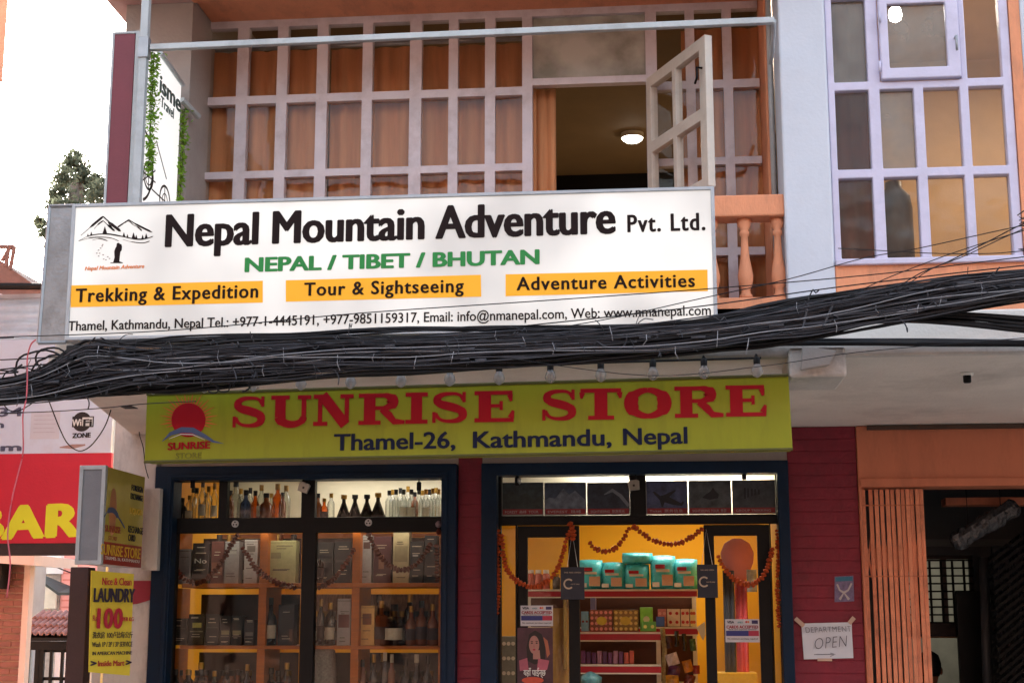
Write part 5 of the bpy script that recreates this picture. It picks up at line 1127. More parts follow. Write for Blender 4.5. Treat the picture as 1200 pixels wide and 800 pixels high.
# --- posters in the transom over the door
post_y = .012
pics = [('dark forest hillside', (46, 54, 56)), ('blue snowy mountain range', (54, 64, 80)), ('tall white arch by dark rock', (46, 50, 60)), ('airliner against a dusk sky', (64, 70, 96)), ('grey bird on pale ground', (66, 70, 72)), ('line of trekkers in snow', (58, 62, 66))]
spans = [(588, 637, 565, 605), (638, 687, 565, 605), (688, 738, 565, 605), (757, 806, 563, 604), (807, 857, 562.5, 604), (858, 909, 562, 604)]
for k, (a, b, c, d) in enumerate(spans):
    x0, x1, z0, z1 = rect(a, c, b, d, post_y); z0 = zt0 + .001
    t = thing('poster', 'landscape poster of a %s in the door transom' % pics[k][0], 'poster', ((x0 + x1) / 2, post_y, z0), 'six picture posters across the transom over the door')
    part('board', MB().box(x0, x1, post_y, post_y + .006, z0, z1), M_WSH if 0 else mat('poster_edge', rgb(105, 102, 100), .5), t)
    part('picture', MB().box(x0 + .004, x1 - .004, post_y - .0015, post_y - .0003, z0 + .012, z1 - .003), mat('poster_%d' % k, rgb(*pics[k][1]), .5, .45, 0, 22, spec=.3, dirt=rgb(30, 32, 36), dirt_amt=.7, dirt_scale=14), t)
    part('red_caption', MB().box(x0 + .006, x1 - .006, post_y - .0025, post_y - .0016, z0 + .006, z0 + .036), mat('caption_red', rgb(120, 30, 34), .5), t)
    cap_ = ['FOREST  森林  TOUR', 'EVEREST  珠峰', 'SIGHTSEEING  旅游观光', 'Ticket  票务信息', 'SIGHTSEEING TOUR  旅游', 'GROUP TREKKING'][k]
    text(cap_, Vector((x0 + .02, post_y - .0026, z0 + .013)), UX, UZ, x1 - x0 - .05, .014, mat('caption_grey', rgb(150, 140, 140), .5), t, depth=.0006)
    sh2 = MB(); yy = post_y - .0016; mm = mat('poster_dark_shape', rgb(22, 24, 30), .5)
    def PP(fx, fz): return (x0 + .006 + fx * (x1 - x0 - .012), yy, z0 + .036 + fz * (z1 - z0 - .04))
    if k == 1: sh2.prism([PP(0, .35), PP(.1, .45), PP(.25, .4), PP(.45, .8), PP(.6, .55), PP(.75, .7), PP(1, .35), PP(1, 0), PP(0, 0)][::-1], (0, -.0008, 0)); mm = mat('poster_snow', rgb(86, 94, 106), .5, .5, 0, 30)
    if k == 2: strip([(PP(.4, .55)[0], PP(.4, .55)[2]), (PP(.6, .72)[0], PP(.6, .72)[2]), (PP(.8, .5)[0], PP(.8, .5)[2]), (PP(1, .1)[0], PP(1, .1)[2])], [.005, .02, .02, .018], Vector((0, yy, 0)), UX, UZ, Vector((0, -.0008, 0)), sh2); mm = mat('poster_pale', rgb(100, 104, 112), .5)
    if k == 3: sh2.prism([PP(*q) for q in [(.14, .62), (.2, .62), (.34, .46), (.44, .5), (.7, .68), (.74, .66), (.56, .42), (.86, .18), (.9, .26), (.93, .22), (.88, .08), (.66, .12), (.44, .22), (.4, .05), (.36, .06), (.32, .3), (.2, .5)]][::-1], (0, -.0008, 0))
    if k == 4: sh2.prism([PP(*q) for q in [(.3, .38), (.4, .5), (.52, .62), (.58, .76), (.64, .62), (.72, .5), (.7, .36), (.5, .3)]][::-1], (0, -.0008, 0))
    if k == 5:
        for fx, s_ in ((.28, .3), (.36, .24), (.45, .2), (.53, .17), (.62, .14)): sh2.prism([PP(fx - .025, .62 - s_), PP(fx + .03, .62 - s_), PP(fx + .025, .62 + s_ * .4), PP(fx - .015, .62 + s_ * .4)][::-1], (0, -.0008, 0))
    if k == 0: sh2.prism([PP(0, 0), PP(0, .5), PP(.2, .7), (PP(.4, .5)), PP(.6, .62), PP(.8, .35), PP(1, .55), PP(1, 0)][::-1], (0, -.0008, 0)); mm = mat('poster_hill', rgb(34, 40, 38), .5, .5, 0, 30)
    part('picture_shape', sh2, mm, t)

# --- stickers, open cards and portrait poster on the doors
def card_sticker(u0, v0, u1, v1, lab):
    Y = .027; x0, x1, z0, z1 = rect(u0, v0, u1, v1, Y); t = thing('card_sticker', lab, 'sticker', ((x0 + x1) / 2, Y, z0), 'CARDS ACCEPTED stickers on the shop door glass')
    w_, h_ = x1 - x0, z1 - z0
    part('white_sheet', MB().box(x0, x1, Y - .002, Y, z0, z1), mat('sticker_white', rgb(200, 198, 205), .4, .05, 0), t)
    part('blue_band', MB().box(x0 + .02 * w_, x0 + .68 * w_, Y - .003, Y - .0021, z0 + .27 * h_, z0 + .5 * h_), mat('sticker_blue', rgb(40, 48, 120), .4), t)
    part('red_band', MB().box(x0 + .68 * w_, x1 - .02 * w_, Y - .003, Y - .0021, z0 + .27 * h_, z0 + .5 * h_), mat('sticker_red', rgb(170, 40, 70), .4), t)
    def tx(s, a, b, c, cap, m, bd=.03): text(s, Vector((x0 + a * w_, Y - .0022, z0 + c * h_)), UX, UZ, (b - a) * w_, cap * h_, m, t, bold=bd, depth=.0006)
    tx('CARDS ACCEPTED', .04, .96, .60, .13, mat('sticker_crimson', rgb(150, 20, 40), .4), .05); tx('VISA', .06, .26, .82, .11, M_SIGNB, .04); tx('AMEX', .36, .52, .82, .08, mat('sticker_teal', rgb(60, 130, 140), .4), .03)
    for dx, cc in ((.62, (170, 40, 50)), (.68, (190, 110, 60))):
        part('round_logo', MB().prism([(x0 + dx * w_ + .006 * math.cos(a * .6283), Y - .0022 - (.0004 if dx > .65 else 0), z0 + .88 * h_ + .006 * math.sin(a * .6283)) for a in range(10)][::-1], (0, -.0004, 0)), cmat(cc), t)
    part('small_logo', MB().box(x0 + .78 * w_, x0 + .96 * w_, Y - .003, Y - .0021, z0 + .80 * h_, z0 + .95 * h_), mat('sticker_dark', rgb(50, 40, 90), .4), t)
    tx('Bank card payment terminal', .1, .9, .53, .05, M_BLACK, .02); tx('No minimum purchase required', .06, .94, .12, .07, M_BLACK, .02)
card_sticker(610, 709, 648, 733, 'white CARDS ACCEPTED sticker on the left door leaf above the portrait poster'); card_sticker(850, 725, 890, 752, 'white CARDS ACCEPTED sticker on the right door leaf')
for (u0, v0, u1, v1, lab) in [(657, 664, 685, 702, 'dark blue hanging card with a large C on the left door post'), (817, 661, 841, 700, 'dark blue hanging card with a large C on the right door post')]:
    Y = -.01; x0, x1, z0, z1 = rect(u0, v0, u1, v1, Y); t = thing('hanging_card', lab, 'card', ((x0 + x1) / 2, Y, z1))
    part('board', MB().box(x0, x1, Y - .004, Y, z0, z1), mat('navy_card', rgb(18, 30, 50), .4, .08, 0), t, bev=.001)
    cc = MB(); cx_, cz_ = x0 + .34 * (x1 - x0), z0 + .48 * (z1 - z0)
    strip([(cx_ + .026 * math.cos(a), cz_ + .026 * math.sin(a)) for a in [math.radians(45 + 270 * k / 20) for k in range(21)]], .009, Vector((0, Y - .004, 0)), UX, UZ, Vector((0, -.001, 0)), cc)
    part('letter_c', cc, mat('beige_print', rgb(190, 172, 150), .5), t)
    text('WE ARE OPEN', Vector((x0 + .02, Y - .0041, z1 - .035)), UX, UZ, x1 - x0 - .04, .008, mat('beige_print', (0, 0, 0, 1)), t, depth=.0008)
    text('card pay', Vector((cx_ + .012, Y - .0055, cz_ - .004)), UX, UZ, .05, .008, mat('beige_print', (0, 0, 0, 1)), t, depth=.0006)
    part('string', MB().tube([((x0 + x1) / 2 - .03, Y - .002, z1), ((x0 + x1) / 2, Y - .002, z1 + .2), ((x0 + x1) / 2 + .03, Y - .002, z1)], .0015, 4), M_WHITE, t)
Y = .026; x0, x1, z0, z1 = rect(605, 735, 648, 812, Y); pz_ = z1 - z0; pw = x1 - x0
t = thing('portrait_poster', 'dark advertising poster of a long haired woman on the left door glass', 'poster', ((x0 + x1) / 2, Y, z0))
def Q(fx, fz): return (x0 + fx * pw, Y - .002, z1 - fz * pz_)
part('sheet', MB().box(x0, x1, Y - .002, Y, z0, z1), mat('plum_poster', rgb(70, 38, 52), .4, .4, 0, 10), t)
def blob(name, pts, m, k): part(name, MB().prism([(Q(a, b)[0], Y - .0022 - .0007 * k, Q(a, b)[2]) for a, b in pts][::-1], (0, -.0004, 0)), m, t)
hairm = mat('poster_hair', rgb(20, 12, 16), .4); skn = mat('poster_skin', rgb(168, 120, 112), .4)
def oval(cx_, cy_, a, b, n=18): return [(cx_ + a * math.cos(-6.2832 * k / n), cy_ + b * math.sin(-6.2832 * k / n)) for k in range(n)]
blob('hair_shape', [(.36, .1), (.28, .3), (.3, .5), (.5, .56), (.78, .52), (.8, .3), (.7, .1), (.52, .04)][::-1], hairm, 0)
blob('neck_shape', [(.46, .36), (.46, .48), (.66, .48), (.64, .34)][::-1], skn, 1); blob('face_shape', oval(.49, .26, .14, .14), skn, 2)
for ex in (.43, .56): blob('eye_shape', oval(ex, .235, .03, .01, 8), hairm, 3); blob('brow_shape', oval(ex, .21, .04, .006, 8), hairm, 3)
blob('nose_shape', [(.485, .25), (.475, .3), (.505, .3)], mat('poster_skin_shade', rgb(150, 100, 95), .4), 3); blob('lips_shape', oval(.49, .335, .04, .014, 10), mat('poster_lips', rgb(150, 30, 60), .4), 3)
blob('pack_shape', [(.08, .5), (.1, .66), (.34, .64), (.3, .46)][::-1], cmat((150, 80, 96)), 1); blob('pack_shape', [(.6, .47), (.56, .66), (.84, .64), (.9, .5)][::-1], cmat((160, 84, 100)), 2); blob('flower_shape', oval(.45, .8, .3, .05), cmat((176, 70, 50)), 1)
blob('strand_shape', [(.74, .14), (.8, .3), (.84, .46), (.92, .4), (.86, .2)][::-1], cmat((150, 88, 66)), 1)
text('यहाँ पाईन्छ', Vector((x0 + .2 * pw, Y - .004, z1 - .73 * pz_)), UX, UZ, .6 * pw, .035, M_WHITE, t, bold=.02, depth=.0006)

# --- marigold garlands
M_MARI = mat('marigold_petals', rgb(166, 66, 20), .8, .35, .3, 60); M_MARI_DIM = mat('marigold_dimmed', rgb(92, 34, 16), .8, .3, .3, 60)  # dimness behind the window glass is put into the second petal colour
def garland(pts, Y, lab, r=.019, m=M_MARI):
    P = smooth_path([aty(u, v, Y) for u, v in pts], 8); mb = MB(); q = random.Random(int(pts[0][0] * 7 + pts[0][1]))
    t = thing('marigold_garland', lab, 'garland', P[0], 'marigold garlands strung across the shop front')
    part('string', MB().tube(P[::2] + [P[-1]], .0015, 4), M_CABLE, t)
    cum = [0.0]
    for i in range(len(P) - 1): cum.append(cum[-1] + (P[i + 1] - P[i]).length)
    s, i = 0.0, 0
    while s < cum[-1]:
        while cum[i + 1] < s: i += 1
        seg = P[i + 1] - P[i]; c = P[i] + seg * ((s - cum[i]) / max(seg.length, 1e-6)) + Vector((q.uniform(-.003, .003), q.uniform(-.004, .004), q.uniform(-.003, .003))); rr = r * q.uniform(.8, 1.15)
        s += r * 1.15
        ax = seg.normalized(); a = ax.cross(Vector((0, 1, .2))).normalized(); b = ax.cross(a); rings = []
        for (f, k_) in ((-.6, .45), (-.2, 1), (.2, .85), (.6, .3)):
            rings.append([c + ax * f * rr + (a * math.cos(2 * math.pi * j / 8) + b * math.sin(2 * math.pi * j / 8)) * rr * k_ * (1.15 if j % 2 else .85) for j in range(8)])
        vs = [v for g in rings for v in g]; fs = [(g * 8 + j, g * 8 + (j + 1) % 8, g * 8 + 8 + (j + 1) % 8, g * 8 + 8 + j) for g in range(3) for j in range(8)] + [tuple(range(8))[::-1], tuple(range(24, 32))]
        mb.add(vs, fs)
    part('marigold_flowers', mb, m, t, kind='stuff')
Yg = -.03
garland([(588, 628), (590, 650), (597, 672), (612, 684), (630, 686), (648, 674), (658, 655), (664, 632), (671, 616)], Yg, 'deep marigold garland looping across the left door leaf')
garland([(584, 622), (583, 650), (584, 690), (582, 722)], Yg, 'straight marigold strand hanging down the left door jamb', r=.017)
garland([(691, 636), (699, 643), (711, 646), (722, 641), (731, 630), (737, 618)], Yg, 'small marigold loop over the left half of the open doorway')
garland([(743, 617), (753, 624), (764, 632), (780, 637), (796, 636), (810, 629), (823, 619)], Yg, 'wide marigold loop over the right half of the open doorway')
garland([(842, 652), (848, 664), (858, 676), (870, 683), (882, 684), (893, 676), (901, 660), (906, 640)], Yg, 'marigold garland looping across the right door leaf')
garland([(910, 622), (912, 650), (911, 690), (913, 735)], Yg, 'straight marigold strand hanging down the right door jamb', r=.016)
garland([(668, 614), (672, 622), (671, 632)], Yg, 'short marigold tassel on the left door post', r=.019)
Yk = .10
garland([(201, 640), (205, 662), (214, 676), (232, 683), (248, 672), (262, 655), (272, 636), (279, 626)], Yk, 'marigold loop inside the far left shop pane', m=M_MARI_DIM)
garland([(284, 642), (293, 655), (302, 668), (314, 677), (330, 684), (349, 689)], Yk, 'marigold strand sloping down to the middle mullion', m=M_MARI_DIM)
garland([(370, 690), (386, 682), (398, 670), (408, 655), (416, 641)], Yk, 'marigold strand rising right of the middle mullion', m=M_MARI_DIM)
garland([(431, 622), (437, 638), (446, 652), (458, 664), (472, 668), (486, 662), (497, 650), (505, 636)], Yk, 'marigold loop inside the right hand shop pane', m=M_MARI_DIM)
garland([(512, 640), (512, 660), (513, 682)], Yk, 'short marigold strand at the right edge of the shop window', m=M_MARI_DIM)

# --- padlocks, hooks and round knobs on the black frames
def padlock(u, v, rot, lab):
    p = aty(u, v, -.02); t = thing('padlock', lab, 'padlock', p)
    c, s = math.cos(rot), math.sin(rot)
    def W(x, z, y=0): return p + Vector((x * c - z * s, y, x * s + z * c))
    part('lock_body', MB().prism([W(-.03, -.055, -.01), W(.03, -.055, -.01), W(.034, -.005, -.01), W(.02, .004, -.01), (W(-.02, .004, -.01)), W(-.034, -.005, -.01)], (0, .022, 0)), mat('brushed_lock_steel', rgb(150, 148, 142), .35, .15, .1, 20, metal=.8), t, bev=.003)
    part('shackle', MB().tube([W(-.018, 0), W(-.018, .03)] + [W(-.018 * math.cos(a), .03 + .02 * math.sin(a)) for a in [math.pi * k / 6 for k in range(1, 6)]] + [W(.018, .03), W(.018, .0)], .0045, 8), M_BLACKF, t, smooth=True)
    part('keyhole', MB().prism([W(-.006, -.034, -.0105), W(.006, -.034, -.0105), W(.006, -.022, -.0105), W(-.006, -.022, -.0105)], (0, -.001, 0)), M_BLACK, t)
padlock(358, 566, -.35, 'steel padlock hanging tilted on the left window mullion'); padlock(742, 563, .12, 'steel padlock hanging over the middle of the door transom')
for k, (u, v) in enumerate([(276, 613.5), (432, 612)]):
    p = aty(u, v, .018); t = thing('round_knob', 'white three holed rosette on the bar under the %s niche pane' % ('middle', 'right')[k], 'knob', p, 'round white knobs on the black window bar')
    part('disc', MB().prism([p + Vector((.021 * math.cos(a * .3927), 0, .021 * math.sin(a * .3927))) for a in range(16)][::-1], (0, -.012, 0)), mat('worn_white_plastic', rgb(190, 188, 186), .5, .1, 0), t, bev=.002)
    for j in range(3):
        c_ = p + Vector((.010 * math.cos(1.57 + j * 2.094), -.0125, .010 * math.sin(1.57 + j * 2.094)))
        part('hole', MB().prism([c_ + Vector((.005 * math.cos(a * .785), 0, .005 * math.sin(a * .785))) for a in range(8)][::-1], (0, -.0012, 0)), M_BLACK, t)
for k, (u, v, lab) in enumerate([(226, 566, 'small black spot lamp at the top of the far left niche pane'), (491, 569, 'small black spot lamp at the top of the right niche pane'), (606, 563, 'small spot lamp with a pale lens at the left of the door transom'), (872, 556, 'small black spot lamp at the right of the door transom')]):
    p = aty(u, v, .0); t = thing('spot_lamp', lab, 'spot lamp', p)
    part('barrel', MB().lathe([(.012, -.028), (.014, -.025), (.014, .02), (.008, .024)], p, 12), M_BLACKF, t, smooth=True); part('arm', MB().tube([p + Vector((0, 0, .02)), p + Vector((0, .0, .045)), p + Vector((0, .02, .05))], .004, 6), M_BLACKF, t)
    if k == 2: part('lens', MB().lathe([(.004, -.02), (.013, -.01), (.013, .012), (.004, .02)], p + Vector((.012, -.004, 0)), 10), M_FBULB, t, smooth=True)
p = aty(514, 614, .0); t = thing('door_charm', 'little pale tassel charm hanging at the right end of the window bar', 'charm', p)
part('charm_head', MB().lathe([(.004, -.02), (.016, -.012), (.02, .004), (.012, .016), (.003, .02)], p, 10), mat('mauve_cloth', rgb(120, 108, 116), .8), t, smooth=True); part('charm_tail', MB().lathe([(.003, -.06), (.014, -.052), (.014, -.036), (.003, -.022)], p, 10), M_MARI_DIM, t, smooth=True)
# small socket on the soffit
p = atz(1133, 437, ZS - .002); t = thing('ceiling_socket', 'small round empty lamp socket on the pale soffit at the right', 'lamp socket', p)
part('rose', MB().lathe([(.028, -.012), (.03, -.002), (.03, 0)], p, 16), M_WHITE, t, smooth=True); part('holder', MB().lathe([(.014, -.045), (.018, -.04), (.018, -.012)], p, 12), M_BLACKF, t, smooth=True)

# ================================================================== CORRIDOR BEHIND THE FOLDING GATE
M_DKC = mat('dark_corridor_plaster', rgb(92, 92, 94), .8, .15, .2, 3)
xc0 = X_M1 + .02
cw = MB(); cw.box(xc0 - .02, xc0 - .001, .21, 6.0, 0, ZS - .02); cw.box(X_E, X_E + .1, .21, 6.0, 0, ZS - .02)
part('corridor_walls', cw, M_DKC, B)
part('corridor_ceiling', MB().box(xc0 - .001, X_E, .21, 6.0, ZS - .03, ZS - .005), M_DKC, B)
Yb1 = .9
bz = rect(1108, 582, 1300, 591, Yb1); part('inner_orange_beam', MB().box(bz[0], X_E - .002, Yb1, Yb1 + .15, bz[2], bz[3]), M_BEAM, B, bev=.004)
Yb2 = 2.6
wx0, wx1 = aty(1079, 700, Yb2).x, aty(1146, 700, Yb2).x
zt2, zb2 = aty(1110, 656, Yb2).z, aty(1110, 729, Yb2).z
part('corridor_back_wall', MB().plate(xc0, X_E - .002, 0, ZS - .032, Yb2, .15, [(wx0 - .12, wx1 - .02, -1, aty(1110, 650, Yb2).z)]), M_DKC, B)
part('back_wall_ledge', MB().box(xc0, X_E - .004, Yb2 - .06, Yb2 - .002, aty(1110, 640, Yb2).z, aty(1110, 632, Yb2).z), mat('dusty_grey_ledge', rgb(112, 112, 112), .8), B)
tg = thing('transom_grille', 'iron grille of bars and small panes above the far corridor doorway', 'grille', ((wx0 + wx1) / 2, Yb2, zb2))
for k in range(9):
    z = zb2 + (zt2 - zb2) * k / 8; part('bar', MB().box(wx0 - .1, wx1, Yb2 + .02, Yb2 + .035, z - .006, z + .006), M_BLACKF, tg)
for k in range(6):
    x = wx0 + (wx1 - wx0) * k / 5; part('upright_bar', MB().box(x - .008, x + .008, Yb2 + .036, Yb2 + .05, zb2, zt2), M_BLACKF, tg)
part('frame', MB().plate(wx0 - .12, wx1 + .0, zb2 - .1, zt2 + .05, Yb2 + .051, .04, [(wx0 - .08, (wx0 + wx1) / 2 - .04, zb2, zt2 + .01), ((wx0 + wx1) / 2, wx1 - .04, zb2, zt2 + .01)]), mat('dark_brown_wood', rgb(56, 36, 34), .5), tg)
Yf = 5.2
part('lit_back_panel', MB().box(xc0, X_E, Yf, Yf + .05, 0, 3.4), mat('pale_courtyard_wall', rgb(190, 186, 170), .7, .15, .1, 6), B)
bz = rect(1084, 731, 1122, 747, Yb2 + .3); part('pink_header', MB().box(bz[0] - .2, bz[1] + .1, Yb2 + .3, Yb2 + .4, bz[2], bz[3]), M_ORANGE, B)
x0, x1 = aty(1121, 730, Yb2 - .1).x, aty(1150, 730, Yb2 - .1).x
part('dark_door_leaf', MB().box(x0, x1, Yb2 - .12, Yb2 - .08, .01, aty(1135, 692, Yb2 - .1).z), mat('black_door_paint', rgb(26, 26, 28), .35, .1, .05), B, bev=.004)
part('grey_pipe', MB().tube([aty(1152, 652, 1.9), aty(1160, 900, 1.9)], .03, 12), mat('grey_pvc', rgb(110, 112, 116), .4), B, smooth=True)
lamp('corridor_light', (aty(1105, 700, 4).x, 4.2, 2.5), .5, .5, 1.2, (1, .95, .82))
# ribbed shutter folded along the right side of the corridor
sh_t = thing('ribbed_shutter', 'black ribbed shutter slats catching light at the right of the corridor', 'shutter', (aty(1190, 700, 1.0).x, 1.0, 0))
for k in range(22):
    v = 622 + k * 9.6; a = aty(1158 + k * .5, v + 36, 1.5); b = aty(1215, v - 6, .75); c_ = b + (b - a) * .9; d = Vector((0, 0, .03))
    n_ = Vector((.0, -.012, -.026))
    part('slat', MB().prism([a, a + d, a + d * .5 + Vector((0, -.018, 0))], c_ - a), mat('black_glossy_slat', rgb(34, 36, 40), .28, .25, .1, 20, spec=.7), sh_t, bev=.002)
part('backing_sheet', MB().box(aty(1166, 700, 1.55).x, X_E - .003, 1.55, 1.58, .01, aty(1190, 640, 1.55).z), M_BLACKF, sh_t)
# plastic wrapped roll hanging under the ceiling
a, b = aty(1116, 637, .8), aty(1192, 592, .8); ax = (b - a).normalized(); nrm = Vector((-ax.z, 0, ax.x)); vs = []; fs = []; n1, n2 = 22, 14; r = random.Random(3)
for i in range(n1 + 1):
    f = i / n1; c = a.lerp(b, f); R = .05 * (.6 if i in (0, n1) else 1)
    for j in range(n2):
        t_ = 6.283 * j / n2; rr = R * (1 + r.uniform(-.16, .16)); vs.append(c + nrm * rr * math.cos(t_) * 1.15 + Vector((0, 1, 0)) * rr * math.sin(t_))
for i in range(n1):
    for j in range(n2): fs.append((i * n2 + j, i * n2 + (j + 1) % n2, (i + 1) * n2 + (j + 1) % n2, (i + 1) * n2 + j))
fs += [tuple(range(n2))[::-1], tuple(range(n1 * n2, (n1 + 1) * n2))]
wr = thing('wrapped_bundle', 'dark bundle wrapped in crinkled clear plastic hung under the corridor ceiling', 'bundle', a)
part('wrap', MB().add(vs, fs), mat('crinkled_plastic', rgb(84, 86, 90), .18, .3, 1.0, 30, spec=.8), wr); 
for f in (.25, .75): c = a.lerp(b, f); part('hanger', MB().tube([c, Vector((c.x, c.y, ZS - .03))], .003, 5), M_CABLE, wr)
# folding gate: thin upright channels joined by crossed links
fg = thing('folding_gate', 'orange painted collapsible metal gate folded to the left of the entrance', 'gate', (aty(1050, 700, .05).x, .05, 0))
gx0, gx1 = aty(1016, 700, .05).x, aty(1086, 700, .05).x; nS = 12
M_GATE = mat('orange_gate_paint', rgb(226, 142, 106), .45, .12, .15, 8, dirt=rgb(110, 62, 44), dirt_amt=.5, dirt_scale=7)
zg1 = zo - .008
xsg = [gx0 + (gx1 - gx0) * ((k / (nS - 1)) ** .85) for k in range(nS)]
for k, x in enumerate(xsg):
    x += rnd.uniform(-.003, .003)
    y0 = .04 + (.012 if k % 2 else 0)
    part('slat', MB().box(x - .0112, x + .0112, y0, y0 + .010, .02, zg1), M_GATE, fg, bev=.0015)
for k in range(nS - 1):
    for lv_ in (.35, 1.15, 1.95):
        for s_ in (0, 1):
            xa_, xb_ = xsg[k], xsg[k + 1]; z0_, z1_ = (lv_ - .14, lv_ + .14) if s_ else (lv_ + .14, lv_ - .14)
            part('cross_link', MB().prism([(xa_ - .006, .062 + .004 * s_, z0_), (xa_ + .006, .062 + .004 * s_, z0_), (xb_ + .006, .062 + .004 * s_, z1_), (xb_ - .006, .062 + .004 * s_, z1_)][::(1 if not s_ else -1)], (0, .003, 0)), M_GATE, fg)
for z in (.06, .65, 1.25, 1.85, 2.25): part('rivet_bar', MB().box(gx0 - .006, gx1 + .008, .0385, .0398, z - .004, z + .004), M_BEAM, fg)
# seated person seen from behind through the gate
def skinned(name, verts, edges, m, parent, root=0, sub=2):
    me = bpy.data.meshes.new(name); o_ = origin(parent); me.from_pydata([Vector(v[0]) - o_ for v in verts], edges, []); me.update()
    o = put(name, me, m, parent); sk_ = o.modifiers.new('skin', 'SKIN'); sk_.use_smooth_shade = True
    for i, v in enumerate(verts): me.skin_vertices[0].data[i].radius = (v[1], v[1] * (v[2] if len(v) > 2 else 1)); me.skin_vertices[0].data[i].use_root = (i == root)
    s2 = o.modifiers.new('sub', 'SUBSURF'); s2.levels = sub; s2.render_levels = sub; return o
ph = aty(1090, 782, 2.3); px0 = ph.x - .01; py = 2.3; hz = ph.z
pe = thing('person', 'person in dark clothes seated with back turned beyond the folding gate', 'person', (px0, py, 0))
pv = [((px0, py, hz - .62), .14, .8), ((px0, py, hz - .42), .13, .8), ((px0, py, hz - .24), .145, .7), ((px0, py, hz - .15), .07), ((px0, py, hz - .1), .05),
      ((px0 - .17, py, hz - .2), .06), ((px0 - .23, py + .02, hz - .45), .045), ((px0 - .17, py + .22, hz - .58), .036),
      ((px0 + .17, py, hz - .2), .06), ((px0 + .23, py + .02, hz - .45), .045), ((px0 + .17, py + .22, hz - .58), .036),
      ((px0 - .1, py + .05, hz - .66), .09), ((px0 - .13, py + .42, hz - .66), .07), ((px0 - .13, py + .42, hz - 1.0), .045), ((px0 - .13, py + .45, hz - 1.2 if hz > 1.25 else .08), .05),
      ((px0 + .1, py + .05, hz - .66), .09), ((px0 + .13, py + .42, hz - .66), .07), ((px0 + .13, py + .42, hz - 1.0), .045), ((px0 + .13, py + .45, .08), .05)]
skinned('clothed_body', pv, [(0, 1), (1, 2), (2, 3), (3, 4), (2, 5), (5, 6), (6, 7), (2, 8), (8, 9), (9, 10), (0, 11), (11, 12), (12, 13), (13, 14), (0, 15), (15, 16), (16, 17), (17, 18)], mat('black_jacket', rgb(20, 20, 24), .8, .1, .2), pe)
skn_m = mat('brown_skin', rgb(140, 92, 68), .6, .05, .05)
part('head', MB().lathe([(.03, -.12), (.055, -.1), (.068, -.05), (.08, .0), (.078, .05), (.055, .095), (.01, .11)], (px0, py, hz), 16), skn_m, pe, smooth=True)
part('hair', MB().lathe([(.07, -.06), (.084, -.02), (.086, .03), (.07, .085), (.03, .112), (.002, .116)], (px0, py - .008, hz + .004), 16), mat('black_hair', rgb(16, 14, 14), .6, .2, .4, 60), pe, smooth=True)
for s_ in (-1, 1): part('ear', MB().lathe([(.004, -.028), (.012, -.015), (.013, .01), (.004, .028)], (px0 + s_ * .085, py + .01, hz - .02), 8), skn_m, pe, smooth=True)
for s_ in (-1, 1): 
    part('hand', MB().lathe([(.012, -.05), (.03, -.03), (.032, .01), (.02, .04)], (px0 + s_ * .16, py + .27, hz - .6), 10), skn_m, pe, smooth=True)
st_ = thing('stool', 'low plain wooden stool under the seated person', 'stool', (px0, py, 0)); zs_t = hz - .78
part('seat', MB().box(px0 - .18, px0 + .18, py - .15, py + .18, zs_t - .04, zs_t), M_WOOD, st_, bev=.004)
for a_ in (-.15, .13):
    for b_ in (-.12, .13): part('leg', MB().box(px0 + a_, px0 + a_ + .03, py + b_, py + b_ + .03, 0.002, zs_t - .042), M_WOOD, st_)

# ================================================================== LEFT BACKGROUND
YBd = .9
bb = thing('bar_billboard', 'large red and pale grey billboard reading BAR with a WiFi ZONE logo', 'billboard', (aty(30, 640, YBd).x, YBd, aty(30, 640, YBd).z))
bx1 = aty(128, 560, YBd).x; bx0 = aty(-170, 560, YBd).x
zr1 = aty(60, 531, YBd).z; zr0_ = aty(60, 636, YBd).z; zw1 = aty(25, 398, YBd).z
M_PALE = mat('pale_flex_banner', rgb(212, 222, 240), .5, .06, .1, 3, dirt=rgb(150, 140, 140), dirt_amt=.3, dirt_scale=3); M_REDB = mat('red_flex_banner', rgb(205, 40, 62), .5, .05, .1, 3)
part('pale_sheet', MB().box(bx0, bx1, YBd, YBd + .03, zr1, zw1), M_PALE, bb); part('red_sheet', MB().box(bx0, bx1 + .01, YBd - .004, YBd + .03, zr0_, zr1 - .001), M_REDB, bb)
part('lower_frame', MB().box(bx0, bx1, YBd - .0, YBd + .1, aty(60, 650, YBd).z, zr0_ - .001), mat('dark_rusty_frame', rgb(56, 44, 44), .6, .2, .2), bb)
M_BARY = mat('bar_yellow_print', rgb(226, 228, 50), .5, .04, 0)
ltext('BAR', (-30, 632), (91, 627), 38, YBd - .0045, M_BARY, bb, bold=.052, space=1.08)
M_GRB = mat('billboard_grey_print', rgb(84, 88, 112), .5, .05, 0)
ltext('9841 734', (-90, 490), (26, 487), 10, YBd - .001, M_GRB, bb, bold=.02); ltext('com', (-40, 502), (4, 501), 8, YBd - .001, M_GRB, bb, bold=.02); ltext('.com', (-40, 529), (24, 527.5), 8, YBd - .001, M_GRB, bb, bold=.03)
ltext('ZONE', (85, 513), (106, 512), 5.5, YBd - .001, M_BLACK, bb, bold=.04)
wf = MB(); c = aty(96, 494, YBd); R = .066
wf.prism([c + Vector((R * math.cos(a * .2618), -.001, R * math.sin(a * .2618))) for a in range(24)][::-1], (0, -.001, 0)); part('wifi_disc', wf, M_BLACK, bb)
wf = MB(); wf.box(c.x - R, c.x + R * 1.25, YBd - .004, YBd - .0021, c.z - .036, c.z + .036); part('wifi_bar', wf, M_BLACK, bb)
ltext('Wi', (84.5, 499), (95, 498.5), 8, YBd - .0045, M_WHITE, bb, bold=.03)
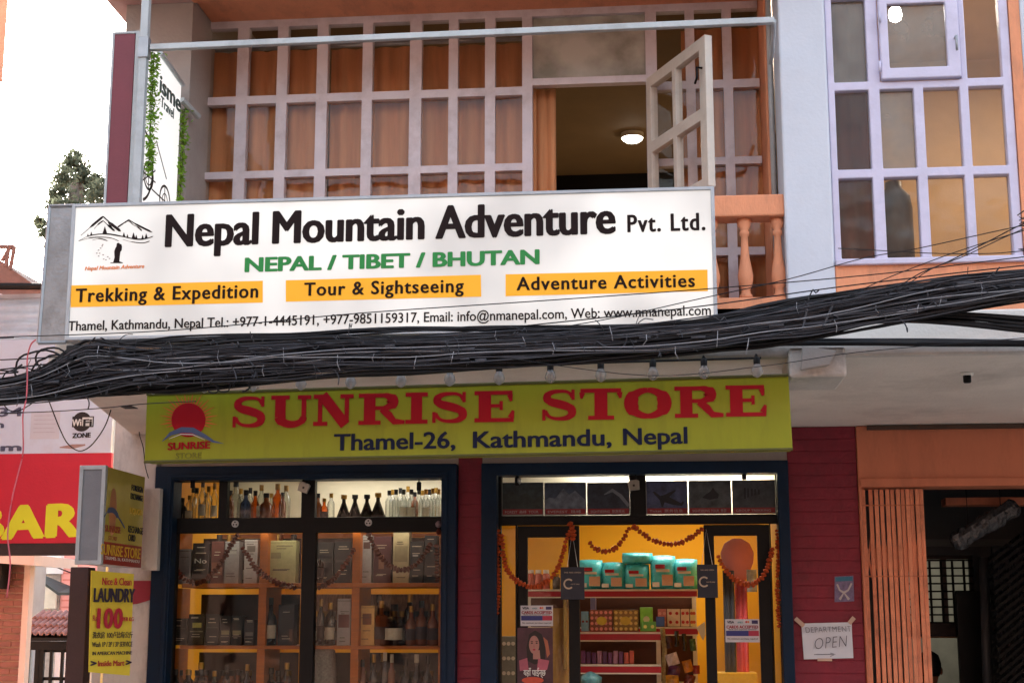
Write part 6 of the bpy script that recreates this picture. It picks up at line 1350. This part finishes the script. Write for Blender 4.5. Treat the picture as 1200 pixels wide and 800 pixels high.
part('fi_panel', MB().box(c.x + .004, c.x + R * 1.15, YBd - .0052, YBd - .0042, c.z - .029, c.z + .029), M_WHITE, bb); ltext('Fi', (98, 499), (107, 498.5), 8, YBd - .0056, M_BLACK, bb, bold=.03)
bz = rect(36, 482, 70, 514, YBd - .001); part('paper_sheet', MB().box(bz[0], bz[1], YBd - .002, YBd - .0005, bz[2], bz[3]), mat('faded_paper', rgb(208, 208, 218), .6, .04, 0), bb)
for k in range(5): z = bz[3] - .03 - k * .028; part('print_line', MB().box(bz[0] + .02, bz[1] - .03 - .01 * (k % 2), YBd - .0028, YBd - .0021, z, z + .004), cmat((170, 165, 175)), bb)
st = MB(); strip([(aty(70, 524, YBd).x, aty(70, 524, YBd).z), (aty(85, 523, YBd).x, aty(85, 523, YBd).z), (aty(100, 521, YBd).x, aty(100, 521, YBd).z)], [.006, .03, .01], Vector((0, YBd - .001, 0)), UX, UZ, Vector((0, -.0006, 0)), st); part('peeled_patch', st, cmat((150, 120, 116)), bb)
for x in (bx0 + .2, bx1 - .06): part('support_post', MB().box(x - .03, x + .03, YBd + .101, YBd + .16, 0, zw1), M_STEEL, bb)
# corrugated roof sheet above the billboard
YCo = 1.4; t = thing('corrugated_sheet', 'pale corrugated metal sheet above the bar billboard', 'metal sheet', (aty(20, 390, YCo).x, YCo, 2.8))
x0, x1, z0, z1 = rect(-160, 352, 60, 405, YCo); x1 = aty(80, 380, YCo).x; vs = []; fs = []; n = 48
for i in range(n + 1):
    z = z0 - .3 + (z1 - z0 + .3) * i / n
    for x in (x0, x1): vs.append((x, YCo + .012 * math.sin(i * math.pi / 2.5), z))
for i in range(n): fs.append((2 * i, 2 * i + 1, 2 * i + 3, 2 * i + 2))
o = part('ribbed_sheet', MB().add(vs, fs), mat('pale_corrugated_paint', rgb(190, 196, 206), .45, .12, .1, 4, dirt=rgb(120, 112, 110), dirt_amt=.4), t, smooth=True); o.modifiers.new('solid', 'SOLIDIFY').thickness = .004
part('flashing', MB().box(x0, x1, YCo - .03, YCo + .03, z1, z1 + .03), M_STEEL, t)
for x in (x0 + .1, x0 + .9): part('prop_post', MB().box(x - .03, x + .03, YCo + .031, YCo + .09, 0, z1), M_STEEL, t)
# rusty roof with a railing further back
YRu = 5.5; t = thing('rusty_roof', 'rusty brown sloping metal roof edge with a little railing against the sky', 'roof', (aty(10, 340, YRu).x, YRu, aty(10, 350, YRu).z))
M_RUST = mat('rusty_metal', rgb(108, 84, 80), .8, .25, .3, 6)
def pt2(u, v): return aty(u, v, YRu)
part('roof_slope', MB().prism([pt2(-120, 250), pt2(-2, 304), pt2(52, 342), pt2(52, 366), pt2(-120, 366)][::-1], (0, 1.5, 0)), M_RUST, t)
part('gutter', MB().tube([pt2(-120, 335), pt2(60, 335.5)], .035, 8), M_BLACKF, t)
for (a, b) in [((-40, 290), (17, 289)), ((17, 289), (12, 316)), ((2, 306), (12, 290)), ((7, 312), (10, 292)), ((-40, 290), (-30, 300))]: part('railing_bar', MB().tube([pt2(*a), pt2(*b)], .022, 6), M_RUST, t)
part('white_ridge', MB().prism([pt2(-120, 320), pt2(-2, 344), pt2(30, 353), pt2(30, 356), pt2(-120, 350)][::-1], (0, -.05, 0)), M_PALE, t)
part('supporting_wall', MB().box(pt2(-120, 300).x, pt2(10, 300).x, YRu + .1, YRu + 1.4, 0, pt2(0, 366).z - .002), M_GREYWALL, t)
# orange building edge at the far left
Ye = 1.2; x1_ = aty(8, 30, Ye).x; eb = thing('orange_block', 'edge of an orange building projecting at the far left top of the view', 'building', (x1_ - 1.0, Ye, 0))
part('upper_wall', MB().box(x1_ - 3, x1_, Ye - 4, Ye, aty(3, 97, Ye).z, 9), M_ORANGE, eb, bev=.01)
part('lower_wall', MB().box(x1_ - 3, x1_ - .5, Ye - 4, Ye - .1, 0, aty(3, 97, Ye).z - .004), M_ORANGE, eb)
# row of houses on the other side of the street, behind the viewer: they close off the low sky as in any town street
ob = thing('opposite_building', 'plain rendered building across the street behind the viewer', 'building', (0, -18.5, 0))
wl = []
for i in range(14):
    for j in range(3): wl.append((-20 + i * 3, -18.7 + i * 3, 1.0 + j * 2.6, 2.3 + j * 2.6))
of = part('facade', MB().plate(-22, 24, 0, 7.8, -18.5, -.3, wl), mat('opposite_plaster', rgb(150, 120, 105), .8, .15, .2, .6), ob)
part('window_band', MB().box(-22, 24, -18.9, -18.81, .5, 7.6), mat('opposite_dark_glass', rgb(60, 62, 66), .2), ob)
part('parapet', MB().box(-22.2, 24.2, -18.8, -18.3, 7.802, 8.1), M_GREYWALL, ob)
# brick house at the lower left, individual bricks
YBk = 3.2; bh_ = thing('brick_house', 'pink red brick house corner with a pale band below the BAR billboard', 'house', (aty(10, 800, YBk).x, YBk, 0))
x0, x1 = aty(-60, 700, YBk).x, aty(26, 720, YBk).x; zt = aty(10, 655, YBk).z
bw = part('wall', MB().box(x0, x1 - .002, YBk + .012, YBk + .09, 0, zt), mat('pale_mortar', rgb(150, 135, 130), .9), bh_)
M_PBR = mat('pink_red_brick', rgb(120, 84, 82), .85, .25, .4, 9)
brick_wall(x0, x1, .9, zt, YBk, bw, 4, h=.055, m=M_PBR, th=.02, jz=.012, jit=.002)
part('plaster_edge', MB().box(x1, x1 + .05, YBk - .01, YBk + .08, 0, zt), mat('pale_pink_plaster', rgb(190, 180, 184), .8, .06, .2), bh_)
part('pale_band', MB().prism([aty(-80, 636, YBk - .35), aty(40, 650, YBk - .35), aty(40, 662, YBk - .35), aty(-80, 654, YBk - .35)][::-1], (0, .9, 0)), mat('pale_pink_plaster', (0, 0, 0, 1)), bh_)
part('dark_eave', MB().box(x0, aty(12, 700, YBk).x, YBk - .2, YBk - .025, aty(5, 690, YBk).z, aty(5, 660, YBk).z), M_BLACKF, bh_)
# tiled gate roof with an iron gate
YT = 4.6; gh = thing('gateway', 'iron barred gateway under a little pink tiled roof', 'gateway', (aty(60, 800, YT).x, YT, 0))
x0, x1, z0, z1 = rect(22, 716, 112, 744, YT); nT = 13
M_TILE = mat('pink_roof_tile', rgb(142, 104, 102), .7, .2, .3, 8)
rs = part('roof_slab', MB().prism([(x0, YT + .0, z0 - .02), (x0, YT + .45, z1 - .01), (x0, YT + .45, z1 - .05), (x0, YT + .0, z0 - .05)], (x1 - x0, 0, 0)), M_BLACKF, gh)
tw = (x1 - x0) / nT; tm = None
for r_ in range(3):
    for k in range(nT):
        if tm is None:
            vs = []; fs = []
            for i in range(9):
                a_ = i / 8; hgt = .028 * math.sin(a_ * math.pi * 1.0) ** 1 + .0
                vs += [(a_ * tw * 1.02, -.02, hgt), (a_ * tw * 1.02, .17, hgt + .06)]
            for i in range(8): fs.append((2 * i, 2 * i + 2, 2 * i + 3, 2 * i + 1))
            tm = MB().add(vs, fs).mesh('tile'); tm.materials.append(M_TILE)
        o = put('tile', tm, None, rs); f_ = r_ / 3; o.location = Vector((x0 + k * tw, YT + f_ * .45, z0 + (z1 - z0) * f_ + .002 + rnd.uniform(0, .004))) - origin(rs)
        if r_ == 0 and k == 0:
            pass
        o.modifiers.new('solid', 'SOLIDIFY').thickness = .012
part('beam', MB().box(x0, x1, YT + .02, YT + .12, z0 - .13, z0 - .052), M_BLACKF, gh)
zb_ = z0 - .13
for k, u in enumerate([22, 31, 42, 47, 58, 71, 84, 97, 108]):
    x = aty(u, 770, YT).x; wv = .022 if k in (2, 3) else .012; part('bar', MB().box(x - wv, x + wv, YT + .03, YT + .06, .05, zb_), M_BLACKF, gh)
for v in (762, 795): z = aty(60, v, YT).z; part('cross_rail', MB().box(aty(48, 770, YT).x, x1, YT + .061, YT + .08, z - .015, z + .015), M_BLACKF, gh)
part('post', MB().box(x0 - .02, x0 + .06, YT + .01, YT + .2, 0, zb_ - .001), M_CONC, gh); part('post', MB().box(x1 - .1, x1, YT + .01, YT + .2, 0, zb_ - .001), M_CONC, gh)
part('back_wall', MB().box(x0 - .3, x1 + .2, YT + 1.6, YT + 1.7, 0, z0), M_PALE, gh)
# pink and white house beyond with an awning
YH = 8.0; ph_ = thing('pink_house', 'pink and white house with a dark awning and pale window beyond the tiled gateway', 'house', (aty(70, 700, YH).x, YH, 0))
def hx(u): return aty(u, 690, YH).x
def hz_(v): return aty(60, v, YH).z
part('white_storey', MB().box(hx(28), hx(72), YH - .02, YH + 2, hz_(672), hz_(648 - 12)), mat('white_plaster_far', rgb(222, 224, 232), .8, .05, .1), ph_)
part('pink_wall', MB().box(hx(70), hx(200), YH + .03, YH + 2, 0, hz_(640)), mat('pink_plaster_far', rgb(226, 160, 158), .8, .06, .1), ph_)
part('stone_wall', MB().box(hx(26), hx(70) - .002, YH + .0, YH + 2, 0, hz_(672) - .002), mat('grey_rubble_wall', rgb(150, 140, 136), .9, .35, .5, 14, fine=25), ph_)
part('window', MB().box(hx(42), hx(68), YH - .04, YH - .003, hz_(713), hz_(684)), mat('pale_shutter', rgb(205, 200, 190), .6), ph_, bev=.01)
part('recess_shade_slab', MB().box(hx(30), hx(50), YH - .05, YH - .022, hz_(682), hz_(668)), M_BLACKF, ph_)  # black slab on the wall stands in for the shade of a recess
part('awning', MB().prism([aty(50, 676, YH - .1), aty(84, 690, YH - .1), aty(84, 697, YH - .6), aty(68, 697, YH - .6), aty(50, 684, YH - .6)], (0, 0, .03)), mat('dark_green_awning', rgb(58, 64, 66), .7), ph_)
part('parapet', MB().box(hx(-60), hx(40), YH - .4, YH + 1, hz_(652), hz_(640)), mat('white_plaster_far', (0, 0, 0, 1)), ph_)
for k in range(9):
    z = hz_(648 + k * 8); part('brick_course', MB().box(hx(72), hx(84), YH + .022, YH + .029, z, z + .018), mat('pink_brick_course', rgb(205, 128, 124), .8), ph_)
for dv in (0, 5):
    solo('thin_wire', MB().tube(smooth_path([aty(36, 642 + dv, YH - 1.5), aty(64, 658 + dv, YH - 1.5), aty(84, 666 + dv, YH - 1.5)], 4), .006, 4), M_CABLE, ['upper', 'lower'][dv > 0] + ' thin black wire crossing before the pink and white house', 'wire')

# ================================================================== TREE BEYOND THE SIGN
YTr = 9.0; tc = aty(92, 240, YTr); tr_ = thing('tree', 'dusty green tree rising behind the left end of the lit travel sign', 'tree', (tc.x, YTr, 0))
M_BARK = mat('tree_bark', rgb(120, 108, 98), .9, .25, .4, 6); M_LEAF = leaf('tree_leaf', rgb(104, 110, 92), .2, .6)
tk = MB(); tk.tube(smooth_path([(tc.x + .2, YTr, -.1), (tc.x + .1, YTr + .1, 2.5), (tc.x + .05, YTr, 4.2), tuple(aty(88, 210, YTr))], 5), [.2 - .0085 * i for i in range(16)], 10)
limbs = [((100, 285), (112, 215)), ((95, 290), (118, 260)), ((90, 280), (62, 240)), ((88, 270), (68, 262)), ((92, 250), (100, 190)), ((92, 262), (52, 268)), ((94, 270), (125, 240))]
for a, b in limbs:
    A_, B_ = aty(*a, YTr), aty(*b, YTr + rnd.uniform(-.6, .6)); tk.tube([A_, A_.lerp(B_, .5) + Vector((0, 0, .05)), B_], [.05, .035, .015], 6)
part('trunk', tk, M_BARK, tr_, smooth=True)
r = random.Random(11); lf = MB(); clumps = []
for (u, v, s_, n_) in [(84, 190, 12, 190), (97, 203, 11, 170), (76, 208, 12, 190), (68, 225, 11, 170), (88, 225, 16, 300), (108, 222, 13, 220), (120, 228, 13, 220), (62, 240, 9, 120), (76, 245, 13, 230), (96, 248, 15, 280), (114, 250, 14, 260), (126, 215, 8, 120), (48, 262, 7, 120), (54, 272, 7, 90), (68, 262, 9, 120), (84, 270, 14, 240), (106, 275, 14, 240), (130, 250, 12, 160), (140, 230, 10, 140), (90, 182, 6, 60), (112, 208, 6, 70), (45, 258, 4, 40), (58, 290, 5, 50), (70, 300, 14, 200), (100, 310, 16, 250)]:
    c = aty(u, v, YTr + r.uniform(-.7, .7)); R = s_ * (aty(1, 200, YTr) - aty(0, 200, YTr)).length
    for k in range(int(n_ * 1.6)):
        d = Vector((r.gauss(0, 1), r.gauss(0, 1), r.gauss(0, .9))); d *= R * .5; p = c + d; s = r.uniform(.022, .055)
        a = Vector((r.uniform(-1, 1), r.uniform(-1, 1), r.uniform(-1, 1))).normalized() * s; b = Vector((r.uniform(-1, 1), r.uniform(-1, 1), r.uniform(-1, .3))).normalized() * s * .55
        lf.add([p - a, p - b, p + a, p + b], [(0, 1, 2, 3)])
part('crown', lf, M_LEAF, tr_)

# ================================================================== CABLES
r = random.Random(21)
YK = -2.75
def lerp_tab(tab, x):
    for (x0, y0), (x1, y1) in zip(tab[:-1], tab[1:]):
        if x <= x1: return y0 + (y1 - y0) * (x - x0) / (x1 - x0)
    return tab[-1][1]
UPP = [(-900, 455), (-150, 440), (0, 446), (60, 430), (100, 404), (200, 402), (400, 392), (600, 388), (800, 379), (950, 352), (1100, 328), (1200, 318), (1350, 300), (2300, 190)]
LOW = [(-900, 500), (-150, 478), (0, 472), (100, 465), (200, 456), (400, 438), (600, 427), (800, 414), (950, 397), (1100, 366), (1200, 350), (1350, 332), (2300, 240)]
XS_ = [-900, -500, -150, -60, 0, 50, 100, 150, 200, 270, 340, 410, 480, 550, 620, 690, 760, 830, 890, 950, 1010, 1070, 1130, 1200, 1280, 1350, 1800, 2300]
def run(f0, f1, y, rad, mb, wob=1.5, seg=3, ph=None, n=6):
    ph = ph if ph is not None else r.uniform(0, 6); pts = []
    for i, x in enumerate(XS_):
        t_ = i / (len(XS_) - 1); f = f0 + (f1 - f0) * t_ + .13 * math.sin(ph + t_ * 9) + .06 * math.sin(ph * 3 + t_ * 31); f = min(max(f, -.1), 1.06)
        v = lerp_tab(UPP, x) * (1 - f) + lerp_tab(LOW, x) * f + r.uniform(-wob, wob)
        pts.append(aty(x, v, y + .02 * math.sin(ph * 2 + t_ * 14)))
    mb.tube(smooth_path(pts, seg), rad, n)
ct = thing('cable_bundle', 'thick tangled bundle of black overhead cables sagging across the whole shop front', 'cable bundle', (0, YK, 2.7))
core = MB()
for k in range(14): f = (k + .5) / 14; run(f, f, YK + .06 + .03 * (k % 3), .011, core, 1.2, 2)
part('inner_cables', core, M_CABLE, ct, smooth=True, kind='stuff')
ca = MB(); cb = MB(); cc = MB()
for k in range(92): run(r.uniform(-.1, 1.1), r.uniform(-.1, 1.1), YK + r.uniform(-.06, .05), r.choice([.002, .003, .0035, .0045, .006, .008]), ca, 1.8, 3)
for k in range(44): run(r.uniform(0, 1), r.uniform(0, 1), YK - r.uniform(.05, .08), r.choice([.0018, .003]), cb, 2.2, 3)
for k in range(4): run(r.uniform(.1, .9), r.uniform(.1, .9), YK - .085, .0022, cc, 1.2, 3)
part('black_cables', ca, M_CABLE, ct, smooth=True, kind='stuff'); part('dusty_cables', cb, M_CABLE2, ct, smooth=True, kind='stuff'); part('pale_cables', cc, M_CABLE3, ct, smooth=True, kind='stuff')
tg_ = MB()      # loose ends, ties and curls
for k in range(170):
    x = r.uniform(10, 1180) if k % 3 else r.uniform(10, 420); f = r.random(); v = lerp_tab(UPP, x) * (1 - f) + lerp_tab(LOW, x) * f
    p = [aty(x, v, YK - .07)]; L = r.uniform(6, 32); a = r.choice([r.uniform(-.5, .5), r.uniform(1.2, 1.9)]); cur = r.uniform(-.4, .4)
    for j in range(5): a += cur; x += L / 5 * math.cos(a); v -= L / 5 * math.sin(a) * (1 if r.random() < .8 else -1); p.append(aty(x, v, YK - .07 - .01 * j))
    tg_.tube(smooth_path(p, 2), r.choice([.0015, .002, .003]), 5)
part('loose_ends', tg_, M_CABLE2, ct, smooth=True, kind='stuff')
cu_ = MB()
for (u, v, R, y) in [(48, 432, 30, .0), (40, 438, 22, .0), (70, 440, 34, 0), (60, 420, 18, 0), (115, 402, 9, 0), (85, 442, 20, 0), (283, 452, 9, 0), (262, 453, 8, 0), (250, 456, 6, 0), (100, 425, 26, 0), (25, 450, 26, 0)]:
    c = aty(u, v, YK - .06); Rm = R * .0037; ph0 = r.uniform(0, 6); arc = r.uniform(3.5, 6.2)
    cu_.tube([c + Vector((Rm * math.cos(ph0 + arc * k / 16), r.uniform(-.01, .01), Rm * .7 * math.sin(ph0 + arc * k / 16))) for k in range(17)], r.choice([.003, .0045]), 6)
part('coiled_slack', cu_, M_CABLE, ct, smooth=True, kind='stuff')
for k, (u, v) in enumerate([(90, 412), (104, 420), (78, 425)]): q = aty(u, v, YK - .03); part('junction_box', MB().box(q.x - .035, q.x + .04, q.y - .03, q.y + .03, q.z - .02, q.z + .022), M_CABLE, ct, bev=.004)
tie = MB(); spl = MB()
for k in range(26):
    x = 30 + k * 45 + r.uniform(-14, 14); f0 = r.uniform(0, .8); va = lerp_tab(UPP, x) * (1 - f0) + lerp_tab(LOW, x) * f0; hh = r.uniform(6, 18)
    tie.tube([aty(x, va - 1, YK - .09), aty(x + r.uniform(-3, 3), va + hh * .5, YK - .105), aty(x + r.uniform(-4, 4), va + hh, YK - .085)], .0018, 5)
for k in range(18):
    x = r.uniform(20, 1180); f0 = r.uniform(.1, .9); va = lerp_tab(UPP, x) * (1 - f0) + lerp_tab(LOW, x) * f0; L = r.uniform(8, 20)
    spl.tube([aty(x, va, YK - .085), aty(x + L, va - L * .07, YK - .085)], r.uniform(.005, .009), 7)
part('cable_ties', tie, M_CABLE3, ct, kind='stuff'); part('splice_sleeves', spl, M_CABLE2, ct, kind='stuff', smooth=True)
# second, lower bundle at the right and the flat cable along the canopy edge
def rope(rows, y, rad, name, lab, m=M_CABLE, n_=10, spread=(4, 4)):
    mb = MB()
    if rows[-1][0] > 1300: rows = rows + [(2300, rows[-1][1] - 30)]
    if rows[0][0] < -100: rows = [(-900, rows[0][1] + 10)] + rows
    for k in range(n_):
        o_ = r.uniform(-1, 1); e_ = r.uniform(-1, 1); mb.tube(smooth_path([aty(u, v + (o_ * (1 - i / (len(rows) - 1)) * spread[0] + e_ * i / (len(rows) - 1) * spread[1]) + r.uniform(-.8, .8), y + .02 * math.sin(k * 2 + i)) for i, (u, v) in enumerate(rows)], 4), rad * r.uniform(.7, 1.2), 6)
    solo(name, mb, m, lab, 'cables', smooth=True, kind='stuff')
rope([(760, 402), (860, 392), (940, 384), (1000, 376), (1060, 372), (1120, 374), (1200, 381), (1330, 392)], YK + .03, .006, 'side_cable_bundle', 'smaller bundle of black cables branching low to the right edge', n_=26, spread=(4, 11))
rope([(640, 418), (820, 407), (900, 402), (1000, 401), (1100, 401.5), (1200, 402), (1330, 404)], YF - .10, .009, 'canopy_edge_cables', 'flat run of black cables lying along the pale canopy edge', n_=7, spread=(5, 2.2))
rope([(-150, 462), (0, 461), (120, 452), (240, 444), (360, 436)], YK + .02, .008, 'left_cable_bundle', 'grey black cables sagging over the pale billboard at the left', n_=14, spread=(9, 5))
# single wires one can follow
wires = [([(-60, 398), (0, 395), (200, 387), (420, 367), (640, 352), (860, 336), (1040, 320), (1200, 301), (1330, 288)], .0022, 'thin wire crossing the address line of the lit sign'),
 ([(-60, 424), (200, 408), (480, 394), (640, 379), (760, 366), (850, 355), (1000, 334), (1200, 311), (1330, 298)], .0026, 'wire crossing just under the web address of the lit sign'),
 ([(560, 398), (700, 376), (820, 350), (924, 327), (1010, 303), (1076, 291), (1200, 264), (1330, 240)], .002, 'wire rising steeply from the web address to the right edge'),
 ([(985, 352), (1030, 330), (1080, 310), (1130, 292), (1200, 270), (1300, 240)], .002, 'upper of the slanting wires over the orange panel'),
 ([(1040, 345), (1075, 322), (1110, 307), (1160, 282), (1200, 262), (1300, 220)], .0025, 'steepest slanting wire over the lilac window sill'),
 ([(1050, 343), (1090, 316), (1130, 300), (1200, 268), (1300, 230)], .002, 'slanting wire just below the steepest one'),
 ([(982, 291), (1040, 294), (1100, 297), (1160, 297), (1200, 294), (1300, 286)], .0018, 'thin slack wire along the bottom of the lilac window'),
 ([(600, 420), (760, 440), (900, 428), (1010, 412), (1200, 396)], .0016, 'faint wire drooping before the store sign top'),
 ([(-60, 440), (0, 433), (60, 426), (200, 411), (330, 401), (460, 398)], .003, 'wire looping from the left edge into the bundle'),
 ([(-60, 486), (0, 484), (60, 482), (120, 478), (170, 473), (230, 470)], .002, 'thin wire crossing the pale billboard')]
for k, (pts, rd, lab) in enumerate(wires):
    y = YK - .1 - .015 * k
    if pts[-1][0] >= 1300: (a_, b_), (c_, d_) = pts[-2], pts[-1]; pts = pts + [(2300, d_ + (d_ - b_) / (c_ - a_) * (2300 - c_) * .5)]
    if pts[0][0] <= -60: pts = [(-900, pts[0][1] + 25)] + pts
    solo('wire', MB().tube(smooth_path([aty(u, v, y) for u, v in pts], 6), rd, 6), M_CABLE, lab, 'wire', 'single wires beside the cable bundle', smooth=True)
solo('hanging_wire', MB().tube(smooth_path([aty(u, v, YK + .1) for u, v in [(56, 466), (62, 482), (70, 502), (79, 519), (92, 528), (104, 524), (115, 512), (124, 497), (130, 480)]], 5), .0025, 6), M_CABLE, 'black wire drooping in a loop over the WiFi logo', 'wire', smooth=True)
solo('hanging_wire', MB().tube(smooth_path([aty(u, v, YK + .08) for u, v in [(2, 470), (10, 480), (22, 481), (38, 472), (50, 462)]], 5), .0025, 6), M_CABLE, 'short black wire sagging over the pale billboard number', 'wire', smooth=True)
solo('red_wire', MB().tube(smooth_path([aty(u, v, YK - .15) for u, v in [(42, 398), (36, 404), (32, 420), (32, 440), (31, 465), (27, 485), (27, 505), (27, 530), (22, 552), (14, 585), (9, 625), (12, 660), (8, 700)]], 5), .003, 6), mat('faded_red_wire', rgb(190, 90, 100), .5, .15, 0), 'thin faded red wire hanging down over the red billboard', 'wire', smooth=True)
bkt = MB()
for a, b in (((941, 384), (947, 357)), ((965, 383), (977, 354)), ((945, 361), (975, 358)), ((942, 380), (966, 379))): bkt.tube([aty(*a, YK - .09), aty(*b, YK - .09)], .005, 6)
solo('cable_bracket', bkt, M_CABLE2, 'small ladder shaped metal bracket clamped on the cable bundle', 'bracket')
solo('dangling_wire', MB().tube(smooth_path([aty(u, v, -.15 - .3 * (v < 480)) for u, v in [(166, 470), (168, 490), (163, 505), (168, 525), (170, 545), (174, 560)]], 5), .0028, 6), M_CABLE, 'black wire running down the white corner pillar beside the store sign', 'wire', smooth=True)
bz = rect(139, 461, 155, 474, -1.2); solo('junction_box', MB().box(bz[0], bz[1], -1.2, -1.1, bz[2], ZS - .003), M_BLACKF, 'small black junction box under the soffit left of the store sign', 'box', bev=.004)
